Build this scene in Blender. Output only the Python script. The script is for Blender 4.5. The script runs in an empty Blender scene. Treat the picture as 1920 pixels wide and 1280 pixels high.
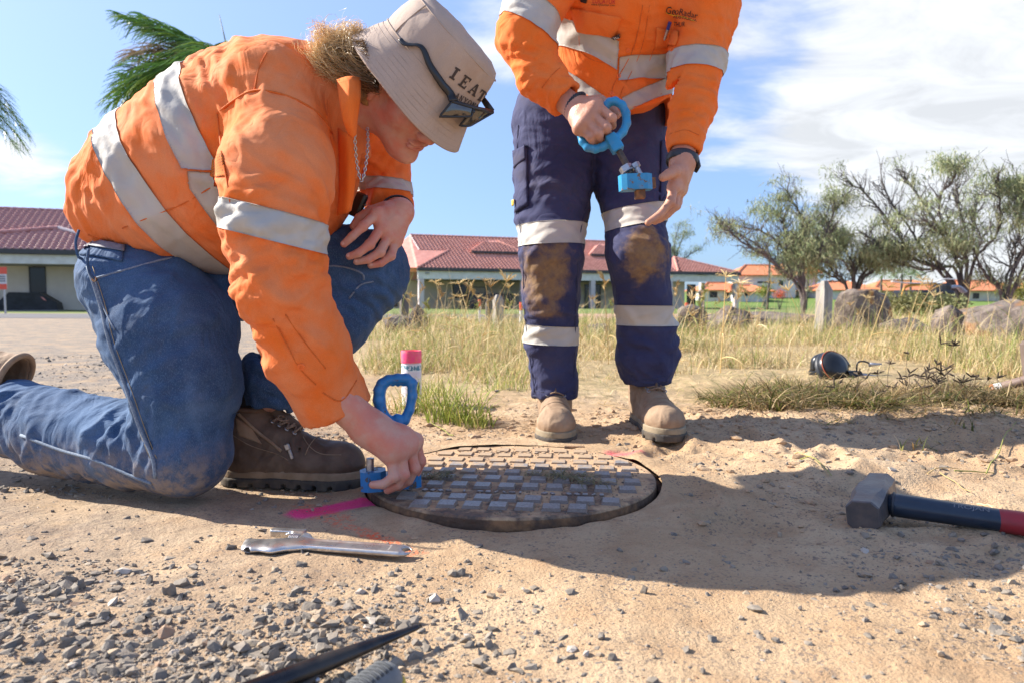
import bpy, bmesh, math, random
import numpy as np
from mathutils import Vector, Matrix
from mathutils.bvhtree import BVHTree

random.seed(7)
RNG = np.random.default_rng(11)
scene = bpy.context.scene
COL = scene.collection

# ---------------------------------------------------------------- camera, sky, sun, exposure
FPX = 1321.0                       # focal length measured in photo pixels (photo 1920 wide)
PITCH = math.radians(3.47)
CAMZ = 0.36
cam_data = bpy.data.cameras.new("camera")
cam_data.sensor_width = 36.0
cam_data.lens = FPX * 36.0 / 1920.0
cam_data.clip_start = 0.02
cam_data.clip_end = 3000.0
cam_data.dof.use_dof = True
cam_data.dof.focus_distance = 1.30
cam_data.dof.aperture_fstop = 7.5
cam = bpy.data.objects.new("camera", cam_data)
COL.objects.link(cam)
cam.location = (0, 0, CAMZ)
cam.rotation_euler = (math.pi / 2 - PITCH, 0, 0)
scene.camera = cam
scene.view_settings.view_transform = 'Standard'
scene.view_settings.look = 'None'
scene.view_settings.gamma = 1.0
scene.view_settings.use_curve_mapping = False
scene.view_settings.exposure = 1.16

SUN_FROM = Vector((-1.38, 0.42, 1.0)).normalized()
SUN_EL = math.asin(SUN_FROM.z)
SUN_AZ = math.atan2(SUN_FROM.x, SUN_FROM.y)      # clockwise from +Y
sun_data = bpy.data.lights.new("sun", 'SUN')
sun_data.energy = 4.9
sun_data.angle = math.radians(0.55)
sun_data.color = (1.0, 0.93, 0.82)
sun = bpy.data.objects.new("sun", sun_data)
COL.objects.link(sun)
sun.rotation_euler = SUN_FROM.to_track_quat('Z', 'Y').to_euler()

def ray_dir(px, py):
    """direction in the world of a place in the photo (used to read off bearings)"""
    c, s = math.cos(PITCH), math.sin(PITCH)
    F = np.array((0, c, -s)); U = np.array((0, s, c)); R = np.array((1.0, 0, 0))
    return F + (px - 960) / FPX * R - (py - 640) / FPX * U
def P(px, py, Y):
    d = ray_dir(px, py)
    return np.array((0, 0, CAMZ)) + d * (Y / d[1])
def PR(px, Y):
    return px * Y / FPX

world = bpy.data.worlds.new("World")
scene.world = world
world.use_nodes = True
def build_world():
    nt = world.node_tree; nt.nodes.clear()
    N = nt.nodes.new; L = nt.links.new
    out = N('ShaderNodeOutputWorld'); bg = N('ShaderNodeBackground'); bg.inputs[1].default_value = 0.088
    sky = N('ShaderNodeTexSky'); sky.sky_type = 'NISHITA'; sky.sun_disc = False
    sky.sun_elevation = SUN_EL; sky.sun_rotation = SUN_AZ
    sky.altitude = 10; sky.air_density = 1.0; sky.dust_density = 0.6; sky.ozone_density = 2.5
    geo = N('ShaderNodeTexCoord')
    sep = N('ShaderNodeSeparateXYZ'); L(geo.outputs['Generated'], sep.inputs[0])
    # project the direction on a cloud deck
    def m(op, a, b=None, c=None):
        n = N('ShaderNodeMath'); n.operation = op
        for i, v in enumerate((a, b, c)):
            if v is None: continue
            if isinstance(v, (int, float)): n.inputs[i].default_value = v
            else: L(v, n.inputs[i])
        return n.outputs[0]
    zc = m('MAXIMUM', m('ADD', sep.outputs[2], 0.16), 0.05)
    ux = m('DIVIDE', sep.outputs[0], zc); uy = m('DIVIDE', sep.outputs[1], zc)
    comb = N('ShaderNodeCombineXYZ'); L(ux, comb.inputs[0]); L(uy, comb.inputs[1])
    def noise(scale, detail, rough, off, dist=0.0):
        mp = N('ShaderNodeMapping'); mp.inputs['Location'].default_value = off
        mp.inputs['Scale'].default_value = (1.0, 1.35, 1.0)
        L(comb.outputs[0], mp.inputs[0])
        n = N('ShaderNodeTexNoise'); n.inputs['Scale'].default_value = scale
        n.inputs['Detail'].default_value = detail; n.inputs['Roughness'].default_value = rough
        n.inputs['Distortion'].default_value = dist
        L(mp.outputs[0], n.inputs['Vector']); return n.outputs[0]
    n1 = noise(0.85, 9, 0.56, (3.1, 1.7, 0), 0.3)
    n2 = noise(2.6, 9, 0.62, (7.3, 4.1, 0), 0.6)
    dens = m('ADD', m('MULTIPLY', n1, 0.72), m('MULTIPLY', n2, 0.28))
    # large banks of cloud standing in given bearings
    def bank(px, py, w, amp):
        d = ray_dir(px, py); d = d / np.linalg.norm(d)
        dn = N('ShaderNodeVectorMath'); dn.operation = 'DISTANCE'
        L(geo.outputs['Generated'], dn.inputs[0]); dn.inputs[1].default_value = tuple(d)
        q = m('DIVIDE', dn.outputs['Value'], w)
        g = m('POWER', 2.718, m('MULTIPLY', m('MULTIPLY', q, q), -1.0))
        return m('MULTIPLY', g, amp)
    for a in ((1820, 100, .22, .26), (1900, 330, .18, .14), (1560, 250, .10, .07), (1330, 250, .08, .04), (1420, 180, .06, -.10), (1480, 400, .10, -.10), (1340, 380, .09, -.12), (1600, 60, .13, -.05),
              (30, 300, .045, .20), (-300, 330, .2, .12), (1400, 100, .05, .10), (1330, 20, .05, .05), (120, 330, .04, .10), (640, -30, .14, .14), (900, 120, .10, .12),(2500, 200, .4, .12),
              (250, 120, .30, -.16), (870, 340, .16, -.14), (1130, 440, .14, -.12), (960, 60, .09, .14), (1600, 540, .12, .03)):
        dens = m('ADD', dens, bank(*a))
    ramp = N('ShaderNodeMapRange'); ramp.interpolation_type = 'SMOOTHSTEP'
    ramp.inputs['From Min'].default_value = 0.50; ramp.inputs['From Max'].default_value = 0.70
    L(dens, ramp.inputs[0])
    cov = ramp.outputs[0]
    # cloud brightness: thicker parts greyer
    shade = N('ShaderNodeMapRange'); L(n2, shade.inputs[0])
    shade.inputs['From Min'].default_value = .38; shade.inputs['From Max'].default_value = .62
    shade.inputs['To Min'].default_value = 4.5; shade.inputs['To Max'].default_value = 5.9
    cc = N('ShaderNodeVectorMath'); cc.operation = 'SCALE'; cc.inputs[0].default_value = (0.95, 0.975, 1.0)
    L(shade.outputs[0], cc.inputs['Scale'])
    # thin high veil lifts the clear sky
    sk = N('ShaderNodeVectorMath'); sk.operation = 'MULTIPLY_ADD'
    L(sky.outputs[0], sk.inputs[0]); sk.inputs[2].default_value = (0.62, 0.92, 1.40)
    hz = N('ShaderNodeMapRange'); L(sep.outputs[2], hz.inputs[0]); hz.inputs['From Min'].default_value = 0.0; hz.inputs['From Max'].default_value = 0.45
    hm = N('ShaderNodeMix'); hm.data_type = 'RGBA'; L(hz.outputs[0], hm.inputs[0]); hm.inputs[6].default_value = (.36, .48, .72, 1); hm.inputs[7].default_value = (1.0, .90, 1.0, 1); L(hm.outputs[2], sk.inputs[1])
    mx = N('ShaderNodeMix'); mx.data_type = 'RGBA'
    cv = m('MULTIPLY', cov, 0.93)
    L(cv, mx.inputs[0]); L(sk.outputs[0], mx.inputs[6]); L(cc.outputs[0], mx.inputs[7])
    L(mx.outputs[2], bg.inputs[0]); L(bg.outputs[0], out.inputs[0])
build_world()

# ---------------------------------------------------------------- noise in numpy
def _hash(ix, iy, iz, seed):
    h = (ix.astype(np.int64) * 374761393 + iy.astype(np.int64) * 668265263 + iz.astype(np.int64) * 2147483647 + seed * 1274126177) & 0xffffffff
    h = ((h ^ (h >> 13)) * 1274126177) & 0xffffffff
    h = (h ^ (h >> 16)) & 0xffffff
    return h / float(0xffffff) * 2 - 1
def vnoise(p, seed=0):
    p = np.asarray(p, float)
    i = np.floor(p).astype(np.int64); f = p - i
    f = f * f * f * (f * (f * 6 - 15) + 10)
    x, y, z = i[..., 0], i[..., 1], i[..., 2]
    r = 0
    for dx in (0, 1):
        wx = f[..., 0] if dx else 1 - f[..., 0]
        for dy in (0, 1):
            wy = f[..., 1] if dy else 1 - f[..., 1]
            for dz in (0, 1):
                wz = f[..., 2] if dz else 1 - f[..., 2]
                r = r + wx * wy * wz * _hash(x + dx, y + dy, z + dz, seed)
    return r
def fbm(p, octv=4, seed=0, gain=.5, lac=2.03):
    a, s, r = 1.0, 0.0, 0
    p = np.asarray(p, float)
    for o in range(octv):
        r = r + a * vnoise(p * lac ** o + 17.3 * o, seed + o); s += a; a *= gain
    return r / s
def sstep(a, b, x):
    t = np.clip((x - a) / (b - a), 0, 1); return t * t * (3 - 2 * t)

# ---------------------------------------------------------------- object helpers
def tag(o, label=None, cat=None, group=None, kind=None):
    if label: o['label'] = label
    if cat: o['category'] = cat
    if group: o['group'] = group
    if kind: o['kind'] = kind
    return o
def thing(name, label, cat, loc=(0, 0, 0), group=None):
    o = bpy.data.objects.new(name, None); COL.objects.link(o)
    o.empty_display_size = 0.05
    o.location = tuple(float(v) for v in loc)
    return tag(o, label, cat, group)
def mesh_data(name, V, F, smooth=True):
    me = bpy.data.meshes.new(name)
    V = np.asarray(V, dtype=np.float32)
    if isinstance(F, np.ndarray):
        n = F.shape[1]
        me.vertices.add(len(V)); me.vertices.foreach_set('co', V.ravel())
        me.loops.add(F.size); me.loops.foreach_set('vertex_index', F.astype(np.int32).ravel())
        me.polygons.add(len(F)); me.polygons.foreach_set('loop_start', np.arange(0, F.size, n, dtype=np.int32))
        try: me.polygons.foreach_set('loop_total', np.full(len(F), n, dtype=np.int32))
        except Exception: pass
        me.update(calc_edges=True)
    else:
        me.from_pydata([tuple(map(float, v)) for v in V], [], [tuple(int(i) for i in f) for f in F]); me.update()
    if len(me.polygons): me.polygons.foreach_set('use_smooth', np.full(len(me.polygons), bool(smooth)))
    return me
def link(name, me, mat=None, parent=None, world=True):
    """world=True: the mesh is in world coordinates, its parent only carries it"""
    o = bpy.data.objects.new(name, me); COL.objects.link(o)
    if mat is not None:
        for m_ in (mat if isinstance(mat, (list, tuple)) else [mat]): me.materials.append(m_)
    if parent is not None:
        o.parent = parent
        if world:
            L = Vector((0, 0, 0)); q = parent
            while q is not None:
                if q.type == 'EMPTY': L += q.location
                q = q.parent
            if parent.type == 'EMPTY': o.matrix_parent_inverse = Matrix.Translation(-L)
    return o
def add(name, V, F, mat=None, parent=None, smooth=True, world=True):
    return link(name, mesh_data(name, V, F, smooth), mat, parent, world)
class MB:
    """collects simple solids and becomes one mesh"""
    def __init__(s): s.V = []; s.F = []; s.n = 0
    def raw(s, V, F):
        V = np.asarray(V, float); s.V.append(V); s.F += [tuple(int(i) + s.n for i in f) for f in F]; s.n += len(V); return s
    def box(s, c, size, M=None, bev=0.0):
        sx, sy, sz = [q / 2 for q in size]
        if bev <= 0:
            V = np.array([(x, y, z) for x in (-sx, sx) for y in (-sy, sy) for z in (-sz, sz)])
            F = [(0, 1, 3, 2), (4, 6, 7, 5), (0, 4, 5, 1), (2, 3, 7, 6), (0, 2, 6, 4), (1, 5, 7, 3)]
        else:
            b = min(bev, sx * .9, sy * .9, sz * .9)
            V = []; idx = {}
            for ix in (-1, 1):
                for iy in (-1, 1):
                    for iz in (-1, 1):
                        for a in range(3):
                            v = [ix * (sx - b), iy * (sy - b), iz * (sz - b)]
                            v[a] = (ix * sx, iy * sy, iz * sz)[a]
                            idx[(ix, iy, iz, a)] = len(V); V.append(v)
            V = np.array(V); F = []
            g = lambda ix, iy, iz, a: idx[(ix, iy, iz, a)]
            for q in (-1, 1):
                F.append((g(q, -1, -1, 0), g(q, 1, -1, 0), g(q, 1, 1, 0), g(q, -1, 1, 0)))
                F.append((g(-1, q, -1, 1), g(1, q, -1, 1), g(1, q, 1, 1), g(-1, q, 1, 1)))
                F.append((g(-1, -1, q, 2), g(1, -1, q, 2), g(1, 1, q, 2), g(-1, 1, q, 2)))
            for a_ in (-1, 1):
                for b_ in (-1, 1):
                    F.append((g(-1, a_, b_, 1), g(1, a_, b_, 1), g(1, a_, b_, 2), g(-1, a_, b_, 2)))
                    F.append((g(a_, -1, b_, 0), g(a_, 1, b_, 0), g(a_, 1, b_, 2), g(a_, -1, b_, 2)))
                    F.append((g(a_, b_, -1, 0), g(a_, b_, 1, 0), g(a_, b_, 1, 1), g(a_, b_, -1, 1)))
                    for c_ in (-1, 1): F.append((g(a_, b_, c_, 0), g(a_, b_, c_, 1), g(a_, b_, c_, 2)))
        if M is not None: V = V @ np.asarray(M, float).T
        return s.raw(V + np.asarray(c, float), F)
    def tube(s, pts, r, n=8, caps=True, flat=None):
        pts = np.asarray(pts, float); m = len(pts)
        rs = np.full(m, r, float) if np.isscalar(r) else np.asarray(r, float)
        T = np.gradient(pts, axis=0); T /= np.linalg.norm(T, axis=1)[:, None] + 1e-12
        ref = np.array((0, 0, 1.0)) if abs(T[0][2]) < .9 else np.array((0, 1.0, 0))
        if flat is not None: ref = np.asarray(flat[0], float)
        V = []; u = np.cross(T[0], ref); u /= np.linalg.norm(u) + 1e-12
        for i in range(m):
            u = u - T[i] * (u @ T[i]); u /= np.linalg.norm(u) + 1e-12
            w = np.cross(T[i], u)
            a = np.arange(n) / n * 2 * math.pi
            k = 1.0 if flat is None else flat[1]
            V.append(pts[i] + rs[i] * (np.cos(a)[:, None] * u + k * np.sin(a)[:, None] * w))
        V = np.concatenate(V)
        F = [(i * n + j, i * n + (j + 1) % n, (i + 1) * n + (j + 1) % n, (i + 1) * n + j) for i in range(m - 1) for j in range(n)]
        if caps: F += [tuple(range(n - 1, -1, -1)), tuple((m - 1) * n + j for j in range(n))]
        return s.raw(V, F)
    def loop(s, pts, r, n=8, up=(0, 0, 1), k=1.0):
        """closed tube"""
        pts = np.asarray(pts, float); m = len(pts)
        T = np.roll(pts, -1, 0) - np.roll(pts, 1, 0); T /= np.linalg.norm(T, axis=1)[:, None]
        up = np.asarray(up, float); V = []
        rs = np.full(m, r, float) if np.isscalar(r) else np.asarray(r, float)
        for i in range(m):
            w = up - T[i] * (up @ T[i]); w /= np.linalg.norm(w); u = np.cross(T[i], w)
            a = np.arange(n) / n * 2 * math.pi
            V.append(pts[i] + rs[i] * (np.cos(a)[:, None] * u + k * np.sin(a)[:, None] * w))
        F = [(i * n + j, i * n + (j + 1) % n, ((i + 1) % m) * n + (j + 1) % n, ((i + 1) % m) * n + j) for i in range(m) for j in range(n)]
        return s.raw(np.concatenate(V), F)
    def prism(s, poly, h0, h1, M=None, c=(0, 0, 0)):
        poly = np.asarray(poly, float); n = len(poly)
        V = np.concatenate([np.c_[poly, np.full(n, h0)], np.c_[poly, np.full(n, h1)]])
        if M is not None: V = V @ np.asarray(M, float).T
        F = [tuple(range(n - 1, -1, -1)), tuple(range(n, 2 * n))] + [(i, (i + 1) % n, n + (i + 1) % n, n + i) for i in range(n)]
        return s.raw(V + np.asarray(c, float), F)
    def lathe(s, prof, n=24, M=None, c=(0, 0, 0), close=True):
        prof = list(prof); a = np.arange(n) / n * 2 * math.pi; V = []
        for r, z in prof: V.append(np.c_[r * np.cos(a), r * np.sin(a), np.full(n, z)])
        V = np.concatenate(V); m = len(prof)
        if M is not None: V = V @ np.asarray(M, float).T
        F = [(i * n + j, i * n + (j + 1) % n, (i + 1) * n + (j + 1) % n, (i + 1) * n + j) for i in range(m - 1) for j in range(n)]
        if close: F += [tuple(range(n - 1, -1, -1)), tuple((m - 1) * n + j for j in range(n))]
        return s.raw(V + np.asarray(c, float), F)
    def build(s, name, mat=None, parent=None, smooth=False, world=True, auto=None):
        V = np.concatenate(s.V) if s.V else np.zeros((0, 3))
        me = mesh_data(name, V, s.F, smooth)
        if auto: 
            me.polygons.foreach_set('use_smooth', np.ones(len(me.polygons), dtype=bool))
            try: me.set_sharp_from_angle(angle=math.radians(auto))
            except Exception: pass
        return link(name, me, mat, parent, world)
def frame(x, z):
    """3x3 with columns: x axis along x, z axis near z"""
    x = np.asarray(x, float); x = x / np.linalg.norm(x); z = np.asarray(z, float)
    y = np.cross(z, x); y /= np.linalg.norm(y); z = np.cross(x, y)
    return np.stack([x, y, z], 1)
def rotz(a): c, s = math.cos(a), math.sin(a); return np.array(((c, -s, 0), (s, c, 0), (0, 0, 1.0)))
def catmull(pts, n=8):
    pts = np.asarray(pts, float); Q = np.concatenate([[2 * pts[0] - pts[1]], pts, [2 * pts[-1] - pts[-2]]]); out = []
    for i in range(1, len(Q) - 2):
        for t in np.arange(n) / n:
            a, b, c, d = Q[i - 1], Q[i], Q[i + 1], Q[i + 2]
            out.append(.5 * ((2 * b) + (c - a) * t + (2 * a - 5 * b + 4 * c - d) * t * t + (3 * b - a - 3 * c + d) * t ** 3))
    out.append(pts[-1]); return np.array(out)

# ---------------------------------------------------------------- implicit surfaces on a grid
class Field:
    def __init__(s, lo, hi, h):
        s.h = h; s.lo = np.asarray(lo, float)
        s.n = np.ceil((np.asarray(hi, float) - s.lo) / h).astype(int) + 1
        s.D = np.full(s.n, 1.0, np.float32)
        s.ax = [s.lo[i] + np.arange(s.n[i]) * h for i in range(3)]
    def _box(s, lo, hi):
        a = np.clip(np.floor((np.asarray(lo) - s.lo) / s.h).astype(int), 0, s.n - 1)
        b = np.clip(np.ceil((np.asarray(hi) - s.lo) / s.h).astype(int) + 1, 0, s.n)
        return tuple(slice(a[i], b[i]) for i in range(3))
    def put(s, fn, lo, hi, k=0.0, op='add'):
        pad = k + 3 * s.h
        sl = s._box(np.asarray(lo) - pad, np.asarray(hi) + pad)
        if any(q.stop <= q.start for q in sl): return
        X = s.ax[0][sl[0]][:, None, None]; Y = s.ax[1][sl[1]][None, :, None]; Z = s.ax[2][sl[2]][None, None, :]
        d = fn(X, Y, Z).astype(np.float32); A = s.D[sl]
        if op == 'cut': A = -A
        if k > 0:
            hh = np.maximum(k - np.abs(A - d), 0) / k
            r = np.minimum(A, d) - hh * hh * k * .25
        else: r = np.minimum(A, d)
        s.D[sl] = -r if op == 'cut' else r
    def cone(s, a, b, ra, rb, k=0.0, flat=None, op='add'):
        a = np.asarray(a, float); b = np.asarray(b, float); ba = b - a; L2 = ba @ ba + 1e-12
        R = max(ra, rb); 
        fs = 1.0
        if flat is not None: nrm = np.asarray(flat[0], float); nrm = nrm / np.linalg.norm(nrm); fs = flat[1]
        R2 = R * max(1, fs)
        def fn(X, Y, Z):
            px, py, pz = X - a[0], Y - a[1], Z - a[2]
            t = np.clip((px * ba[0] + py * ba[1] + pz * ba[2]) / L2, 0, 1)
            qx, qy, qz = px - t * ba[0], py - t * ba[1], pz - t * ba[2]
            q2 = qx * qx + qy * qy + qz * qz
            if flat is not None:
                qn = qx * nrm[0] + qy * nrm[1] + qz * nrm[2]
                q2 = q2 + qn * qn * (1 / fs ** 2 - 1)
            return (np.sqrt(np.maximum(q2, 0)) - (ra + (rb - ra) * t)) * min(1, fs)
        s.put(fn, np.minimum(a, b) - R2, np.maximum(a, b) + R2, k, op)
    def chain(s, pts, rs, k=0.0, flat=None, op='add'):
        for i in range(len(pts) - 1): s.cone(pts[i], pts[i + 1], rs[i], rs[i + 1], k if i == 0 else max(k, min(rs) * .3), flat, op)
    def ell(s, c, r, M=None, k=0.0, op='add'):
        c = np.asarray(c, float); r = np.asarray(r, float); M = np.eye(3) if M is None else np.asarray(M, float)
        def fn(X, Y, Z):
            px, py, pz = X - c[0], Y - c[1], Z - c[2]
            q = [px * M[0, i] + py * M[1, i] + pz * M[2, i] for i in range(3)]
            k0 = np.sqrt(sum((q[i] / r[i]) ** 2 for i in range(3))); k1 = np.sqrt(sum((q[i] / r[i] ** 2) ** 2 for i in range(3))) + 1e-9
            return k0 * (k0 - 1) / k1
        s.put(fn, c - r.max(), c + r.max(), k, op)
    def box(s, c, b, M=None, r=0.0, k=0.0, op='add'):
        c = np.asarray(c, float); b = np.asarray(b, float); M = np.eye(3) if M is None else np.asarray(M, float)
        def fn(X, Y, Z):
            px, py, pz = X - c[0], Y - c[1], Z - c[2]
            q = [np.abs(px * M[0, i] + py * M[1, i] + pz * M[2, i]) - (b[i] - r) for i in range(3)]
            return np.sqrt(sum(np.maximum(v, 0) ** 2 for v in q)) + np.minimum(np.maximum(np.maximum(q[0], q[1]), q[2]), 0) - r
        R = np.linalg.norm(b); s.put(fn, c - R, c + R, k, op)
    def cutplane(s, c, n, lo=None, hi=None, k=0.0):
        """removes the side n points to, inside a box"""
        c = np.asarray(c, float); n = np.asarray(n, float); n = n / np.linalg.norm(n)
        lo = s.lo if lo is None else lo; hi = s.lo + s.n * s.h if hi is None else hi
        sl = s._box(lo, hi)
        X = s.ax[0][sl[0]][:, None, None]; Y = s.ax[1][sl[1]][None, :, None]; Z = s.ax[2][sl[2]][None, None, :]
        d = (X - c[0]) * n[0] + (Y - c[1]) * n[1] + (Z - c[2]) * n[2]
        s.D[sl] = np.maximum(s.D[sl], d.astype(np.float32))
    def mesh(s, smooth=1):
        D = s.D; S = D < 0; h = s.h
        c = [S[i:S.shape[0] - 1 + i, j:S.shape[1] - 1 + j, k:S.shape[2] - 1 + k] for i in (0, 1) for j in (0, 1) for k in (0, 1)]
        cnt = sum(x.astype(np.int8) for x in c)
        act = (cnt > 0) & (cnt < 8); I = np.argwhere(act)
        ids = np.full(act.shape, -1, np.int64); ids[act] = np.arange(len(I))
        off = np.array([(i, j, k) for i in (0, 1) for j in (0, 1) for k in (0, 1)])
        vals = [D[I[:, 0] + o[0], I[:, 1] + o[1], I[:, 2] + o[2]].astype(float) for o in off]
        acc = np.zeros((len(I), 3)); num = np.zeros(len(I))
        for a in range(8):
            for b in range(a + 1, 8):
                if np.abs(off[a] - off[b]).sum() != 1: continue
                va, vb = vals[a], vals[b]; m_ = (va < 0) != (vb < 0)
                t = np.where(m_, va / np.where(m_, va - vb, 1), 0)
                acc += np.where(m_[:, None], off[a] + t[:, None] * (off[b] - off[a]), 0); num += m_
        V = s.lo + (I + acc / np.maximum(num, 1)[:, None]) * h
        Fs = []
        for ax in range(3):
            sl0 = [slice(None)] * 3; sl1 = [slice(None)] * 3
            sl0[ax] = slice(0, -1); sl1[ax] = slice(1, None)
            a0, a1 = S[tuple(sl0)], S[tuple(sl1)]
            ch = np.argwhere(a0 != a1); u, v = (ax + 1) % 3, (ax + 2) % 3
            ok = (ch[:, u] > 0) & (ch[:, v] > 0) & (ch[:, u] < D.shape[u] - 1) & (ch[:, v] < D.shape[v] - 1)
            ch = ch[ok]
            q = []
            for du, dv in ((-1, -1), (0, -1), (0, 0), (-1, 0)):
                w = ch.copy(); w[:, u] += du; w[:, v] += dv; q.append(ids[w[:, 0], w[:, 1], w[:, 2]])
            q = np.stack(q, 1); ins = a0[ch[:, 0], ch[:, 1], ch[:, 2]]
            q[~ins] = q[~ins][:, ::-1]; Fs.append(q)
        F = np.concatenate(Fs); F = F[(F >= 0).all(1)]
        for _ in range(smooth): V = lap(V, F)
        return V, F
def lap(V, F, w=.5):
    A = np.zeros_like(V); n = np.zeros(len(V)); m = F.shape[1]
    for i in range(m):
        a, b = F[:, i], F[:, (i + 1) % m]
        for ax in range(3): A[:, ax] += np.bincount(a, V[b, ax], len(V)) + np.bincount(b, V[a, ax], len(V))
        n += np.bincount(a, minlength=len(V)) + np.bincount(b, minlength=len(V))
    return V * (1 - w) + w * A / np.maximum(n, 1)[:, None]
def vnormals(V, F):
    fn = np.cross(V[F[:, 2]] - V[F[:, 0]], V[F[:, 3]] - V[F[:, 1]]) if F.shape[1] == 4 else np.cross(V[F[:, 1]] - V[F[:, 0]], V[F[:, 2]] - V[F[:, 0]])
    N = np.zeros_like(V)
    for i in range(F.shape[1]):
        for ax in range(3): N[:, ax] += np.bincount(F[:, i], fn[:, ax], len(V))
    return N / (np.linalg.norm(N, axis=1)[:, None] + 1e-12)
def keep_big(V, F, frac=.02):
    """drops loose crumbs"""
    n = len(V); lab = np.arange(n)
    while True:
        m = lab[F].min(1); new = lab.copy()
        for i in range(F.shape[1]): np.minimum.at(new, F[:, i], m)
        new = new[new]
        if (new == lab).all(): break
        lab = new
    u, c = np.unique(lab[F[:, 0]], return_counts=True); good = u[c > frac * len(F)]
    return V, F[np.isin(lab[F[:, 0]], good)]
def folds(V, N, specs, seed=0):
    """cloth folds: each spec = centre, radius, direction across the folds, wavelength, depth"""
    out = np.zeros(len(V))
    for j, (c, s, d, lam, amp) in enumerate(specs):
        c = np.asarray(c, float); d = np.asarray(d, float); d = d / np.linalg.norm(d)
        q = V - c; r2 = (q ** 2).sum(1) / s ** 2; m = r2 < 6
        if not m.any(): continue
        ph = q[m] @ d / lam * 2 * math.pi + 3.0 * vnoise(V[m] / (lam * 2.4) + j * 5.1, seed + j)
        w = (0.5 + 0.5 * np.cos(ph)) ** 3 - .31
        out[m] += amp * w * np.exp(-r2[m])
    return V + N * out[:, None]
def rumple(V, N, amp, size, seed, stretch=(1, 1, 1), ridged=True):
    q = V / size * np.asarray(stretch)
    n = vnoise(q + .8 * vnoise(q * .7 + 9, seed + 3)[:, None], seed)
    r = (1 - np.abs(n) * 2.2).clip(-.6, 1) if ridged else n
    return V + N * (amp * r)[:, None]

# ================================================================ materials
def nodes(name):
    m = bpy.data.materials.new(name); m.use_nodes = True
    nt = m.node_tree; b = nt.nodes['Principled BSDF']
    return m, nt, b
class NT:
    def __init__(s, nt): s.nt = nt
    def n(s, t, **kw):
        x = s.nt.nodes.new(t)
        for k, v in kw.items(): setattr(x, k, v)
        return x
    def set(s, inp, v):
        if v is None: return
        if isinstance(v, (int, float)): inp.default_value = v
        elif isinstance(v, (tuple, list)): inp.default_value = tuple(v) if len(v) != 3 or inp.type != 'RGBA' else tuple(v) + (1,)
        else: s.nt.links.new(v, inp)
    def math(s, op, a, b=None, c=None, clamp=False):
        x = s.n('ShaderNodeMath', operation=op); x.use_clamp = clamp
        for i, v in enumerate((a, b, c)): s.set(x.inputs[i], v)
        return x.outputs[0]
    def pos(s, scale=(1, 1, 1), rot=(0, 0, 0), loc=(0, 0, 0)):
        if not hasattr(s, 'tc'): s.tc = s.n('ShaderNodeTexCoord')
        mp = s.n('ShaderNodeMapping'); mp.inputs['Scale'].default_value = scale; mp.inputs['Rotation'].default_value = rot; mp.inputs['Location'].default_value = loc
        s.nt.links.new(s.tc.outputs['Object'], mp.inputs[0]); return mp.outputs[0]
    def noise(s, scale, det=4, rough=.55, vec=None, dist=0.0, col=False):
        x = s.n('ShaderNodeTexNoise'); x.inputs['Scale'].default_value = scale; x.inputs['Detail'].default_value = det
        x.inputs['Roughness'].default_value = rough; x.inputs['Distortion'].default_value = dist
        s.nt.links.new(vec if vec is not None else s.pos(), x.inputs['Vector']); return x.outputs[1 if col else 0]
    def voro(s, scale, feat='F1', vec=None, out='Distance', rand=1.0):
        x = s.n('ShaderNodeTexVoronoi', feature=feat); x.inputs['Scale'].default_value = scale; x.inputs['Randomness'].default_value = rand
        s.nt.links.new(vec if vec is not None else s.pos(), x.inputs['Vector']); return x.outputs[out]
    def ramp(s, v, a, b, lo=0.0, hi=1.0, smooth=True):
        x = s.n('ShaderNodeMapRange'); x.interpolation_type = 'SMOOTHSTEP' if smooth else 'LINEAR'
        s.set(x.inputs[0], v); x.inputs[1].default_value = a; x.inputs[2].default_value = b; x.inputs[3].default_value = lo; x.inputs[4].default_value = hi
        return x.outputs[0]
    def mix(s, f, a, b, mode='MIX'):
        x = s.n('ShaderNodeMix', data_type='RGBA', blend_type=mode)
        s.set(x.inputs[0], f); s.set(x.inputs[6], a); s.set(x.inputs[7], b); return x.outputs[2]
    def bump(s, h, strength=.5, dist=.002, nrm=None):
        x = s.n('ShaderNodeBump'); x.inputs['Strength'].default_value = strength; x.inputs['Distance'].default_value = dist
        s.set(x.inputs['Height'], h)
        if nrm is not None: s.nt.links.new(nrm, x.inputs['Normal'])
        return x.outputs[0]
    def sep(s, v):
        x = s.n('ShaderNodeSeparateXYZ'); s.nt.links.new(v, x.inputs[0]); return x.outputs
    def dist(s, vec, p):
        x = s.n('ShaderNodeVectorMath', operation='DISTANCE'); s.nt.links.new(vec, x.inputs[0]); x.inputs[1].default_value = tuple(p); return x.outputs['Value']
def simple(name, c1, c2=None, scale=20, rough=.6, metal=0.0, bump=0.0, bscale=60, bdist=.002, det=4, lo=.35, hi=.65, stretch=(1, 1, 1), spec=.5, sheen=0, trans=0, rvar=0):
    m, nt, b = nodes(name); t = NT(nt)
    b.inputs['Roughness'].default_value = rough; b.inputs['Metallic'].default_value = metal
    b.inputs['Specular IOR Level'].default_value = spec
    if sheen: b.inputs['Sheen Weight'].default_value = sheen
    if c2 is None: b.inputs['Base Color'].default_value = tuple(c1) + (1,)
    else:
        n = t.noise(scale, det, vec=t.pos(stretch)); f = t.ramp(n, lo, hi)
        t.set(b.inputs['Base Color'], t.mix(f, tuple(c1) + (1,), tuple(c2) + (1,)))
        if rvar: t.set(b.inputs['Roughness'], t.ramp(n, .3, .7, rough - rvar, rough + rvar))
    if bump: t.set(b.inputs['Normal'], t.bump(t.noise(bscale, 5, vec=t.pos(stretch)), bump, bdist))
    return m

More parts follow.
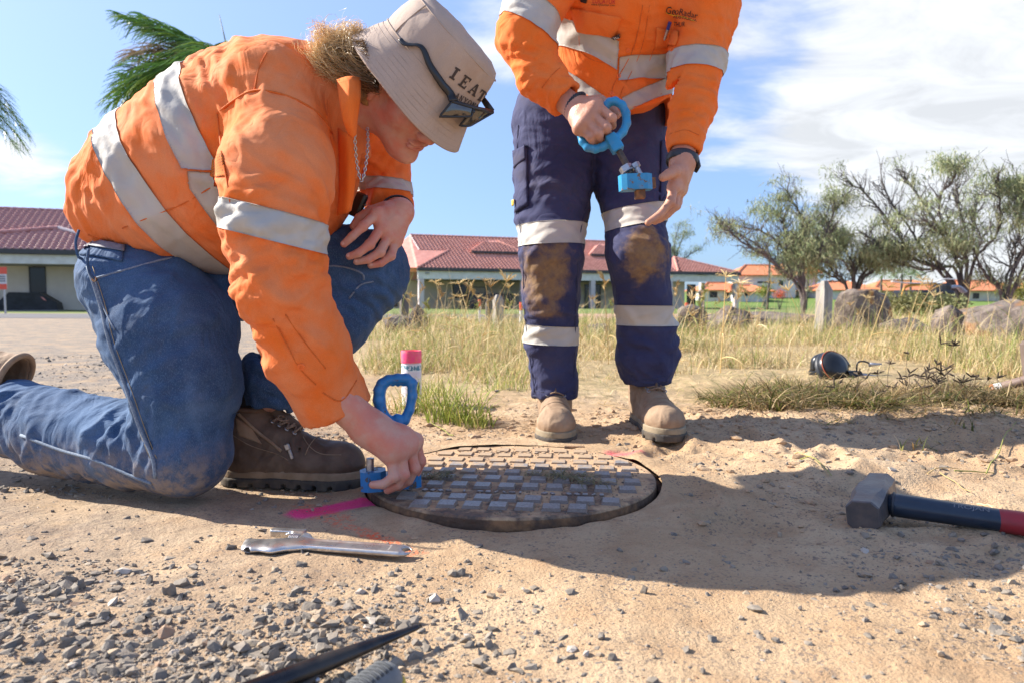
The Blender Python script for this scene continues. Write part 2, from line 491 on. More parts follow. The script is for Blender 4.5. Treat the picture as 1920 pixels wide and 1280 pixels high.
M = {}
def cloth(name, c1, c2, weave=900, fold=.6, sheen=.02, dirt=None, rough=.85, fscale=16, thread=None):
    m, nt, b = nodes(name); t = NT(nt)
    n = t.noise(9, 5, .6); f = t.ramp(n, .3, .7)
    col = t.mix(f, tuple(c1) + (1,), tuple(c2) + (1,))
    fine = t.noise(weave, 2, .5)
    col = t.mix(t.ramp(fine, .3, .7, .0, .22), col, tuple(v * .45 for v in c1) + (1,))
    if thread:                                     # denim: pale slubs along the yarn
        sl = t.noise(900, 2, .6, vec=t.pos((1, 1, .3)))
        col = t.mix(t.ramp(sl, .45, .75, 0, .42), col, tuple(thread) + (1,))
        wn = t.noise(5, 5, .6, vec=t.pos(loc=(2, 7, 1))); col = t.mix(t.ramp(wn, .50, .72, 0, .50), col, tuple(thread) + (1,))
        zz = t.sep(t.pos())[2]; col = t.mix(t.math('MULTIPLY', t.ramp(zz, .13, .01), t.ramp(t.noise(30, 5, .7), .38, .62, .1, .75)), col, (.36, .27, .19, 1))
    if dirt:
        dn = t.noise(7, 6, .65, vec=t.pos(loc=(3, 1, 2))); col = t.mix(t.ramp(dn, .52, .75, 0, dirt[1]), col, tuple(dirt[0]) + (1,))
    t.set(b.inputs['Base Color'], col)
    b.inputs['Roughness'].default_value = rough; b.inputs['Sheen Weight'].default_value = sheen; b.inputs['Specular IOR Level'].default_value = .25
    w1 = t.bump(t.noise(weave * .8, 2), .25, .0006)
    wr = t.noise(fscale * .55, 3, .5, vec=t.pos((1, 1, .7)), dist=1.6)
    rid = t.math('ABSOLUTE', t.math('SUBTRACT', wr, .5))
    w2 = t.bump(rid, fold * 1.0, .022, w1)
    w3 = t.bump(t.noise(60, 4, .6, dist=.6), .14, .004, w2)
    t.set(b.inputs['Normal'], w3)
    return m, t, b, col
M['orange_k'] = cloth('orange_drill_peach', (.88, .175, .022), (.80, .27, .11), fold=.55)[0]  # peach second tone: sunlit highlights and dye fade both put into the colour
M['orange'] = cloth('orange_drill', (.92, .175, .018), (.85, .22, .055), fold=.55)[0]
M['orange_faded'] = cloth('orange_drill_faded', (.88, .27, .075), (.80, .31, .13), fold=.5)[0]
M['denim'] = cloth('denim', (.022, .058, .135), (.052, .112, .225), weave=700, fold=.6, thread=(.16, .26, .42), dirt=((.10, .095, .09), .40))[0]
M['denim_seam'] = simple('denim_seam', (.13, .17, .24), (.22, .27, .33), 300, .85)
M['denim_thread'] = simple('denim_thread', (.30, .22, .12), rough=.8)
M['navy_seam'] = simple('navy_seam', (.02, .022, .06), (.05, .055, .11), 300, .85)
M['orange_seam'] = simple('orange_seam', (.58, .115, .014), (.70, .15, .02), 300, .85)
M['tape'] = simple('reflective_tape', (.43, .415, .385), (.50, .47, .42), 14, .6, bump=.3, bscale=24, bdist=.008, spec=.2)
M['button_orange'] = simple('button_orange', (.85, .17, .03), rough=.35)
# navy trousers with two clay-stained knees
def navy():
    m, t, b, col = cloth('navy_drill', (.034, .038, .098), (.054, .060, .132), fold=.55, dirt=((.10, .075, .06), .35))
    obj = t.pos()
    for (px, py, Y, r, s) in ((1022, 520, 1.84, .085, 1), (1208, 478, 1.80, .070, 1)):
        c = P(px, py, Y)
        mp = t.pos((1, .8, .68), loc=(-c[0], -c[1] * .8, -c[2] * .68))
        d = t.dist(mp, (0, 0, 0)); nz = t.noise(24, 5, .6)
        k = t.math('ADD', d, t.math('MULTIPLY', t.math('SUBTRACT', nz, .5), .13))
        f = t.math('MULTIPLY', t.ramp(k, r * .40, r, .90, 0.0), t.ramp(t.noise(45, 5, .7), .25, .6, .45, 1))
        col = t.mix(f, col, t.mix(t.noise(160, 3), (.22, .13, .06, 1), (.33, .21, .10, 1)))
    t.set(b.inputs['Base Color'], col); return m
M['navy'] = navy()
def skin(name, c1, c2):
    m, nt, b = nodes(name); t = NT(nt)
    n = t.noise(26, 5, .6); col = t.mix(t.ramp(n, .35, .68), tuple(c1) + (1,), tuple(c2) + (1,))
    sp = t.noise(210, 2, .5); col = t.mix(t.ramp(sp, .68, .78, 0, .35), col, (.28, .10, .06, 1))
    t.set(b.inputs['Base Color'], col)
    b.inputs['Roughness'].default_value = .46; b.inputs['Specular IOR Level'].default_value = .42
    b.inputs['Subsurface Weight'].default_value = .12; b.inputs['Subsurface Radius'].default_value = (.008, .003, .0015); b.inputs['Subsurface Scale'].default_value = 1.0
    a = t.bump(t.voro(900, 'F1'), .18, .0006); c0 = t.bump(t.voro(330, 'DISTANCE_TO_EDGE'), .35, .0008, a); c = t.bump(t.noise(70, 6, .65, dist=.8), .6, .0028, c0)
    t.set(b.inputs['Normal'], c); return m
M['skin'] = skin('fair_skin', (.60, .33, .25), (.62, .22, .155))
M['skin_tan'] = skin('tanned_skin', (.50, .24, .155), (.56, .29, .20))
M['nail'] = simple('nail', (.72, .42, .34), rough=.28)
M['lip'] = simple('lip', (.52, .18, .14), rough=.4)
M['hat'] = cloth('hat_cotton', (.44, .345, .285), (.50, .39, .32), weave=1100, fold=.35, dirt=((.36, .24, .17), .5), fscale=14)[0]
M['hat_print'] = simple('hat_print', (.055, .04, .035), rough=.8)
M['black_plastic'] = simple('black_plastic', (.012, .013, .016), rough=.32, bump=.1, bscale=200)
M['strap'] = simple('rubber_strap', (.018, .022, .03), (.03, .035, .045), 40, .5)
M['lens'] = simple('mirror_lens', (.12, .11, .10), rough=.06, metal=.85)
M['steel'] = simple('steel_chain', (.62, .62, .62), rough=.28, metal=1)
M['chrome'] = simple('chrome', (.62, .61, .60), (.42, .41, .40), 45, .34, metal=.9, bump=.25, bscale=120, bdist=.001, rvar=.1)
M['zinc'] = simple('zinc', (.50, .50, .52), (.36, .36, .38), 90, .38, metal=.95, bump=.2, bscale=300, bdist=.0006)
M['brass'] = simple('copper_rivet', (.55, .28, .14), rough=.35, metal=1)
def chipped(name, paint, under, thr=.63, rough=.38, scale=55):
    m, nt, b = nodes(name); t = NT(nt)
    n = t.noise(scale, 6, .7); e = t.n('ShaderNodeNewGeometry').outputs['Pointiness']
    n = t.math('ADD', n, t.math('MULTIPLY', t.math('SUBTRACT', e, .5), .5))
    f = t.ramp(n, thr, thr + .03)
    big = t.noise(12, 4); pc = t.mix(t.ramp(big, .3, .7), tuple(paint) + (1,), tuple(v * .72 for v in paint) + (1,))
    dust = t.noise(30, 5, .6, vec=t.pos(loc=(4, 4, 4))); pc = t.mix(t.ramp(dust, .55, .8, 0, .4), pc, (.30, .26, .22, 1))
    t.set(b.inputs['Base Color'], t.mix(f, pc, tuple(under) + (1,)))
    t.set(b.inputs['Roughness'], t.ramp(n, thr, thr + .03, rough, .75))
    t.set(b.inputs['Normal'], t.bump(t.noise(140, 5, .65), .4, .0012)); return m
M['blue'] = chipped('blue_enamel', (.018, .20, .50), (.10, .075, .06))
M['blue_light'] = chipped('bright_blue_enamel', (.03, .30, .60), (.16, .11, .08), .64)
M['rust'] = simple('rusty_iron', (.085, .050, .032), (.27, .14, .065), 22, .85, bump=.9, bscale=70, bdist=.006, lo=.42, hi=.66)
M['leather'] = simple('tan_nubuck', (.26, .17, .105), (.34, .235, .15), 28, .8, bump=.5, bscale=160, bdist=.0015)
M['leather_dark'] = simple('brown_leather', (.085, .05, .032), (.16, .105, .07), 18, .62, bump=.5, bscale=120, bdist=.002)
M['sole'] = simple('rubber_sole', (.045, .04, .038), (.10, .08, .06), 30, .85, bump=.4, bscale=90)
M['midsole'] = simple('midsole', (.24, .165, .10), (.32, .23, .15), 30, .8, bump=.3, bscale=90)
M['lace'] = simple('lace', (.33, .22, .14), (.20, .13, .09), 300, .9)
M['white'] = simple('white_paint', (.72, .71, .70), (.62, .60, .58), 3, .6)
M['render_beige'] = simple('beige_render', (.64, .55, .46), (.70, .61, .51), 1.5, .85)
M['render_pink'] = simple('pinkish_render', (.55, .47, .50), (.62, .55, .56), 1.5, .85)
M['gutter'] = simple('dark_gutter', (.05, .05, .055), rough=.5)
M['glass_dark'] = simple('dark_glass', (.012, .014, .018), rough=.12)
M['tile_red'] = simple('terracotta_tile', (.74, .34, .255), (.62, .26, .19), 2.2, .48, bump=.2, bscale=30, spec=.45)
M['tile_maroon'] = simple('maroon_tile', (.60, .29, .25), (.48, .21, .18), 2.2, .45, bump=.2, bscale=30, spec=.5)
M['tile_orange'] = simple('orange_tile', (.66, .24, .10), (.56, .19, .08), 1.6, .6, bump=.3, bscale=8)
M['bark'] = simple('grey_bark', (.075, .065, .06), (.13, .115, .105), 7, .9, bump=.8, bscale=14, bdist=.02, stretch=(1, 1, .3))
M['wood_grey'] = simple('weathered_wood', (.24, .21, .18), (.36, .33, .30), 16, .9, bump=.7, bscale=30, bdist=.006, stretch=(1, 1, .12))
M['wood_dark'] = simple('dark_wood', (.10, .085, .075), (.17, .15, .13), 16, .9, bump=.7, bscale=30, bdist=.006, stretch=(1, 1, .12))
def leafmat(name, rough=.6, trans=.25):
    m, nt, b = nodes(name); t = NT(nt)
    a = t.n('ShaderNodeAttribute'); a.attribute_name = 'tint'
    t.set(b.inputs['Base Color'], a.outputs['Color']); b.inputs['Roughness'].default_value = rough
    b.inputs['Specular IOR Level'].default_value = .3
    tr = t.n('ShaderNodeBsdfTranslucent'); nt.links.new(a.outputs['Color'], tr.inputs[0])
    mx = t.n('ShaderNodeMixShader'); mx.inputs[0].default_value = trans
    nt.links.new(b.outputs[0], mx.inputs[1]); nt.links.new(tr.outputs[0], mx.inputs[2])
    nt.links.new(mx.outputs[0], nt.nodes['Material Output'].inputs[0]); return m
M['leaf'] = leafmat('foliage'); M['palm'] = leafmat('palm_leaf', .32, .2); M['blade'] = leafmat('grass_blade', .7, .3); M['hairmat'] = leafmat('hair', .38, .25)
M['stonemat'] = None
def stone():
    m, nt, b = nodes('gravel_stone'); t = NT(nt)
    a = t.n('ShaderNodeAttribute'); a.attribute_name = 'tint'
    n = t.noise(130, 5, .65); c = t.mix(t.ramp(n, .3, .75, 0, .6), a.outputs['Color'], (.30, .26, .21, 1))
    # sandy dust lies on the faces that look up
    g = t.n('ShaderNodeNewGeometry'); up = t.sep(g.outputs['Normal'])[2]
    d = t.math('MULTIPLY', t.ramp(up, .5, 1.0, 0, .25), t.noise(60, 4))
    c = t.mix(d, c, (.50, .36, .22, 1))
    t.set(b.inputs['Base Color'], c); b.inputs['Roughness'].default_value = .85
    t.set(b.inputs['Normal'], t.bump(t.noise(420, 4, .6), .6, .0012)); return m
M['stonemat'] = stone()
def boulder_mat():
    m, nt, b = nodes('boulder_rock'); t = NT(nt)
    n = t.noise(6, 7, .65); c = t.mix(t.ramp(n, .35, .65), (.10, .075, .062, 1), (.25, .20, .165, 1))
    l = t.noise(3.0, 3, .5, vec=t.pos(loc=(5, 2, 1))); a = t.n('ShaderNodeAttribute'); a.attribute_name = 'rusty'
    c = t.mix(t.math('MULTIPLY', t.ramp(l, .54, .60), a.outputs['Fac']), c, (.42, .19, .055, 1))
    t.set(b.inputs['Base Color'], c); b.inputs['Roughness'].default_value = .9
    t.set(b.inputs['Normal'], t.bump(t.noise(26, 7, .7), .9, .03)); return m
M['boulder'] = boulder_mat()

# ================================================================ ground
def G(px, py, z=0.0):
    d = ray_dir(px, py); k = (z - CAMZ) / d[2]; return np.array((0, 0, CAMZ)) + d * k
COVER_C = np.array((0.0, 1.430)); COVER_R = .300
def terrain(x, y, detail=True, pit=True):
    x = np.asarray(x, float); y = np.asarray(y, float)
    z = np.zeros_like(x)
    r = np.hypot(x - COVER_C[0], y - COVER_C[1])
    # worn-down front of the cover
    z -= .015 * (1 - sstep(1.28, 1.62, y + .10 * x)) * (1 - .25 * sstep(.5, 1.4, x))
    z -= .012 * sstep(-.25, -.5, x) * sstep(1.0, 1.5, y) * (1 - sstep(3, 5, y))
    # spoil mound on the right and the dent between the boots
    z += .034 * np.exp(-((x - .85) / .45) ** 2 - ((y - 1.93) / .30) ** 2)
    z += .030 * np.exp(-((x - 1.35) / .5) ** 2 - ((y - 1.95) / .42) ** 2)
    z += .030 * np.exp(-((x - .72) / .12) ** 2 - ((y - 1.42) / .06) ** 2)
    z += .05 * np.exp(-((x - 1.4) / .6) ** 2 - ((y - 2.85) / .45) ** 2)
    z -= .020 * np.exp(-((x - .22) / .10) ** 2 - ((y - 1.98) / .16) ** 2)
    z += .018 * np.exp(-((x + .05) / .5) ** 2 - ((y - 2.35) / .3) ** 2)
    # boot prints and scuffs pressed in the loose sand
    for k in range(26):
        h1, h2, h3 = [math.sin(k * q_ + 1.3) * 43758.5453 % 1 for q_ in (12.9898, 78.233, 37.719)]
        fx_, fy_, an = .34 + .95 * h1, .92 + .85 * h2, h3 * 3.1; u_ = (x - fx_) * math.cos(an) + (y - fy_) * math.sin(an); v_ = -(x - fx_) * math.sin(an) + (y - fy_) * math.cos(an); e_ = (u_ / .085) ** 2 + (v_ / .034) ** 2
        z += -.0075 * np.exp(-e_ ** 2) + .0055 * np.exp(-((np.sqrt(e_) - 1.35) / .30) ** 2) if detail else 0
    # falls gently away to the houses, and a green slope beyond
    z -= .27 * sstep(4, 34, y) + .30 * sstep(34, 62, y)
    z += 2.2 * sstep(66, 120, y) * sstep(8, 30, x)
    if detail:
        p = np.stack([x, y, np.zeros_like(x)], -1)
        fade = 1 / (1 + (y / 4.0) ** 2)
        sandy = 1.0
        z += .012 * fbm(p * 3.1, 3, 3) * np.minimum(fade * 1.4, 1)
        rid = 1 - np.abs(fbm(p * np.array((7, 11, 1.)) + fbm(p * 5, 2, 8)[..., None], 2, 21)) * 2.6
        z += .0062 * np.clip(rid, -.5, 1) * fade * (.25 + sstep(.28, .6, x) + .8 * sstep(1.7, 1.85, y))
        z += .0030 * fbm(p * 17, 3, 5) * fade + .0012 * fbm(p * 38, 1, 6) * fade
        z += .0035 * np.clip(fbm(p * 42, 2, 15) - .12, 0, 1) * 3 * fade * sstep(1.7, 1.9, y)
        z += .15 * fbm(p * .09, 2, 9) * sstep(8, 30, y)
    # the pit the cover and its frame sit in
    if pit: z = np.where(r < COVER_R + .045, np.minimum(z, -.07), z)
    return z
def axis_pts(a, b, h, lo, hi, g=1.07):
    v = list(np.arange(a, b, h)); q = h; x = v[-1]
    while x < hi: q *= g; x += q; v.append(x)
    q = h; x = v[0]; L = []
    while x > lo: q *= g; x -= q; L.append(x)
    return np.array(L[::-1] + v)
def ground_material():
    m, nt, b = nodes('ground_soil'); t = NT(nt)
    o = t.pos(); xyz = t.sep(o); X, Y = xyz[0], xyz[1]
    big = t.noise(2.2, 5, .6); mid = t.noise(14, 5, .6); fin = t.noise(260, 3, .6); vf = t.noise(900, 2, .6)
    sand = t.mix(t.ramp(big, .35, .65), (.44, .30, .175, 1), (.54, .395, .25, 1))
    sand = t.mix(t.ramp(mid, .4, .7, 0, .5), sand, (.34, .20, .105, 1))
    sand = t.mix(t.ramp(fin, .55, .70, 0, .6), sand, (.20, .15, .115, 1))
    sp_ = t.sep(t.voro(260, 'F1', out='Color'))[0]; sand = t.mix(t.math('MULTIPLY', t.ramp(sp_, .86, .90, 0, .75), t.ramp(t.noise(6, 4, .6), .38, .6)), sand, (.15, .125, .11, 1))
    sand = t.mix(t.ramp(vf, .6, .72, 0, .35), sand, (.72, .58, .42, 1))
    # crushed grey stone on the track
    vz = t.voro(95, 'F1', out='Color'); vs = t.sep(vz)[0]
    grav = t.mix(t.ramp(vs, .2, .9, smooth=False), (.30, .245, .19, 1), (.155, .14, .13, 1))
    grav = t.mix(t.ramp(t.noise(5, 4), .4, .7, 0, .6), grav, (.42, .32, .22, 1))
    edge = t.math('ADD', t.math('ADD', X, t.math('MULTIPLY', Y, .27)), t.math('MULTIPLY', t.math('SUBTRACT', big, .5), .9))
    fg = t.math('MULTIPLY', t.ramp(edge, .25, -.35), t.ramp(t.noise(7, 5, .65, vec=t.pos(loc=(9, 3, 0))), .32, .52, .25, 1))
    near = t.ramp(Y, 1.35, 2.1, .58, 1.0)
    col = t.mix(t.math('MULTIPLY', fg, near), sand, grav)
    # asphalt road far left
    ra = t.math('MULTIPLY', t.ramp(Y, 14.5, 16.5), t.ramp(Y, 26.5, 25)); col = t.mix(t.math('MULTIPLY', ra, t.ramp(X, 2, 0)), col, (.16, .155, .16, 1))
    # paved pink drive, earth and lawn beyond
    pk = t.math('MULTIPLY', t.math('MULTIPLY', t.ramp(Y, 15, 16), t.ramp(Y, 25, 24)), t.ramp(X, .5, 2)); col = t.mix(pk, col, (.50, .30, .25, 1))
    gr = t.math('MULTIPLY', t.ramp(edge, -.1, .5), t.math('MULTIPLY', t.ramp(t.math('ADD', Y, t.math('MULTIPLY', mid, 1.2)), 2.7, 3.6), t.ramp(Y, 15.6, 14.8)))
    soil = t.mix(t.ramp(mid, .3, .7), (.42, .31, .17, 1), (.24, .20, .10, 1)); col = t.mix(t.math('MULTIPLY', gr, .85), col, soil)
    far = t.ramp(Y, 26, 28); lawn = t.mix(t.ramp(t.noise(.8, 4), .3, .7), (.13, .19, .05, 1), (.20, .22, .08, 1)); col = t.mix(far, col, lawn)
    green = t.math('MULTIPLY', t.ramp(Y, 62, 68), t.ramp(X, 8, 14)); col = t.mix(green, col, (.14, .21, .05, 1))
    # spray paint: a pink line, orange overspray, a pink patch
    def seg(a, b_, w, wob):
        a = np.array(a); b_ = np.array(b_); d = b_ - a; L = np.linalg.norm(d); d = d / L; nrm = np.array((-d[1], d[0]))
        u = t.math('ADD', t.math('MULTIPLY', X, d[0]), t.math('ADD', t.math('MULTIPLY', Y, d[1]), -float(a @ d)))
        v = t.math('ADD', t.math('MULTIPLY', X, nrm[0]), t.math('ADD', t.math('MULTIPLY', Y, nrm[1]), -float(a @ nrm)))
        nn = t.math('MULTIPLY', t.math('SUBTRACT', t.noise(38, 5, .7), .5), wob)
        du = t.math('MAXIMUM', t.math('SUBTRACT', t.math('ABSOLUTE', t.math('SUBTRACT', u, L / 2)), L / 2), 0)
        return t.math('ADD', t.math('SQRT', t.math('ADD', t.math('MULTIPLY', du, du), t.math('MULTIPLY', v, v))), nn), w
    a, c = G(572, 966, -.02)[:2], G(706, 941, -.02)[:2]
    d, w = seg(a, c, .034, .024); grain = t.ramp(fin, .34, .50, .35, 1)
    col = t.mix(t.math('MULTIPLY', t.ramp(d, w * .55, w * 1.15, .97, 0), t.ramp(fin, .30, .42, .85, 1)), col, (1.0, .045, .30, 1))
    d2, w2 = seg(a, c, .016, .05); col = t.mix(t.math('MULTIPLY', t.ramp(d2, 0, .05, .5, 0), grain), col, (.75, .10, .14, 1))
    for (q0, q1, w_, s_) in (((560, 948), (650, 975), .03, .45), ((600, 975), (700, 1005), .022, .6), ((700, 1005), (775, 1032), .020, .95)):
        d3, _ = seg(G(*q0, -.02)[:2], G(*q1, -.02)[:2], w_, .06)
        col = t.mix(t.math('MULTIPLY', t.ramp(d3, 0, w_, s_, 0), t.ramp(t.noise(150, 4, .7), .42, .56)), col, (.85, .13, .045, 1))
    d4, _ = seg(G(1150, 850, 0)[:2], G(1190, 848, 0)[:2], .03, .03); col = t.mix(t.math('MULTIPLY', t.ramp(d4, 0, .035, .8, 0), grain), col, (.90, .12, .17, 1))
    t.set(b.inputs['Base Color'], col); b.inputs['Roughness'].default_value = .95; b.inputs['Specular IOR Level'].default_value = .2
    gr2 = t.noise(75, 6, .68); b1 = t.bump(fin, .75, .003); b2 = t.bump(gr2, .55, .008, b1)
    vd = t.voro(95, 'F1'); b4 = t.bump(t.noise(38, 6, .7, dist=.4), .55, .010, b2)
    t.set(b.inputs['Normal'], b4); return m
xs = axis_pts(-1.25, 1.25, .0085, -420, 420, 1.065); ys = axis_pts(.42, 2.45, .0080, -30, 900, 1.055)
GMAT = ground_material()
GX, GY = np.meshgrid(xs, ys); GZ = terrain(GX, GY)
nx = len(xs)
ii = np.arange((len(ys) - 1) * (nx - 1)); r_, c_ = ii // (nx - 1), ii % (nx - 1); i0 = r_ * nx + c_
gF = np.stack([i0, i0 + 1, i0 + nx + 1, i0 + nx], 1)
ground = add('ground', np.stack([GX.ravel(), GY.ravel(), GZ.ravel()], 1), gF, GMAT)
tag(ground, kind='structure')

# sand lapping against the cover's frame
na = 220; V = []
for j in range(na):
    a = j / na * 6.28318; ca, sa = math.cos(a), math.sin(a); back = float(sstep(.05, .5, sa)) * float(1 - sstep(.55, .85, ca)); nz_ = float(vnoise(np.array([ca * 9, sa * 9, 0.])))
    ri = .3048 - back * (.016 + .008 * nz_) + .005 * sstep(.3, .9, ca)
    for q in (0, .15, .4, .7, .88, 1):
        r0 = ri * .975 + (.368 - ri * .975) * q; x, y = COVER_C[0] + ca * r0, COVER_C[1] + sa * r0; z = float(terrain(np.array([x]), np.array([y]), True, False)[0]) + (.0008 if q < 1 else -.0012)
        if back > .3: z = max(z, .0035 * (1 if q > 0 else -.2))
        if q == 0 and back <= .3: z -= .002
        V.append((x, y, z))
F = [(j * 6 + k, j * 6 + k + 1, ((j + 1) % na) * 6 + k + 1, ((j + 1) % na) * 6 + k) for j in range(na) for k in range(5)]
tag(add('sand_rim', np.array(V), F, GMAT), kind='structure')

def tinted(name, V, F, tint_per_vert, mat, parent=None, smooth=False):
    me = mesh_data(name, V, F, smooth)
    ca = me.color_attributes.new('tint', 'FLOAT_COLOR', 'POINT')
    T = np.c_[tint_per_vert, np.ones(len(tint_per_vert))].astype(np.float32); ca.data.foreach_set('color', T.ravel())
    return link(name, me, mat, parent)

# ---------------------------------------------------------------- gravel: one scatter of countless chips
ph = (1 + 5 ** .5) / 2
ICO = np.array([(-1, ph, 0), (1, ph, 0), (-1, -ph, 0), (1, -ph, 0), (0, -1, ph), (0, 1, ph), (0, -1, -ph), (0, 1, -ph), (ph, 0, -1), (ph, 0, 1), (-ph, 0, -1), (-ph, 0, 1)]) / math.hypot(1, ph)
ICOF = np.array([(0, 11, 5), (0, 5, 1), (0, 1, 7), (0, 7, 10), (0, 10, 11), (1, 5, 9), (5, 11, 4), (11, 10, 2), (10, 7, 6), (7, 1, 8), (3, 9, 4), (3, 4, 2), (3, 2, 6), (3, 6, 8), (3, 8, 9), (4, 9, 5), (2, 4, 11), (6, 2, 10), (8, 6, 7), (9, 8, 1)])
def rand_rot(n, rng):
    q = rng.normal(size=(n, 4)); q /= np.linalg.norm(q, axis=1)[:, None]; w, x, y, z = q.T
    return np.stack([1 - 2 * (y * y + z * z), 2 * (x * y - z * w), 2 * (x * z + y * w), 2 * (x * y + z * w), 1 - 2 * (x * x + z * z), 2 * (y * z - x * w), 2 * (x * z - y * w), 2 * (y * z + x * w), 1 - 2 * (x * x + y * y)], 1).reshape(n, 3, 3)
def gravel_density(x, y):
    p = np.stack([x, y, np.zeros_like(x)], -1)
    g = fbm(p * 3.2, 3, 31); left = sstep(.15, -.25, x + .20 * (y - 1) ) ; front = sstep(.98, .72, y)
    track = sstep(.3, -.3, x + .27 * y)
    d = .12 + 1.3 * left * front + .55 * sstep(.05, .3, g) * front + .55 * track * (y > 1.35)
    d *= .35 + 1.1 * sstep(-.15, .25, g)
    d += .18 * (np.hypot(x - .75, y - .95) < .28)
    r = np.hypot(x - COVER_C[0], y - COVER_C[1]); d *= r > .345
    return d
def scatter(n, x0, x1, y0, y1, rng):
    out = []
    while sum(len(o) for o in out) < n:
        q = np.c_[rng.uniform(x0, x1, 4000), rng.uniform(y0, y1, 4000)]
        keep = rng.random(4000) < gravel_density(q[:, 0], q[:, 1]); out.append(q[keep])
    return np.concatenate(out)[:n]
rg = np.random.default_rng(5)
SP = np.concatenate([scatter(23000, -.85, .85, .47, 1.0, rg), scatter(9000, -1.3, 1.3, .9, 1.9, rg), scatter(6000, -3.2, .2, 1.6, 4.5, rg)])
n = len(SP)
size = .0013 * (1 - rg.random(n)) ** (-1 / 1.75); size = np.clip(size, .0013, .0092) * (1 + .25 * np.clip(SP[:, 1] - 1.2, 0, 3))
size *= np.where((SP[:, 0] < -.05) & (SP[:, 1] < 1.1), 1.25, 1)
shape = rg.uniform(.55, 1.25, (n, 1, 3)) * np.array((1.15, .95, .62))
Vst = ICO[None] * (1 + rg.uniform(-.25, .25, (n, 12, 1))) * shape
for _ in range(4):                                     # split faces
    dd = rg.normal(size=(n, 1, 3)); dd /= np.linalg.norm(dd, axis=2)[..., None]; q_ = np.maximum((Vst * dd).sum(2) - rg.uniform(.25, .6, (n, 1)), 0); Vst = Vst - q_[..., None] * dd * .97
R = rand_rot(n, rg); tilt = np.einsum('nij,nkj->nki', R, Vst); flatr = np.einsum('nij,nkj->nki', np.array([rotz(a) for a in rg.uniform(0, 6.28, n)]), Vst)
Vst = np.where((rg.random(n) < .6)[:, None, None], flatr, tilt) * size[:, None, None]
zz = terrain(SP[:, 0], SP[:, 1]); Vst += np.c_[SP, zz + size * rg.uniform(-.35, .22, n)][:, None, :]
pal = np.array([(.155, .138, .118), (.21, .185, .155), (.115, .105, .095), (.27, .225, .17), (.35, .26, .17), (.18, .158, .138), (.46, .41, .36), (.32, .18, .10)])
pw = np.array([.24, .22, .14, .14, .12, .1, .02, .02]); tint = pal[rg.choice(len(pal), n, p=pw)] * rg.uniform(.8, 1.2, (n, 1))
Fst = (ICOF[None] + (np.arange(n) * 12)[:, None, None]).reshape(-1, 3)
gr_o = tinted('gravel', Vst.reshape(-1, 3), Fst, np.repeat(tint, 12, 0), M['stonemat']); tag(gr_o, kind='stuff', label='loose grey gravel and grit scattered over the sandy ground', cat='gravel')
# crumbly clods of the same sand, kicked up round the boots and on the mound
n = 4200; q = np.c_[rg.uniform(-.5, 1.5, n * 3), rg.uniform(1.05, 2.3, n * 3)]; dn_ = .12 + .8 * sstep(1.68, 1.8, q[:, 1]) * (1 - sstep(2.0, 2.3, q[:, 1])) + .35 * sstep(.35, .6, q[:, 0]); dn_ *= sstep(-.2, .25, fbm(np.c_[q, 0 * q[:, :1]] * 4, 3, 91) + .15); dn_ *= np.hypot(q[:, 0] - COVER_C[0], q[:, 1] - COVER_C[1]) > .33
q = q[rg.random(len(q)) < dn_][:n]; n = len(q); sz = np.clip(.0016 * (1 - rg.random(n)) ** (-1 / 1.7), .0016, .011); Vc = ICO[None] * (1 + rg.uniform(-.3, .3, (n, 12, 1))) * rg.uniform(.6, 1.2, (n, 1, 3)) * np.array((1.2, 1, .6)) * sz[:, None, None] + np.c_[q, terrain(q[:, 0], q[:, 1]) + sz * .1][:, None, :]
tag(tinted('sand_clods', Vc.reshape(-1, 3), (ICOF[None] + (np.arange(n) * 12)[:, None, None]).reshape(-1, 3), np.repeat(np.array((.43, .27, .145)) * rg.uniform(.8, 1.15, (n, 1)), 12, 0), M['stonemat']), 'crumbly clods of orange sand kicked up around the boots', 'sand', kind='stuff')
# the larger single stones, where the photograph has them: (px, py, size px, tone)
def stone_mesh(seed, s, name='stone'):
    rg_ = np.random.default_rng(seed); f = rg_.uniform(.7, 1.2, 3) * np.array((1.2, .95, .75))
    bm = bmesh.new(); bmesh.ops.create_icosphere(bm, subdivisions=3, radius=1)
    V = np.array([v.co[:] for v in bm.verts])
    for _ in range(16):                                  # knapped facets
        d = rg_.normal(size=3); d /= np.linalg.norm(d); o = rg_.uniform(.40, .80); q = V @ d - o; V = V - np.maximum(q, 0)[:, None] * d * .98
    V = V * (1 + .06 * fbm(V * 2.5 + seed, 3, seed)[:, None]) * f * s
    V = V @ rand_rot(1, rg_)[0].T * np.array((1, 1, .8)) if rg_.random() < .3 else V @ rotz(rg_.uniform(0, 6)).T
    F = np.array([[v.index for v in f_.verts] for f_ in bm.faces]); bm.free(); return V, F
big = [(425, 1215, 22, 1), (205, 1222, 24, 1), (278, 1165, 20, 0), (330, 1240, 20, 1), (170, 1160, 15, 3), (240, 1198, 20, 0), (365, 1073, 14, 1), (323, 1062, 16, 1), (222, 1100, 16, 0),
       (20, 1115, 18, 1), (35, 1135, 18, 0), (366, 1100, 13, 3), (190, 1135, 14, 1), (70, 1245, 18, 3), (990, 1112, 15, 0), (1455, 1212, 17, 0), (1765, 1243, 20, 3), (1500, 1150, 12, 5), (1390, 1168, 12, 3), (1730, 1190, 13, 4),
       (340, 1170, 19, 3), (280, 1135, 14, 1), (45, 1175, 20, 1), (100, 1165, 19, 1), (470, 1078, 12, 0), (745, 1122, 14, 1), (690, 1112, 10, 1), (650, 1105, 10, 0), (505, 1170, 12, 3), (1600, 1110, 12, 0),
       (240, 1262, 22, 1), (150, 1235, 17, 4), (620, 1180, 12, 0), (1870, 880, 11, 3), (955, 1045, 5, 0), (1138, 985, 7, 7)]
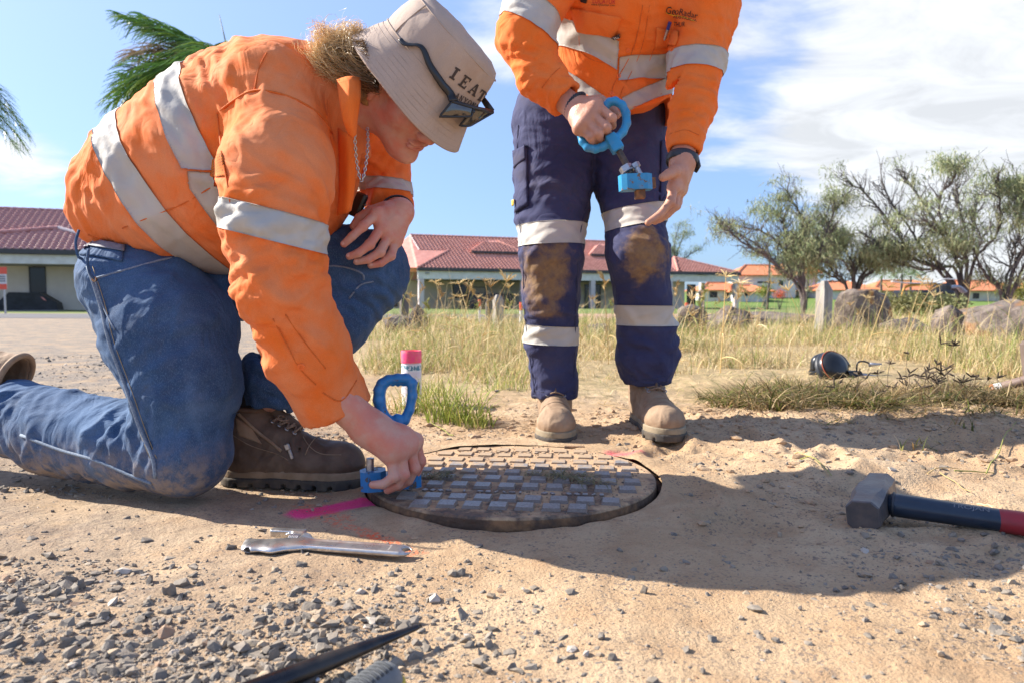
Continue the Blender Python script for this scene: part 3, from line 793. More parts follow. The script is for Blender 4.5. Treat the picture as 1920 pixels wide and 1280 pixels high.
SLABEL = 'loose grey stone lying on the sandy gravel in the foreground'
for i, (px, py, s, tone) in enumerate(big):
    g = G(px, py, -.02); g[2] = terrain(np.array([g[0]]), np.array([g[1]]))[0]
    s_ = s * g[1] / FPX * .62; V, F = stone_mesh(100 + i, s_)
    V = V + g + np.array((0, 0, s_ * .35))
    o = tinted('stone', V - g, F, np.tile(pal[tone] * 1.15, (len(V), 1)), M['stonemat'], smooth=False); o.location = g
    tag(o, SLABEL, 'stone', 'larger loose stones among the gravel')

# ---------------------------------------------------------------- grass
def blades(n, pos, h, w, lean, rng, tints, seg=3):
    """n tapered curved blades in one mesh"""
    az = rng.uniform(0, 2 * math.pi, n); d = np.c_[np.cos(az), np.sin(az), np.zeros(n)]; s = np.c_[-np.sin(az + rng.normal(0, .6, n)), np.cos(az), np.zeros(n)]
    V = []; ts = np.linspace(0, 1, seg + 1)
    for t_ in ts:
        c = pos + d * (lean * t_ ** 1.7 * h)[:, None] + np.array((0, 0, 1.)) * (h * (t_ - .35 * lean * t_ ** 2))[:, None]
        ww = (w * (1 - t_ ** 1.5) + .0004)[:, None]
        V += [c - s * ww, c + s * ww]
    V = np.stack(V, 1); k = 2 * (seg + 1)
    base = (np.arange(n) * k)[:, None]
    F = np.concatenate([base + np.array([2 * i, 2 * i + 1, 2 * i + 3, 2 * i + 2]) for i in range(seg)])
    return V.reshape(-1, 3), F, np.repeat(tints, k, 0)
STRAW = np.array([(.68, .53, .27), (.56, .42, .20), (.76, .63, .38), (.44, .31, .16)]); GREEN = np.array([(.22, .28, .055), (.30, .36, .08), (.15, .20, .05), (.38, .38, .12)])
def pick(rng, n, pg, extra=None):
    g = rng.random(n) < pg; a = STRAW[rng.integers(0, 4, n)]; b_ = GREEN[rng.integers(0, 4, n)]
    return np.where(g[:, None], b_, a) * rng.uniform(.75, 1.2, (n, 1))
rg = np.random.default_rng(8)
def grass_zone(n, y0, y1, hmin, hmax, wd, pg, dens, xr=(-.24, .92)):
    y = rg.uniform(y0 ** .5, y1 ** .5, n * 3) ** 2; x = rg.uniform(xr[0], xr[1], n * 3) * y * 1.0
    p = np.stack([x, y, 0 * x], -1); c = fbm(p * 1.6, 3, 77); k = (rg.random(n * 3) < dens(x, y, c)); x, y, c = x[k][:n], y[k][:n], c[k][:n]
    m_ = len(x); z = terrain(x, y, False); h = rg.uniform(hmin, hmax, m_) * (1 + 1.1 * c) * rg.uniform(.5, 1.2, m_)
    return blades(m_, np.c_[x, y, z - .005], h, wd * (1 + .12 * y) * rg.uniform(.6, 1.3, m_), rg.uniform(.1, 1.1, m_), rg, pick(rg, m_, np.clip(pg + .8 * c, 0, .85)))
def joinT(parts):
    Vs, Fs, Ts, o = [], [], [], 0
    for V, F, T in parts: Vs.append(V); Fs.append(F + o); Ts.append(T); o += len(V)
    return np.concatenate(Vs), np.concatenate(Fs), np.concatenate(Ts)
edge_d = lambda x, y, c: np.clip(sstep(2.75, 3.8, y + 1.2 * c) * (.10 + 1.0 * sstep(-.12 - .02 * y, .30, c)) * sstep(-.25, -.12, (x + .15 * c) / y), 0, 1)
V, F, T = joinT([grass_zone(19000, 2.6, 5.2, .04, .12, .0011, .14, edge_d), grass_zone(20000, 4.4, 9.5, .05, .15, .0012, .14, edge_d), grass_zone(11000, 8.0, 15.5, .09, .22, .0016, .22, edge_d), grass_zone(2500, 3.4, 9.0, .22, .42, .0009, .15, lambda x, y, c: edge_d(x, y, c) * .5)])
tag(tinted('dry_grass', V, F, T, M['blade']), 'sparse yellow and green grass across the verge behind the workers', 'grass', kind='stuff')
# thatch: short dead litter lying on the soil
m_ = 16000; y = rg.uniform(2.3, 6, m_); x = rg.uniform(-.2, .85, m_) * y; keep = rg.random(m_) < np.clip(edge_d(x, y, fbm(np.stack([x, y, 0 * x], -1) * 1.6, 3, 77)) + .15, 0, 1); x, y = x[keep], y[keep]; m_ = len(x)
V, F, T = blades(m_, np.c_[x, y, terrain(x, y) + .004], rg.uniform(.02, .07, m_), np.full(m_, .0012), np.full(m_, 2.4), rg, pick(rg, m_, .1)); V[:, 2] = np.maximum(V[:, 2], terrain(V[:, 0], V[:, 1], False) + .001)
tag(tinted('grass_litter', V, F, T, M['blade']), 'dead straw litter lying between the grass', 'straw', kind='stuff')
# weed patch on the mound round the ear defenders, green tuft by the can, sprigs
def tuft(cx, cy, rad, n, h0, h1, pg, w=.0012, lean=(.1, .9), rng=rg):
    a = rng.uniform(0, 6.283, n); r = rad * rng.random(n) ** .6; x = cx + r * np.cos(a); y = cy + r * np.sin(a) * .7
    return blades(n, np.c_[x, y, terrain(x, y) - .003], rng.uniform(h0, h1, n), np.full(n, w) * rng.uniform(.6, 1.4, n), rng.uniform(*lean, n), rng, pick(rng, n, pg))
tl = []
for _ in range(30):
    cx_, cy_ = rg.uniform(.68, 1.62), rg.uniform(1.98, 2.45); Vt, Ft, Tt = tuft(cx_, cy_, rg.uniform(.06, .15), int(rg.integers(120, 420)), .02, rg.uniform(.05, .15), rg.choice([.1, .3, .6]), w=.0016, lean=(.6, 2.4)); tl.append((Vt, Ft, Tt * rg.uniform(.55, 1.15)))
tl.append(tuft(1.15, 2.08, .40, 1300, .015, .05, .2, lean=(1.2, 2.6)))
for (cx, cy) in ((1.0, 1.95), (1.25, 1.85), (1.42, 1.9), (.86, 1.83), (1.1, 1.72), (1.33, 1.66), (1.5, 1.75), (.93, 1.6)): tl.append(tuft(cx, cy, .05, 22, .015, .05, .55, lean=(.3, 1.8)))
V, F, T = joinT(tl); T = T * np.array((.72, .66, .60)) * np.repeat(rg.uniform(.4, 1.25, (len(T) // 8, 1)), 8, 0); V[:, 2] = np.maximum(V[:, 2], terrain(V[:, 0], V[:, 1]) + .0015)
tag(tinted('weeds', V, F, T, M['blade']), 'tangled low weeds on the sandy mound around the black ear defenders', 'weeds', kind='stuff')
gp = [tuft(-.285, 2.15, .075, 110, .05, .14, .85, .0013, (.2, 1.0)), tuft(-.40, 2.2, .07, 70, .03, .09, .6), tuft(-.165, 2.02, .085, 190, .05, .17, .95, .0013, (.2, .9)), tuft(-.10, 1.95, .05, 70, .04, .11, .95, .0013, (.3, 1.1)), tuft(-.30, 2.5, .10, 90, .04, .10, .7), tuft(.0, 2.7, .12, 90, .04, .1, .7)]
V, F, T = joinT(gp)
tag(tinted('grass_clump', V, F, T * np.array((1.15, 1.1, 1)), M['blade']), 'bright green grass clump growing beside the pink spray can', 'grass', kind='stuff')
# tall seeding stalks: counted, one object each; three kinds of seed head
def stalk_mesh(kind, rng):
    h = 1.0; V, F, T = [], [], []; mb = MB()
    bend = rng.uniform(-.16, .16, 2); pts = np.array([(bend[0] * t_ ** 2, bend[1] * t_ ** 2, t_) for t_ in np.linspace(0, 1, 8)])
    mb.tube(pts, np.linspace(.0042, .0022, 8), 4, False); tip = pts[-1]
    nsp = {0: 9, 1: 13, 2: 7}[kind]
    for i in range(nsp):
        a = i / nsp * 6.283 + rng.uniform(-.3, .3); L = rng.uniform(.12, .19) if kind != 1 else rng.uniform(.05, .12)
        up = {0: .9, 1: 1.0, 2: .45}[kind]; b0 = tip if kind != 1 else pts[-1] - np.array((0, 0, .18 * i / nsp))
        d = np.array((math.cos(a) * .5, math.sin(a) * .5, up)); q = np.array([b0 + d * L * t_ + np.array((0, 0, -.25 * L)) * t_ ** 2 for t_ in np.linspace(0, 1, 5)])
        mb.tube(q, np.array([.0018, .0038, .0042, .0036, .0012]) * (1.0 if kind != 1 else 1.2), 4, False)
        for jj in range(9): q1 = b0 + d * L * (.15 + jj * .09) + np.array((0, 0, -.25 * L)) * (.15 + jj * .09) ** 2; mb.tube([q1, q1 + rng.normal(0, .011, 3) + d * .012], [.0012, .0005], 3, False)
    for i in range(2):
        z0 = rng.uniform(.1, .5); a = rng.uniform(0, 6.28); d = np.array((math.cos(a), math.sin(a), 0))
        q = np.array([(0, 0, z0) + d * .22 * t_ + np.array((0, 0, .25)) * t_ - np.array((0, 0, .18)) * t_ ** 2 for t_ in np.linspace(0, 1, 5)]); mb.tube(q, np.array([.004, .006, .005, .003, .001]), 4, False)
    return np.concatenate(mb.V), mb.F
smeshes = []
for k in range(9):
    V, F = stalk_mesh(k % 3, rg); me = mesh_data('grass_stalk', V, F, False); ca = me.color_attributes.new('tint', 'FLOAT_COLOR', 'POINT')
    c = (STRAW[k % 4] * 1.0 + np.array((.05, .03, 0))); c = c if k != 4 else GREEN[3]; ca.data.foreach_set('color', np.tile(np.r_[c, 1], len(V)).astype(np.float32)); me.materials.append(M['blade']); smeshes.append(me)
spots = []
for k in range(80):
    px = rg.choice([rg.uniform(745, 975), rg.uniform(1085, 1160), rg.uniform(1255, 1430), rg.uniform(1430, 1910)], p=[.42, .1, .28, .2]); spots.append((px, rg.uniform(3.6, 8.5), rg.uniform(.24, .50)))
spots += [(1352, 3.2, .46), (824, 4.2, .50), (868, 4.6, .44), (900, 4.2, .45), (938, 5.0, .45), (1302, 4.5, .40), (1700, 4.4, .34), (1890, 4.2, .33), (790, 5.0, .42), (845, 6.0, .5)]
for i, (px, Y, h) in enumerate(spots):
    x = (px - 960) / FPX * Y; o = bpy.data.objects.new('grass_stalk', smeshes[i % 9]); COL.objects.link(o)
    o.location = (x, Y, terrain(np.array([x]), np.array([Y]), False)[0] - .01); s_ = h / .95; o.scale = (s_ * 1.5, s_ * 1.5, s_)
    o.rotation_euler = (rg.uniform(-.3, .3), rg.uniform(-.35, .35), rg.uniform(0, 6.28))
    tag(o, 'tall dry grass stalk with a feathery seed head behind the workers', 'grass stalk', 'seeding grass stalks on the verge')
# dark burr-headed stems of the weed patch
def burr(px, py, Y, h):
    top = P(px, py, Y); mb = MB(); base = np.array((top[0] - .03 * rg.uniform(-1, 1), Y, terrain(np.array([top[0]]), np.array([Y]))[0]))
    mid = (top + base) / 2 + np.array((rg.uniform(-.012, .012), 0, .01)); mb.tube(catmull([base, mid, top], 5), .0009, 4, False)
    for k in range(rg.integers(3, 6)):
        d = rg.normal(size=3); d[2] = abs(d[2]) * .6 + .1; d /= np.linalg.norm(d); L_ = h * rg.uniform(.7, 1.4); mb.tube([top, top + d * L_ * .5 + (0, 0, .001), top + d * L_], [.0018, .0029, .0014], 5)
    root = mb.build('seed_stem', M['burr']); return root
M['burr'] = simple('dark_seed', (.05, .035, .025), (.11, .08, .05), 200, .9)
bl = [(1764, 645, 2.3, .026), (1788, 648, 2.3, .026), (1758, 683, 2.35, .03), (1775, 690, 2.3, .028), (1668, 682, 2.35, .02), (1703, 663, 2.4, .014), (1745, 700, 2.3, .026), (1790, 705, 2.25, .022), (1725, 705, 2.3, .024), (1692, 710, 2.3, .022), (1828, 710, 2.3, .02), (1852, 712, 2.25, .022), (1870, 708, 2.2, .02), (1645, 700, 2.4, .02), (1600, 725, 2.3, .02), (1620, 745, 2.25, .018), (1540, 735, 2.2, .018), (1480, 740, 2.2, .018)]
bl += [(rg.uniform(1560, 1830), rg.uniform(690, 748), rg.uniform(2.0, 2.35), rg.uniform(.018, .032)) for _ in range(26)]
for i, (px, py, Y, h) in enumerate(bl):
    tag(burr(px, py, Y, h), 'thin dark weed stem with a star of blackish seed spikes by the ear defenders', 'weed stem', 'dark seed stems on the mound')

# ---------------------------------------------------------------- boulders and posts
def gz(x, y): return float(terrain(np.array([x]), np.array([y]), False)[0])
def boulder(px, pyb, Y, w, hgt, label, seed, rusty=0.0, fl=1.0):
    rg_ = np.random.default_rng(seed); bm = bmesh.new(); bmesh.ops.create_icosphere(bm, subdivisions=4, radius=1)
    V = np.array([v.co[:] for v in bm.verts]); F = np.array([[v.index for v in f_.verts] for f_ in bm.faces]); bm.free()
    for _ in range(12):
        d = rg_.normal(size=3); d /= np.linalg.norm(d); o = rg_.uniform(.5, .9); q = V @ d - o; V = V - np.maximum(q, 0)[:, None] * d * .9
    V = V * (1 + .16 * fbm(V * 1.7 + seed, 4, seed)[:, None]) + .03 * fbm(V * 6, 3, seed + 2)[:, None] * V
    x = (px - 960) / FPX * Y; w, hgt = w * 1.2, hgt * 1.12; V = V * np.array((w, w * .8 * fl, hgt * 1.15)); z = gz(x, Y)
    V[:, 2] += hgt * .25; o = add('boulder', V, F, M['boulder'], smooth=False); o.location = (x, Y, z)
    at = o.data.attributes.new('rusty', 'FLOAT', 'POINT'); at.data.foreach_set('value', np.full(len(V), rusty, np.float32))
    tag(o, label, 'boulder'); return o
boulder(1608, 600, 7.6, .30, .34, 'large dark boulder with orange rust patches right of the split timber post', 1, 1.0)
boulder(1700, 620, 7.0, .24, .13, 'low dark boulder between the two big rusty boulders', 2, .3)
boulder(1788, 610, 6.6, .17, .22, 'orange stained boulder left of the largest rock at the right', 3, 1.0)
boulder(1880, 600, 6.4, .40, .29, 'largest brown boulder at the right edge of the grass', 4, .6)
boulder(1292, 600, 8.0, .20, .19, 'blue grey boulder beside the red topped marker post', 5, 0)
boulder(1368, 600, 8.6, .26, .22, 'flat faced grey boulder under the corner of the right carport', 6, 0)
boulder(776, 590, 8.2, .14, .20, 'dark broken rock leaning by the left timber post', 7, 0)
boulder(748, 615, 7.6, .16, .16, 'low brown rock in the grass at the foot of the left timber post', 8, .2)
boulder(1122, 632, 7.0, .12, .08, 'small flat grey rock in the grass between the standing worker legs', 9, 0)
boulder(1425, 598, 11, .9, .12, 'long low rock edging the pink drive', 12, .2)
def post(px, ytop, Y, w, label, m='wood_grey', lean=(0, 0), tip=.06):
    x = (px - 960) / FPX * Y; z0 = gz(x, Y) - .05; z1 = P(px, ytop, Y)[2]; h = z1 - z0; a = w / 2
    mb = MB(); V = [(-a, -a, 0), (a, -a, 0), (a, a, 0), (-a, a, 0), (-a, -a, h - tip), (a, -a, h - tip), (a, a, h - tip * .9), (-a, a, h - tip), (-a * .35, -a * .2, h), (a * .5, -a * .2, h), (a * .5, a * .5, h), (-a * .35, a * .5, h)]
    F = [(3, 2, 1, 0), (0, 1, 5, 4), (1, 2, 6, 5), (2, 3, 7, 6), (3, 0, 4, 7), (4, 5, 9, 8), (5, 6, 10, 9), (6, 7, 11, 10), (7, 4, 8, 11), (8, 9, 10, 11)]
    mb.raw(np.array(V), F); o = mb.build('timber_post', M[m], auto=30); o.location = (x, Y, z0); o.rotation_euler = (lean[0], lean[1], rg.uniform(.2, .5))
    tag(o, label, 'post', 'timber posts along the verge')
post(1543, 527, 7.4, .115, 'weathered timber post with a chamfered top left of the rusty boulder', tip=.10, lean=(0, .02))
post(758, 552, 8.0, .085, 'grey timber post seen between the kneeling worker knee and the rocks', 'wood_dark')
post(934, 553, 8.2, .10, 'broad grey timber post in the tall grass left of the standing worker')
post(916, 560, 9.5, .07, 'thin dark timber post beside the broad grey one', 'wood_dark')
M['marker_white'] = simple('marker_white', (.7, .7, .7), rough=.5); M['marker_red'] = simple('marker_red', (.75, .10, .05), rough=.5)
for (px, yt, Y, lab) in ((1287, 568, 9.0, 'white marker post with a red top before the right carport'), (977, 567, 9.5, 'white marker post with a red top left of the standing worker leg'), (899, 562, 11, 'white marker post with a red top in the tall grass before the left carport')):
    x = (px - 960) / FPX * Y; z1 = P(px, yt, Y)[2]; z0 = gz(x, Y); r = thing('marker_post', lab, 'marker post', (x, Y, z0), 'red topped marker posts')
    MB().tube([(x, Y, z0), (x, Y, z1 - .11)], .021, 10).build('shaft', M['marker_white'], r, auto=40); MB().tube([(x, Y, z1 - .11), (x, Y, z1)], .022, 10).build('red_band', M['marker_red'], r, auto=40)

# ---------------------------------------------------------------- houses
class House:
    def __init__(s, name, label, O, ux, group='single storey houses with red tiled roofs'):
        s.O = np.array(O, float); u = np.array((ux[0], ux[1])); u = u / np.linalg.norm(u); s.u = np.array((u[0], u[1], 0)); s.v = np.array((-u[1], u[0], 0)); s.R = np.stack([s.u, s.v, np.array((0, 0, 1.))], 1)
        s.root = thing(name, label, 'house', s.O, group)
    def w(s, p): return np.asarray(p, float) @ s.R.T + s.O
    def box(s, name, t0, t1, v0, v1, z0, z1, mat, bev=0.0, parent=None):
        mb = MB(); mb.box((0, 0, 0), (t1 - t0, v1 - v0, z1 - z0), None, bev); V = np.concatenate(mb.V) + np.array(((t0 + t1) / 2, (v0 + v1) / 2, (z0 + z1) / 2))
        return add(name, s.w(V), mb.F, mat, parent or s.root, False)
    def poly(s, name, pts, mat, thick=.06, parent=None):
        pts = np.asarray(pts, float); n = np.cross(pts[1] - pts[0], pts[2] - pts[0]); n /= np.linalg.norm(n)
        V = np.concatenate([pts, pts - n * thick]); k = len(pts); F = [tuple(range(k)), tuple(range(2 * k - 1, k - 1, -1))] + [(i, k + i, k + (i + 1) % k, (i + 1) % k) for i in range(k)]
        return add(name, s.w(V), F, mat, parent or s.root, False)
    def window(s, t0, t1, v, z0, z1, mull=1):
        f = MB(); b = .05
        for (a0, a1, c0, c1) in ((t0, t1, z0, z0 + b), (t0, t1, z1 - b, z1), (t0, t0 + b, z0 + b, z1 - b), (t1 - b, t1, z0 + b, z1 - b)): f.box(((a0 + a1) / 2, v - .03, (c0 + c1) / 2), (a1 - a0, .05, c1 - c0))
        for k in range(mull): q = t0 + (t1 - t0) * (k + 1) / (mull + 1); f.box((q, v - .03, (z0 + z1) / 2), (.04, .045, z1 - z0 - 2 * b))
        w = add('window', s.w(np.concatenate(f.V)), f.F, M['gutter'], s.root, False)
        p = MB(); p.box(((t0 + t1) / 2, v - .012, (z0 + z1) / 2), (t1 - t0 - 2 * b, .014, z1 - z0 - 2 * b)); add('pane', s.w(np.concatenate(p.V)), p.F, M['glass_dark'], w, False, world=True)
TILE_W, TILE_L = .30, .335
def tile_shape(w=TILE_W, L=TILE_L):
    """S-profile roof tile lying in x (across), y (up the slope), z (out)"""
    xs_ = np.linspace(0, 1, 7); z = .034 * np.cos((xs_ - .2) * 2 * math.pi) * 1.0 + .02
    V = [(a * w * 1.02, 0 - .015, zz_ + .062) for a, zz_ in zip(xs_, z)] + [(a * w * 1.02, L, zz_ + .004) for a, zz_ in zip(xs_, z)] + [(a * w * 1.02, -.015, zz_ + .006) for a, zz_ in zip(xs_, z)]
    n = 7; F = [(i, i + 1, n + i + 1, n + i) for i in range(6)] + [(2 * n + i, 2 * n + i + 1, i + 1, i) for i in range(6)]
    return np.array(V), F
def tile_slope(h, org, ax_u, ax_s, nu, ns, inside, mat, individual=0, parent=None):
    """covers a slope with tiles; ax_u across, ax_s up the slope (house space)"""
    ax_u = np.asarray(ax_u, float); ax_s = np.asarray(ax_s, float); nn = np.cross(ax_u, ax_s); B = np.stack([ax_u, ax_s, nn], 1); V0, F0 = tile_shape(); par = parent or h.root
    Vs, Fs, k = [], [], 0; me = None
    for j in range(ns):
        for i in range(nu):
            if not inside(i * TILE_W + .15, j * TILE_L + .17): continue
            o = np.asarray(org, float) + ax_u * i * TILE_W + ax_s * j * TILE_L
            if individual > 0:
                if me is None: me = mesh_data('tile', (V0 @ B.T) @ h.R.T, F0, True); me.materials.append(mat)
                q = bpy.data.objects.new('tile', me); COL.objects.link(q); q.parent = par; q.matrix_parent_inverse = Matrix.Identity(4)
                q.location = tuple(h.w(o) - h.O); individual -= 1
            else: Vs.append(V0 @ B.T + o); Fs += [tuple(a + k for a in f) for f in F0]; k += len(V0)
    if Vs:
        q = add('roof_tiles', h.w(np.concatenate(Vs)), Fs, mat, par, True); q['kind'] = 'stuff'
def caps(h, a, b, mat, r=.11, parent=None):
    a, b = np.asarray(a, float), np.asarray(b, float); n = max(2, int(np.linalg.norm(b - a) / .38)); d = (b - a) / n; mb = MB()
    for i in range(n): mb.tube([h.w(a + d * i), h.w(a + d * (i + 1.06))], [r * 1.05, r * .85], 7)
    mb.build('ridge_caps', mat, parent or h.root, auto=50)['kind'] = 'stuff'
SL = math.radians(25); cs, sn = math.cos(SL), math.sin(SL)
M['soffit'] = simple('soffit', (.30, .28, .27), rough=.8)
# left house
hA = House('house', 'closest house with maroon roof tiles at the left edge behind the road', (-24.0, 33.0, -.27), (.931, .364))
E = 2.93; tm = M['tile_maroon']
hA.poly('roof', [(-4, 0, E), (8, 0, E), (8, 5.1, E + 5.1 * sn / cs), (-4, 5.1, E + 5.1 * sn / cs)], tm, .05)
tile_slope(hA, (-.9, -.05, E + .0), (1, 0, 0), (0, cs, sn), 17, 17, lambda a, b: True, tm, 289)
tile_slope(hA, (-4.2, -.05, E + .0), (1, 0, 0), (0, cs, sn), 11, 17, lambda a, b: True, tm)
tile_slope(hA, (4.2, -.05, E + .0), (1, 0, 0), (0, cs, sn), 12, 17, lambda a, b: True, tm)
caps(hA, (-4, 5.1, E + 5.1 * sn / cs + .04), (8, 5.1, E + 5.1 * sn / cs + .04), tm)
caps(hA, (-1.0, 1.4, E + .78), (2.0, 2.5, E + 1.28), tm, .12); caps(hA, (2.0, 2.5, E + 1.28), (4.2, 1.0, E + .6), simple('pale_caps', (.62, .52, .50), rough=.6), .10)
hA.poly('roof_back', [(8, 5.1, E + 5.1 * sn / cs), (8, 10.2, E), (-4, 10.2, E), (-4, 5.1, E + 5.1 * sn / cs)][::-1], tm, .05)
hA.box('gutter', -4, 8, -.16, -.01, E - .22, E + .02, M['gutter'], .02); hA.box('beam', -4, 8, .05, .35, E - .66, E - .225, M['white'])
hA.box('soffit', -4, 8, .36, 2.0, E - .70, E - .66, M['soffit']); hA.box('wall', -4, 8, 2.0, 9.6, -.3, E - .10, M['render_beige'])
hA.box('slab', -4, 2.4, -.5, 1.99, -.5, .06, M['soffit']); hA.window(.78, 1.5, 2.0, .78, E - .72, 0)
# black tarpaulin covered heap against its wall
x0 = hA.w((.15, 1.0, .06)); tr = thing('covered_barbecue', 'black tarpaulin cover draped over a low bulky shape against the beige wall', 'tarpaulin', x0)
prof = [(-.45, .06), (-.45, .35), (.12, .93), (1.35, .9), (2.05, .42), (2.12, .06)]
V = [hA.w((a + .15, v_, b_)) for v_ in (.55, 1.7) for a, b_ in prof]; k = len(prof); V = np.array(V)
F = [tuple(range(k)), tuple(range(2 * k - 1, k - 1, -1))] + [(i, k + i, k + (i + 1) % k, (i + 1) % k) for i in range(k)]
add('cover', V, F, simple('tarpaulin', (.010, .010, .011), (.022, .022, .024), 3, .55, bump=.8, bscale=4, bdist=.05), tr, False)
add('reflector', np.array([hA.w((a, .53, b_)) for a, b_ in ((1.55, .72), (1.68, .66), (1.80, .50), (1.67, .56))]), [(0, 1, 2, 3)], simple('reflector_red', (.7, .25, .2), rough=.4), tr, False)
# central long house
hB = House('house', 'long pale house with red hipped roof and carports behind the grass', (-6.9, 52.0, -.50), (.931, .364))
E = 3.10; tm = M['tile_red']; rr = 6.2; zr = lambda run: E + run * sn / cs
hB.poly('roof', [(3.2, 3.2, zr(3.2)), (.02, .02, E), (22.5, 0, E), (22.5, rr, zr(rr)), (.9, rr, zr(rr)), (.9, 3.2, zr(3.2))], tm, .05)
hB.poly('roof_side', [(-3, 3.2, zr(0.2)), (.0, .0, E - .01), (3.2, 3.2, zr(3.2)), (.9, rr, zr(rr)), (-3, rr, zr(.2))][::-1], tm, .05)
tile_slope(hB, (0, -.03, E), (1, 0, 0), (0, cs, sn), 75, 21, lambda a, b: (a > b * cs + .1 if b * cs < 3.2 else a > 1.0) and b * cs < rr, tm)
caps(hB, (0, 0, E + .05), (3.2, 3.2, zr(3.2) + .05), tm); caps(hB, (.9, rr, zr(rr) + .05), (22.5, rr, zr(rr) + .05), tm); caps(hB, (.9, 3.3, zr(3.3)), (.9, rr, zr(rr)), M['white'], .07)
hB.poly('roof_back', [(22.5, rr, zr(rr)), (22.5, 12.4, E), (.9, 12.4, E), (.9, rr, zr(rr))][::-1], tm, .05)
for (ta, tb) in ((5.0, 9.4), (15.6, 19.6)):
    zb = zr(2.9); za = zb + .15; vm = 4.6; ap = za + 1.05
    hB.box('dormer_wall', ta + .35, tb - .35, 2.9, 5.0, zb - .3, za, M['tile_orange'])
    A, B_, C_, D_ = (ta, 2.6, za), (tb, 2.6, za), (tb, 6.6, za), (ta, 6.6, za); p1, p2 = (ta + 1.9, vm, ap), (tb - 1.9 + .4, vm, ap)
    hB.poly('dormer_roof', [A, B_, p2, p1], tm, .04); hB.poly('dormer_roof', [D_, A, p1], tm, .04); hB.poly('dormer_roof', [B_, C_, p2], tm, .04)
    L = math.hypot(vm - 2.6, ap - za); c2, s2 = (vm - 2.6) / L, (ap - za) / L
    tile_slope(hB, (ta, 2.57, za), (1, 0, 0), (0, c2, s2), int((tb - ta) / TILE_W), int(L / TILE_L), lambda a, b: b < L and a > b * 1.9 / L and a < (tb - ta) - b * 1.6 / L, tm)
    caps(hB, A, p1, tm, .09); caps(hB, B_, p2, tm, .09); hB.box('gutter', ta, tb, 2.5, 2.59, za - .13, za, M['gutter'])
# right-hand carport roof
t0, t1 = 22.0, 29.0; hw = 3.0; ap = E + hw * .466
hB.poly('carport_roof', [(t0 - 1, 0, E + .01), (t1, 0, E + .01), (t0 + 2.2, hw, ap + .01), (t0 - 1, hw, ap + .01)], tm, .04); hB.poly('carport_roof', [(t1, 0, E), (t1, 2 * hw, E), (t0 + 2.2, hw, ap)], tm, .04)
tile_slope(hB, (t0 + .9, -.03, E + .01), (1, 0, 0), (0, cs, sn), 22, 9, lambda a, b: b * cs < hw and a < (t1 - t0 - .9) - b * cs * 1.55 and a > b * cs * .55 - .2, tm)
caps(hB, (t0 + .6, 0, E + .05), (t0 + 2.2, hw, ap + .06), tm); caps(hB, (t1, 0, E + .05), (t0 + 2.2, hw, ap + .06), tm)
hB.box('gutter', -.1, t1 + .1, -.17, -.02, E - .22, E + .01, M['gutter'], .02); hB.box('beam', 0, t1, .05, .32, E - .80, E - .225, M['white'])
hB.box('soffit', .4, 21.6, .33, 4.5, E - .84, E - .80, M['soffit'])
hB.box('wall', .2, 22.5, 4.5, 11.5, -.3, E - .1, M['render_beige']); hB.box('wall', 22.8, 24.4, 1.6, 6, -.3, E - .2, M['render_beige']); hB.box('wall', 12, 12.4, .6, 4.5, -.3, E - .84, M['render_pink'])
for t_ in (.25, 8.4, 14.5, 21.9, 28.8, 27.4): hB.box('column', t_ - .2, t_ + .2, (.02 if t_ != 27.4 else 3.0), (.40 if t_ != 27.4 else 3.4), -.5, E - .80, M['render_pink'], .015)
hB.window(-2.2, -.6, 4.4, .2, 2.2, 0); hB.window(4.0, 5.3, 4.5, .9, 2.0); hB.window(10, 11.4, 4.5, .3, 2.1); hB.window(16.0, 17.6, 4.5, .0, 2.1); hB.window(24.7, 25.6, 1.7, -.2, 2.1, 0)
hB.box('wall', -2.6, -.5, 4.45, 10.5, -.3, 2.6, M['render_beige'])
MB().lathe([(.001, 0), (.16, .0), (.16, .06), (.001, .07)], 12, M=frame(hB.u, hB.v) @ np.array(((1, 0, 0), (0, 0, -1), (0, 1, 0.))), c=hB.w((.7, .04, E - .42))).build('wall_lamp', M['soffit'], hB.root)
# cart and dark things standing in the carport
c0 = hB.w((6.0, 1.6, -.1)); cr = thing('trailer', 'dark box trailer with a rail parked under the left carport', 'trailer', c0)
def hb(mb, t0, t1, v0, v1, z0, z1): q = MB(); q.box(((t0 + t1) / 2, (v0 + v1) / 2, (z0 + z1) / 2), (t1 - t0, v1 - v0, z1 - z0), None, .02); mb.raw(hB.w(np.concatenate(q.V)), q.F)
q = MB(); hb(q, 4.3, 8.0, 1.2, 2.8, .45, 1.25); q.build('tray', simple('trailer_brown', (.10, .06, .055), (.05, .05, .06), 2, .6), cr)
q = MB(); hb(q, 4.3, 6.0, 1.1, 2.8, .28, .44); hb(q, 4.5, 4.56, 1.15, 1.2, 1.25, 1.7); hb(q, 5.6, 5.66, 1.15, 1.2, 1.25, 1.7); hb(q, 4.5, 5.66, 1.15, 1.2, 1.7, 1.75); q.build('rail', M['gutter'], cr)
for t_ in (5.0, 7.2):
    q = MB(); q.lathe([(.02, -.1), (.3, -.1), (.34, -.06), (.34, .06), (.3, .1), (.02, .1)], 16, M=hB.R @ np.array(((1, 0, 0), (0, 0, -1), (0, 1, 0.))), c=hB.w((t_, 1.15, .22))); q.build('wheel', M['black_plastic'], cr, auto=40)
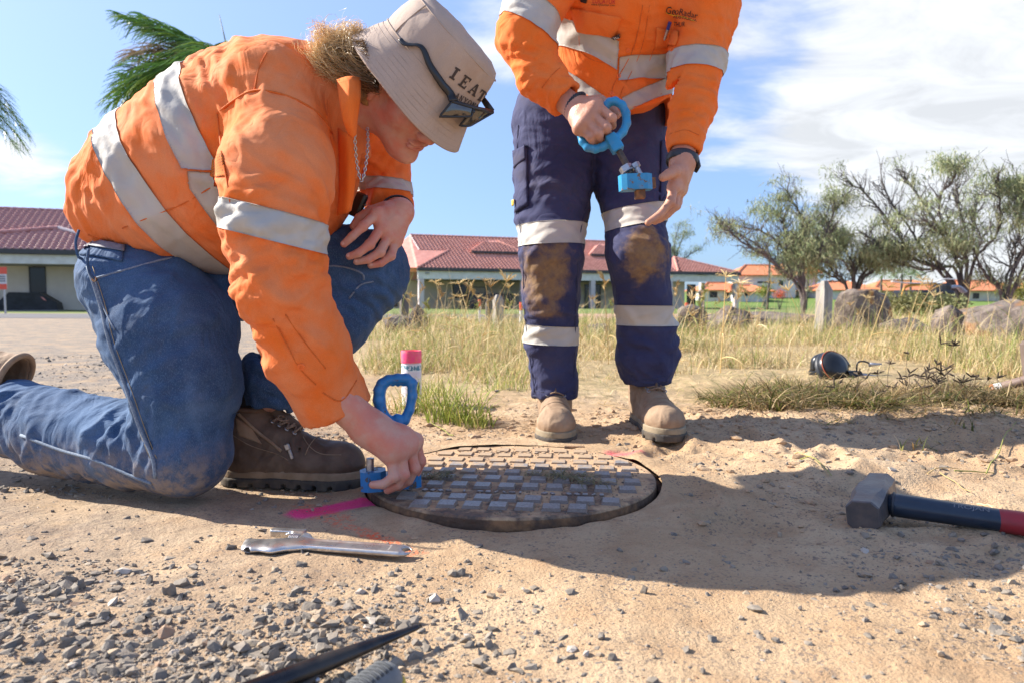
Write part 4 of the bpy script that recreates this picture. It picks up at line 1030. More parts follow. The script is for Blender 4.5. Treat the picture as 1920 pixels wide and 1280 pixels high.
# far white houses
def farhouse(px0, px1, ybase, yeave, ytop, Y, label, roof, wall, wins, inset=.28, depth=8):
    x0_, x1_ = (px0 - 960) / FPX * Y, (px1 - 960) / FPX * Y; zb = P(0, ybase, Y)[2]; ze = P(0, yeave, Y)[2]; zt = P(0, ytop, Y + depth / 2)[2]
    h = House('far_house', label, (x0_, Y, zb), (1, 0), 'orange roofed houses beyond the lawn'); W = x1_ - x0_; e = ze - zb; T_ = zt - zb; o = .5; i_ = W * inset
    h.box('wall', 0, W, 0, depth, -1.5, e, wall); pts = [(-o, -o, e), (W + o, -o, e), (W + o, depth + o, e), (-o, depth + o, e), (i_, depth / 2, T_), (W - i_, depth / 2, T_)]
    r = h.poly('roof', [pts[0], pts[1], pts[5], pts[4]], roof, .12); h.poly('roof_end', [pts[3], pts[0], pts[4]], roof, .12); h.poly('roof_end', [pts[1], pts[2], pts[5]], roof, .12); h.poly('roof_back', [pts[2], pts[3], pts[4], pts[5]], roof, .12)
    for (a, b_, c, d) in wins: h.window(W * a, W * b_, 0, e * c, e * d, 0)
    caps(h, pts[0], pts[4], roof, .16); caps(h, pts[1], pts[5], roof, .16); caps(h, pts[4], pts[5], roof, .16)
    return h
to = M['tile_orange']; wh = M['white']
farhouse(1384, 1490, 556, 516, 498, 92, 'two storey white house with an orange hip roof right of the carport', to, wh, [(.33, .62, .62, .7), (.7, .78, .5, .75)])
farhouse(1474, 1530, 556, 512, 488, 96, 'taller orange roofed white house behind the slim tree', to, wh, [(.3, .6, .4, .6)], .4)
farhouse(1320, 1400, 560, 544, 531, 86, 'low orange roofed house seen through the right carport', to, wh, [(.12, .3, .1, .8), (.5, .6, .1, .8)])
farhouse(1375, 1440, 558, 547, 536, 84, 'low orange roofed outbuilding in front of the white two storey house', to, wh, [(.3, .4, .2, .8)], .2)
farhouse(1545, 1640, 560, 544, 529, 88, 'orange roofed house behind the rusty boulder', to, wh, [(.5, .6, .1, .8)])
farhouse(1640, 1780, 560, 545, 527, 90, 'long orange roofed house behind the middle spreading tree', to, wh, [(.3, .4, .2, .7), (.6, .66, .2, .7)])
farhouse(1800, 1912, 562, 545, 527, 84, 'orange roofed house at the right behind the forked tree', to, M['render_beige'], [(.2, .3, .1, .7), (.8, .9, .1, .7)], .14)
farhouse(1930, 2060, 562, 545, 529, 88, 'orange roofed house past the right edge', to, wh, [(.3, .4, .1, .7)])
# half hidden yellow and white vehicle
vY = 17.0; vx = (1730 - 960) / FPX * vY; vz = gz(vx, vY); vr = thing('cart', 'small yellow and white open vehicle half hidden behind long grass under the trees', 'vehicle', (vx, vY, vz))
pv = lambda px, py, dy=0: P(px, py, vY + dy)
q = MB(); q.tube(catmull([pv(1690, 560), pv(1696, 540), pv(1712, 534), pv(1755, 532), pv(1760, 560)], 5), .022, 8); q2 = MB(); q2.tube(catmull([pv(1690, 560, 1), pv(1696, 542, 1), pv(1712, 536, 1), pv(1755, 534, 1)], 5), .022, 8); q2.build('yellow_rail', simple('yellow_rail', (.62, .33, .05), rough=.5), vr, True); q.build('yellow_hull', simple('yellow_paint', (.62, .33, .05), rough=.5), vr, True)
q = MB(); q.tube(catmull([pv(1672, 528), pv(1700, 531), pv(1745, 531), pv(1768, 524), pv(1790, 524)], 5), .016, 8, flat=((0, 1, 0), 3)); q.build('white_hood', simple('dull_white', (.5, .5, .5), rough=.5), vr, True)
q = MB(); q.tube(catmull([pv(1775, 540), pv(1795, 538), pv(1808, 548)], 5), [.04] * 11, 8, flat=((0, 1, 0), 3)); q.build('mudguard', simple('blue_grey', (.32, .38, .45), rough=.5), vr, True)
q = MB(); q.box(pv(1766, 543), (.22, .5, .30), None, .06); q.box(pv(1730, 560), (1.0, 1.0, .4), None, .06); q.build('engine', M['black_plastic'], vr)
# road-side sign at the left edge
sY = 26.0; sx = (-2 - 960) / FPX * sY; sr = thing('sign', 'red and white notice board on a post at the left edge', 'sign', (sx, sY, gz(sx, sY)))
a, b_ = P(-22, 501, sY), P(13, 543, sY); q = MB(); q.box((a + b_) / 2, (b_[0] - a[0], .03, a[2] - b_[2])); q.build('board', M['white'], sr)
for (y0, y1) in ((501, 514), (533, 543)):
    c0, c1 = P(-22, y0, sY - .03), P(13, y1, sY - .03); q = MB(); q.box((c0 + c1) / 2, (c1[0] - c0[0], .012, c0[2] - c1[2])); q.build('red_panel', M['marker_red'], sr)
for k in range(3):
    c0 = P(-6, 519 + k * 4.2, sY - .03); q = MB()
    for j in range(5): q.box(c0 + np.array((j * .07, 0, 0)), (.05, .008, .035))
    q.build('lettering', M['gutter'], sr)
q = MB(); q.tube([(sx - .1, sY + .05, gz(sx, sY)), (sx - .1, sY + .05, P(0, 505, sY)[2])], .04, 8); q.tube([(sx + .22, sY + .05, gz(sx, sY)), (sx + .22, sY + .05, P(0, 505, sY)[2])], .035, 8); q.build('post', M['zinc'], sr)

# ---------------------------------------------------------------- trees
def strands_to_mesh(name, Q, w, tint, mat, parent, flatup=None):
    """Q: (n, m, 3) centre lines -> flat tapered ribbons, one joined mesh"""
    n, m_, _ = Q.shape; T_ = np.gradient(Q, axis=1); T_ /= np.linalg.norm(T_, axis=2)[..., None] + 1e-9
    rv = RNG.normal(size=(n, 1, 3)) if flatup is None else flatup; S = np.cross(T_, np.broadcast_to(rv, T_.shape)); S /= np.linalg.norm(S, axis=2)[..., None] + 1e-9
    prof = np.linspace(1, .25, m_)[None, :, None] if m_ > 2 else np.ones((1, m_, 1)); W = w[:, None, None] * prof
    V = np.stack([Q - S * W, Q + S * W], 2).reshape(-1, 3); k = 2 * m_; base = (np.arange(n) * k)[:, None]
    F = np.concatenate([base + np.array([2 * i, 2 * i + 1, 2 * i + 3, 2 * i + 2]) for i in range(m_ - 1)])
    return tinted(name, V, F, np.repeat(tint, k, 0), mat, parent)
def wispy_tree(label, root, limbs, Y, seed, nclump, leaf=1.0, twigs=True, spread=1.3, rr=.065, leafy=None):
    """root and limb points are bearings of the photograph turned into places at the tree's own distance"""
    rg_ = np.random.default_rng(seed); x0_ = (root[0] - 960) / FPX * Y; t = thing('tree', label, 'tree', (x0_, Y, gz(x0_, Y)), 'wispy spreading trees beyond the verge')
    mb = MB(); base = P(root[0], root[1], Y); base[2] = gz(x0_, Y) - .1; ends = []
    for li, L in enumerate(limbs):
        dep = rg_.uniform(-1, 1) * spread; pts = [base] + [P(q[0], q[1], Y) + np.array((0, dep * (i + 1) / len(L), 0)) for i, q in enumerate(L)]
        c = catmull(pts, 6); c[2:] += rg_.normal(0, .014, c[2:].shape); r0 = rr * rg_.uniform(.7, 1.0); mb.tube(c, np.linspace(r0, .022, len(c)), 7)
        for i in range(6, len(c)):
            if rg_.random() < .72:
                for _ in range(rg_.integers(1, 3)):
                    d = (c[i] - c[i - 1]); d /= np.linalg.norm(d); d = d + rg_.normal(0, .65, 3) * np.array((1, 1, .7)); d[2] += .35; d /= np.linalg.norm(d); ln = rg_.uniform(.3, .85) * (1.2 - .5 * i / len(c))
                    q = np.array([c[i] + d * ln * s_ + rg_.normal(0, .04, 3) * (s_ > 0) for s_ in np.linspace(0, 1, 5)]); mb.tube(q, np.linspace(.028, .008, 5), 4, False); ends.append((q[-1], li)); ends.append((q[3], li))
                    for _ in range(3):
                        d2 = d + rg_.normal(0, .6, 3); d2[2] += .2; d2 /= np.linalg.norm(d2); q2 = np.array([q[rg_.integers(2, 5)] + d2 * rg_.uniform(.3, .75) * s_ for s_ in np.linspace(0, 1, 4)]); q2 += rg_.normal(0, .02, q2.shape) * np.linspace(0, 1, 4)[:, None]; mb.tube(q2, np.linspace(.012, .005, 4), 3, False); ends.append((q2[-1], li))
        ends.append((c[-1], li))
    mb.build('trunk', M['bark'], t, True)
    E_ = np.array([e[0] for e in ends]); li_ = np.array([e[1] for e in ends])
    if leafy is not None: E_ = E_[np.isin(li_, leafy) | (rg_.random(len(E_)) < .22)]
    noi = fbm(E_ * 1.1, 2, seed); E_ = E_[noi > .08]
    idx = rg_.integers(0, len(E_), nclump); C_ = E_[idx] + rg_.normal(0, .12 * leaf, (nclump, 3)) * np.array((1.3, 1.3, .7))
    n = nclump * 22; o = np.repeat(C_, 22, 0) + rg_.normal(0, .13 * leaf, (n, 3)) * np.array((1.3, 1.3, .7)); d = rg_.normal(0, .55, (n, 3)); d[:, 2] -= .55; d /= np.linalg.norm(d, axis=1)[:, None]
    ln = rg_.uniform(.08, .20, n) * leaf; s_ = np.linspace(0, 1, 3)[None, :, None]; Q = o[:, None] + d[:, None] * ln[:, None, None] * s_ - np.array((0, 0, .06)) * s_ ** 2
    tc = np.array([(.25, .30, .14), (.32, .35, .18), (.19, .25, .12), (.36, .37, .21)])[rg_.integers(0, 4, n)] * np.repeat(rg_.uniform(.7, 1.25, (nclump, 1)), 22, 0)
    strands_to_mesh('crown', Q, rg_.uniform(.008, .017, n) * leaf, tc, M['leaf'], t)
    return t
wispy_tree('wispy grey green tree leaning left beside the white two storey house', (1508, 566), [
    [(1500, 538), (1455, 505), (1420, 480), (1370, 455), (1345, 430)], [(1498, 535), (1460, 500), (1435, 465), (1400, 440), (1365, 425)], [(1504, 520), (1503, 485), (1475, 455), (1450, 430), (1400, 415)],
    [(1506, 515), (1505, 480), (1510, 440), (1500, 400), (1478, 360)], [(1506, 500), (1530, 485), (1545, 450), (1560, 405), (1575, 385)], [(1504, 510), (1490, 470), (1480, 420), (1470, 390)], [(1506, 520), (1520, 490), (1550, 480), (1570, 455)]], 24, 3, 380, 1.0)
wispy_tree('leafy wispy tree standing behind the timber post and rusty boulder', (1600, 560), [
    [(1592, 535), (1560, 510), (1530, 480), (1510, 455)], [(1600, 530), (1585, 500), (1560, 470), (1545, 420)], [(1605, 530), (1612, 500), (1600, 460), (1580, 420)], [(1612, 530), (1640, 500), (1650, 460), (1660, 430)], [(1606, 520), (1625, 480), (1640, 445)], [(1590, 530), (1570, 500), (1585, 450)], [(1620, 520), (1665, 490), (1680, 455)]], 25, 4, 430, 1.05)
wispy_tree('broad multi stemmed tree with half bare branches spreading left', (1808, 566), [
    [(1790, 520), (1745, 490), (1690, 470), (1650, 440)], [(1775, 515), (1720, 480), (1700, 430), (1670, 385), (1645, 350), (1615, 330)], [(1780, 510), (1745, 470), (1720, 420), (1690, 370), (1680, 330)], [(1805, 500), (1780, 470), (1745, 430), (1730, 380), (1750, 345)],
    [(1808, 505), (1790, 450), (1770, 400), (1745, 350), (1735, 325)], [(1812, 500), (1830, 470), (1850, 430), (1860, 390), (1890, 350)], [(1810, 500), (1812, 450), (1800, 400), (1790, 350)], [(1800, 505), (1750, 505), (1700, 490), (1665, 470)], [(1815, 490), (1845, 440), (1835, 390), (1820, 340)], [(1800, 490), (1770, 450), (1735, 440), (1700, 420)]], 23, 5, 330, 1.0, leafy=(0, 5, 9, 7, 3))
wispy_tree('forked tree at the right edge before the orange roof', (1882, 572), [
    [(1875, 545), (1850, 515), (1835, 480), (1850, 440)], [(1888, 545), (1905, 500), (1925, 450), (1940, 400)], [(1890, 540), (1915, 505), (1950, 470), (1990, 440)], [(1892, 530), (1905, 470), (1890, 420), (1900, 370)], [(1900, 500), (1930, 440), (1915, 380), (1905, 345)], [(1900, 490), (1960, 420), (1980, 350)]], 22, 6, 300, 1.0)
wispy_tree('sparse bare topped tree behind the carport right of the standing worker', (1262, 560), [
    [(1262, 500), (1255, 470), (1240, 445)], [(1265, 500), (1275, 460), (1285, 430)], [(1262, 495), (1262, 455), (1268, 430)], [(1262, 510), (1290, 480), (1315, 465)], [(1262, 500), (1240, 475), (1225, 455)]], 75, 7, 160, 1.6, rr=.14)
def palm_tree(label, px, py, Y, L, fr, seed, small=False, nleaf=46, group='palm trees', dead=0):
    rg_ = np.random.default_rng(seed); crown = P(px, py, Y); x_, z_ = crown[0], gz(crown[0], Y); t = thing('palm_tree', label, 'palm tree', (x_, Y, z_), group)
    mb = MB(); n = 14; c = np.array([(x_ + .15 * math.sin(i / n * 2), Y, z_ + (crown[2] - z_ - .1) * i / n) for i in range(n + 1)]); mb.tube(c, np.array([.17 - .06 * i / n + .012 * (i % 2) for i in range(n + 1)]) * (.7 if small else 1), 10); mb.build('trunk', M['bark'], t, True)
    for k, (ax, az, droop) in enumerate(fr):
        d = np.array((math.cos(ax) * math.cos(az), math.sin(ax) * math.cos(az), math.sin(az))); s_ = np.linspace(0, 1, 12)
        sp = crown + d * (L * s_)[:, None] * 1.0 - np.array((0, 0, 1.)) * (droop * L * s_ ** 2.2)[:, None]; rb = MB(); rb.tube(sp, np.linspace(.028, .006, 12) * (.6 if small else 1), 5)
        fro = rb.build('frond', M['palm_rib'], t, True)
        m_ = nleaf * 2; u = np.repeat(np.linspace(.12, 1, nleaf), 2) ; side = np.tile((-1, 1), nleaf); pos = np.stack([np.interp(u, s_, sp[:, a]) for a in range(3)], 1)
        pos2 = np.stack([np.interp(np.minimum(u + .02, 1.0), s_, sp[:, a]) for a in range(3)], 1); fw = pos2 - np.stack([np.interp(u - .02, s_, sp[:, a]) for a in range(3)], 1); fw /= np.linalg.norm(fw, axis=1)[:, None]
        sd = np.cross(fw, (0, 0, 1.)); sd /= np.linalg.norm(sd, axis=1)[:, None] + 1e-6; ll = L * .36 * np.sin(np.clip(u * 2.6 + .35, 0, 3.1)) ** .6 * rg_.uniform(.8, 1.1, m_); upj = rg_.uniform(-.25, .65, m_)
        dr = sd * side[:, None] * .75 + fw * .75 + np.array((0, 0, 1.)) * upj[:, None]; dr /= np.linalg.norm(dr, axis=1)[:, None]; q = np.linspace(0, 1, 5)[None, :, None]
        Q = pos[:, None] + dr[:, None] * ll[:, None, None] * q - np.array((0, 0, 1.)) * ll[:, None, None] * .55 * q ** 2
        isd = k < dead; tt = (np.array((.26, .19, .13)) if isd else np.array((.075, .16, .035))) * rg_.uniform(.6, 1.7, (m_, 1)) + (0 if isd else (rg_.random((m_, 1)) < .25) * np.array((.12, .12, 0)))
        strands_to_mesh('leaflets', Q, rg_.uniform(.011, .020, m_) * (L / 2.6), tt, M['palm'], fro)
    return t
M['palm_rib'] = simple('palm_rib', (.16, .19, .06), rough=.5)
pi = math.pi
p1 = palm_tree('green palm tree with windblown fronds behind the kneeling worker back', 445, 122, 17, 2.75, [(pi * .98, .36, .25), (pi * 1.05, .02, .30), (pi * .93, .18, .30), (pi * 1.02, .24, .35), (pi * .92, .50, .10), (pi * .97, .52, .06), (pi * 1.06, .40, .05), (pi * 1.0, .10, .50), (pi * 1.08, .02, .42), (pi * .94, -.05, .35), (.35, .55, .5), (-.3, .35, .5), (0.1, .1, .6), (pi * .5, .6, .5), (pi * 1.5, .2, .6), (pi * 1.1, -.25, .45)], 1, dead=1, nleaf=95)
sp_ = MB(); sp_.tube([P(432, 118, 17), P(411, 28, 17)], [.025, .008], 6); sp_.build('spear_leaf', M['palm_rib'], p1, True)
palm_tree('dark drooping palm cut off by the left edge', -90, 160, 16, 1.5, [(0, .55, .85), (.3, .2, .9), (-.4, .1, .8), (.05, -.1, .55), (.2, -.3, .6), (pi, .4, .6), (pi * .8, .1, .6), (pi * 1.3, .3, .6), (.1, -.5, .45)], 2, nleaf=40)
sfr = lambda r: [(i / 9 * 6.28 + r, .9 - .13 * (i % 4) * 2, .75) for i in range(11)]
for (px, py, Y, lab, sd_) in ((1440, 478, 60, 'small far palm rising over the white two storey house', 3), (1512, 500, 58, 'small far palm behind the slim forked trunk', 4), (1688, 512, 60, 'small far palm left of the yellow vehicle', 5), (1705, 516, 62, 'shorter far palm just right of another over the orange roof', 6), (1650, 515, 64, 'far palm between the leafy tree and broad tree', 8)):
    palm_tree(lab, px, py, Y, 1.9, sfr(sd_), sd_, True, 14)
def bush(px, py, Y, r, label, col, seed, n=900, zs=.8):
    rg_ = np.random.default_rng(seed); c = P(px, py, Y); t = thing('shrub', label, 'shrub', (c[0], Y, gz(c[0], Y)))
    d = rg_.normal(size=(n, 3)); d /= np.linalg.norm(d, axis=1)[:, None]; o = c + d * r * rg_.uniform(.3, 1.1, (n, 1)) * np.array((1, 1, zs)) * (1 + .3 * fbm(d * 2, 2, seed)[:, None]); a = rg_.normal(size=(n, 3)); a /= np.linalg.norm(a, axis=1)[:, None]; q = np.linspace(0, 1, 3)[None, :, None]
    Q = o[:, None] + a[:, None] * r * .16 * q; strands_to_mesh('leaves', Q, np.full(n, r * .045), np.array(col) * rg_.uniform(.5, 1.4, (n, 1)), M['leaf'], t)
    mb = MB()
    for k in range(5): mb.tube([(c[0], Y, gz(c[0], Y)), c + rg_.normal(0, r * .4, 3)], [.03 * r + .01, .01], 5)
    mb.build('stems', M['bark'], t)
bush(1434, 545, 70, .9, 'round yellow green shrub at the foot of the white house', (.25, .28, .06), 1)
bush(1462, 552, 55, .55, 'small orange red flowering shrub on the lawn', (.65, .14, .05), 2, 500)
bush(1905, 548, 30, .7, 'yellow green bush at the right edge behind the forked tree', (.28, .27, .07), 3)
bush(1700, 570, 15, .45, 'olive scrub growing in front of the yellow vehicle', (.22, .22, .09), 4, 1300, .6)
bush(1770, 575, 14.5, .45, 'olive scrub right of the yellow vehicle', (.20, .21, .09), 5, 1300, .6)
bush(1640, 560, 15.5, .35, 'olive scrub left of the yellow vehicle', (.22, .23, .10), 6, 900, .6)

# ================================================================ people
def bvh_of(V, F): return BVHTree.FromPolygons([tuple(v) for v in V], [tuple(int(i) for i in f) for f in F])
def cast(px, py, bv, far=10):
    d = ray_dir(px, py); d = d / np.linalg.norm(d); h = bv.ray_cast(Vector((0, 0, CAMZ)), Vector(d), far)
    if h[0] is None: return None
    n = h[1]; n = -n if n.dot(Vector(d)) > 0 else n
    return np.array(h[0]), np.array(n)
def castn(px, py, bv):
    h = cast(px, py, bv)
    if h is not None: return h
    for r in (3, 6, 10, 16, 24):
        for a in np.arange(0, 6.28, .6):
            h = cast(px + r * math.cos(a), py + r * math.sin(a), bv)
            if h is not None: return h
    d = ray_dir(px, py); best = None                     # past the edge: the nearest place on the surface
    for t_ in np.arange(1.0, 2.2, .04):
        q = bv.find_nearest(Vector(np.array((0, 0, CAMZ)) + d * t_))
        if best is None or q[3] < best[3]: best = q
    return np.array(best[0]), np.array(best[1])
def draped_line(name, pts, bv, mat, parent, r=.0011, off=.0006, step=6):
    """a seam or cord that lies on a surface"""
    pts = catmull([(a, b, 0) for a, b in pts], 5)[:, :2]; out = []
    for a, b in pts:
        h = cast(a, b, bv)
        if h is not None: out.append(h[0] + h[1] * off)
    if len(out) < 3: return None
    out = np.array(out); keep = [0]
    for i in range(1, len(out)):
        if np.linalg.norm(out[i] - out[keep[-1]]) < .06: keep.append(i)
    out = out[keep]
    if len(out) < 3: return None
    for _ in range(2): out[1:-1] = .5 * out[1:-1] + .25 * (out[:-2] + out[2:])
    mb = MB(); mb.tube(out, r, 5); return mb.build(name, mat, parent, True)
def draped_patch(name, quad, bv, mat, parent, nu=14, nv=10, off=.003, bulge=0.0, edge=None):
    """cloth panel lying on a garment: corners are bearings, every point is dropped on the cloth"""
    q = np.array(quad, float); V = []; 
    for i in range(nu + 1):
        for j in range(nv + 1):
            u, v = i / nu, j / nv; p = (q[0] * (1 - u) + q[1] * u) * (1 - v) + (q[3] * (1 - u) + q[2] * u) * v
            h = castn(p[0], p[1], bv); e = min(u, 1 - u, v, 1 - v) * 2
            V.append(h[0] + h[1] * (off + bulge * (1 - (1 - e) ** 2)))
    V = np.array(V).reshape(nu + 1, nv + 1, 3)
    for _ in range(2): V[1:-1, 1:-1] = .5 * V[1:-1, 1:-1] + .125 * (V[2:, 1:-1] + V[:-2, 1:-1] + V[1:-1, 2:] + V[1:-1, :-2])
    V = V.reshape(-1, 3); n = len(V)
    cdir = np.array((0, 0, CAMZ)) - V; cdir /= np.linalg.norm(cdir, axis=1)[:, None]; B = V - cdir * (off + .002)
    F = []; 
    for i in range(nu):
        for j in range(nv): a = i * (nv + 1) + j; F.append((a, a + nv + 1, a + nv + 2, a + 1)); 
    ring = [i * (nv + 1) for i in range(nu)] + [nu * (nv + 1) + j for j in range(nv)] + [i * (nv + 1) + nv for i in range(nu, 0, -1)] + [j for j in range(nv, 0, -1)]
    m_ = len(ring); F += [(ring[i], n + ring[i], n + ring[(i + 1) % m_], ring[(i + 1) % m_]) for i in range(m_)]
    return add(name, np.concatenate([V, B]), F, mat, parent, True)
def capsd(Pt, pts, rs):
    d = np.full(len(Pt), 9.)
    for i in range(len(pts) - 1):
        a, b = np.asarray(pts[i]), np.asarray(pts[i + 1]); ba = b - a; t = np.clip((Pt - a) @ ba / (ba @ ba), 0, 1); d = np.minimum(d, np.linalg.norm(Pt - a - t[:, None] * ba, axis=1) - (rs[i] + (rs[i + 1] - rs[i]) * t))
    return d
def band(name, V, F, c, n, w, mat, parent, sel=None, off=.0016):
    """cuts a strip of cloth between two planes out of a garment's surface, a little proud of it"""
    c = np.asarray(c, float); n = np.asarray(n, float); n = n / np.linalg.norm(n); d = (V - c) @ n
    m_ = (np.abs(d) < w / 2 + .012); 
    if sel is not None: m_ &= sel
    Fs = F[m_[F].all(1)]
    if len(Fs) == 0: return None
    N = vnormals(V, F); u, inv = np.unique(Fs, return_inverse=True); Vs = V[u] + N[u] * off; Fs = inv.reshape(Fs.shape)
    me = mesh_data(name, Vs, Fs, True); bm = bmesh.new(); bm.from_mesh(me)
    for s_ in (1, -1):
        bmesh.ops.bisect_plane(bm, geom=bm.verts[:] + bm.edges[:] + bm.faces[:], plane_co=Vector(c + n * s_ * w / 2), plane_no=Vector(n * s_), clear_outer=True)
    be = [e for e in bm.edges if e.is_boundary]
    if be:
        r = bmesh.ops.extrude_edge_only(bm, edges=be); nv = [v for v in r['geom'] if isinstance(v, bmesh.types.BMVert)]; bm.normal_update()
        for v in nv: v.co -= v.normal * (off + .001)
    bm.verts.index_update(); bm.faces.index_update(); bm.verts.ensure_lookup_table(); bm.faces.ensure_lookup_table(); seen = set(); isl = []          # a strip that falls in two becomes two parts
    for f0_ in bm.faces:
        if f0_.index in seen: continue
        st, L_ = [f0_], []; seen.add(f0_.index)
        while st:
            q = st.pop(); L_.append(q)
            for e in q.edges:
                for g_ in e.link_faces:
                    if g_.index not in seen: seen.add(g_.index); st.append(g_)
        isl.append(L_)
    tot = len(bm.faces); o = None; bpy.data.meshes.remove(me)
    for L_ in isl:
        if len(L_) < .06 * tot: continue
        ids = {}; Vn = []; Fn = []
        for f_ in L_:
            Fn.append([ids.setdefault(v.index, len(ids)) for v in f_.verts])
        inv_ = sorted(ids, key=ids.get); Vn = [bm.verts[k].co[:] for k in inv_]; o = add(name, Vn, Fn, mat, parent, True)
    bm.free(); return o
def auto_folds(pts, rs, n, seed, amp=(.003, .006), lam=(.028, .055), s=(.05, .09)):
    rg_ = np.random.default_rng(seed); out = []; pts = [np.asarray(p) for p in pts]
    for _ in range(n):
        i = rg_.integers(0, len(pts) - 1); t_ = rg_.random(); c = pts[i] * (1 - t_) + pts[i + 1] * t_; r = rs[i] * (1 - t_) + rs[i + 1] * t_; ax = pts[i + 1] - pts[i]; ax /= np.linalg.norm(ax)
        o = rg_.normal(size=3); o -= ax * (o @ ax); o /= np.linalg.norm(o); o[1] = -abs(o[1]) if rg_.random() < .75 else o[1]
        side = np.cross(ax, o); d = ax + side * rg_.normal(0, .7); out.append((c + o * r, rg_.uniform(*s), d, rg_.uniform(*lam), rg_.uniform(*amp)))
    return out
def finish(fld, specs, seed, rum=((.0035, .09), (.0018, .035)), smooth=1, crumbs=.02):
    V, F = fld.mesh(smooth); V, F = keep_big(V, F, crumbs); N = vnormals(V, F); V = folds(V, N, specs, seed)
    for k, (a, s_) in enumerate(rum): V = rumple(V, vnormals(V, F), a, s_, seed + 40 + k)
    V = lap(V, F, .3); return V, F
def hand(fld, W, arm, fingers, s=1.0, palm=.0125, wr=.021, thumb=None, k=.010):
    """W wrist, arm a point up the forearm, fingers four joint lists knuckle to tip"""
    W = np.asarray(W, float); n = len(fingers)
    fld.cone(arm[0], W, arm[1], wr, 0)
    for f in fingers: fld.cone(W, f[0], wr * .82, palm * s, .016)
    for a, b in zip(fingers[:-1], fingers[1:]): fld.cone(np.asarray(a[0]), np.asarray(b[0]), palm * .92 * s, palm * .92 * s, .008); m1 = (np.asarray(a[0]) + W) / 2; m2 = (np.asarray(b[0]) + W) / 2; fld.cone(m1, m2, palm * 1.15 * s, palm * 1.15 * s, .01)
    R_ = [.0102, .0092, .0082, .0070]
    for i, f in enumerate(fingers):
        q = .93 if i == n - 1 else 1.0
        for j in range(3): fld.cone(f[j], f[j + 1], R_[j] * s * q, R_[j + 1] * s * q, .0045 if j == 0 else .002)
        for j in (1,): fld.ell(f[j], np.array((1, 1, 1.)) * R_[j] * s * q * 1.10, None, .004)
    if thumb is not None:
        R2 = [.0155, .0125, .0108, .0088]
        for j in range(len(thumb) - 1): fld.cone(thumb[j], thumb[j + 1], R2[j] * s, R2[j + 1] * s, .010 if j == 0 else .003)
def nails(fingers, dorsal, parent, s=1.0):
    for f in fingers:
        a, b = np.asarray(f[-2], float), np.asarray(f[-1], float); d = (b - a) / np.linalg.norm(b - a); up = np.asarray(dorsal, float); up = up - d * (up @ d); up /= np.linalg.norm(up); y = np.cross(up, d)
        V = []; nn = 7
        for i in range(nn):
            for j in range(nn):
                u, v = i / (nn - 1) * 2 - 1, j / (nn - 1) * 2 - 1; q = math.sqrt(max(0, 1 - .35 * u * u)); V.append(b - d * .001 + d * u * .0052 * s + y * v * .0050 * s * q + up * (.0073 * s - .0022 * v * v * s - .0009 * u * u))
        F = [(i * nn + j, (i + 1) * nn + j, (i + 1) * nn + j + 1, i * nn + j + 1) for i in range(nn - 1) for j in range(nn - 1)]
        add('nail', np.array(V), F, M['nail'], parent, True)
def ring_loop(c, ax, ra, rb, ref, n=40):
    ax = np.asarray(ax, float) / np.linalg.norm(ax); u = np.asarray(ref, float); u = u - ax * (u @ ax); u /= np.linalg.norm(u); v = np.cross(ax, u); a = np.arange(n) / n * 2 * math.pi
    return np.asarray(c) + np.cos(a)[:, None] * u * ra + np.sin(a)[:, None] * v * rb
def join_shells(parts):
    Vs, Fs, o = [], [], 0
    for V, F in parts: Vs.append(V); Fs.append(F + o); o += len(V)
    return np.concatenate(Vs), np.concatenate(Fs)
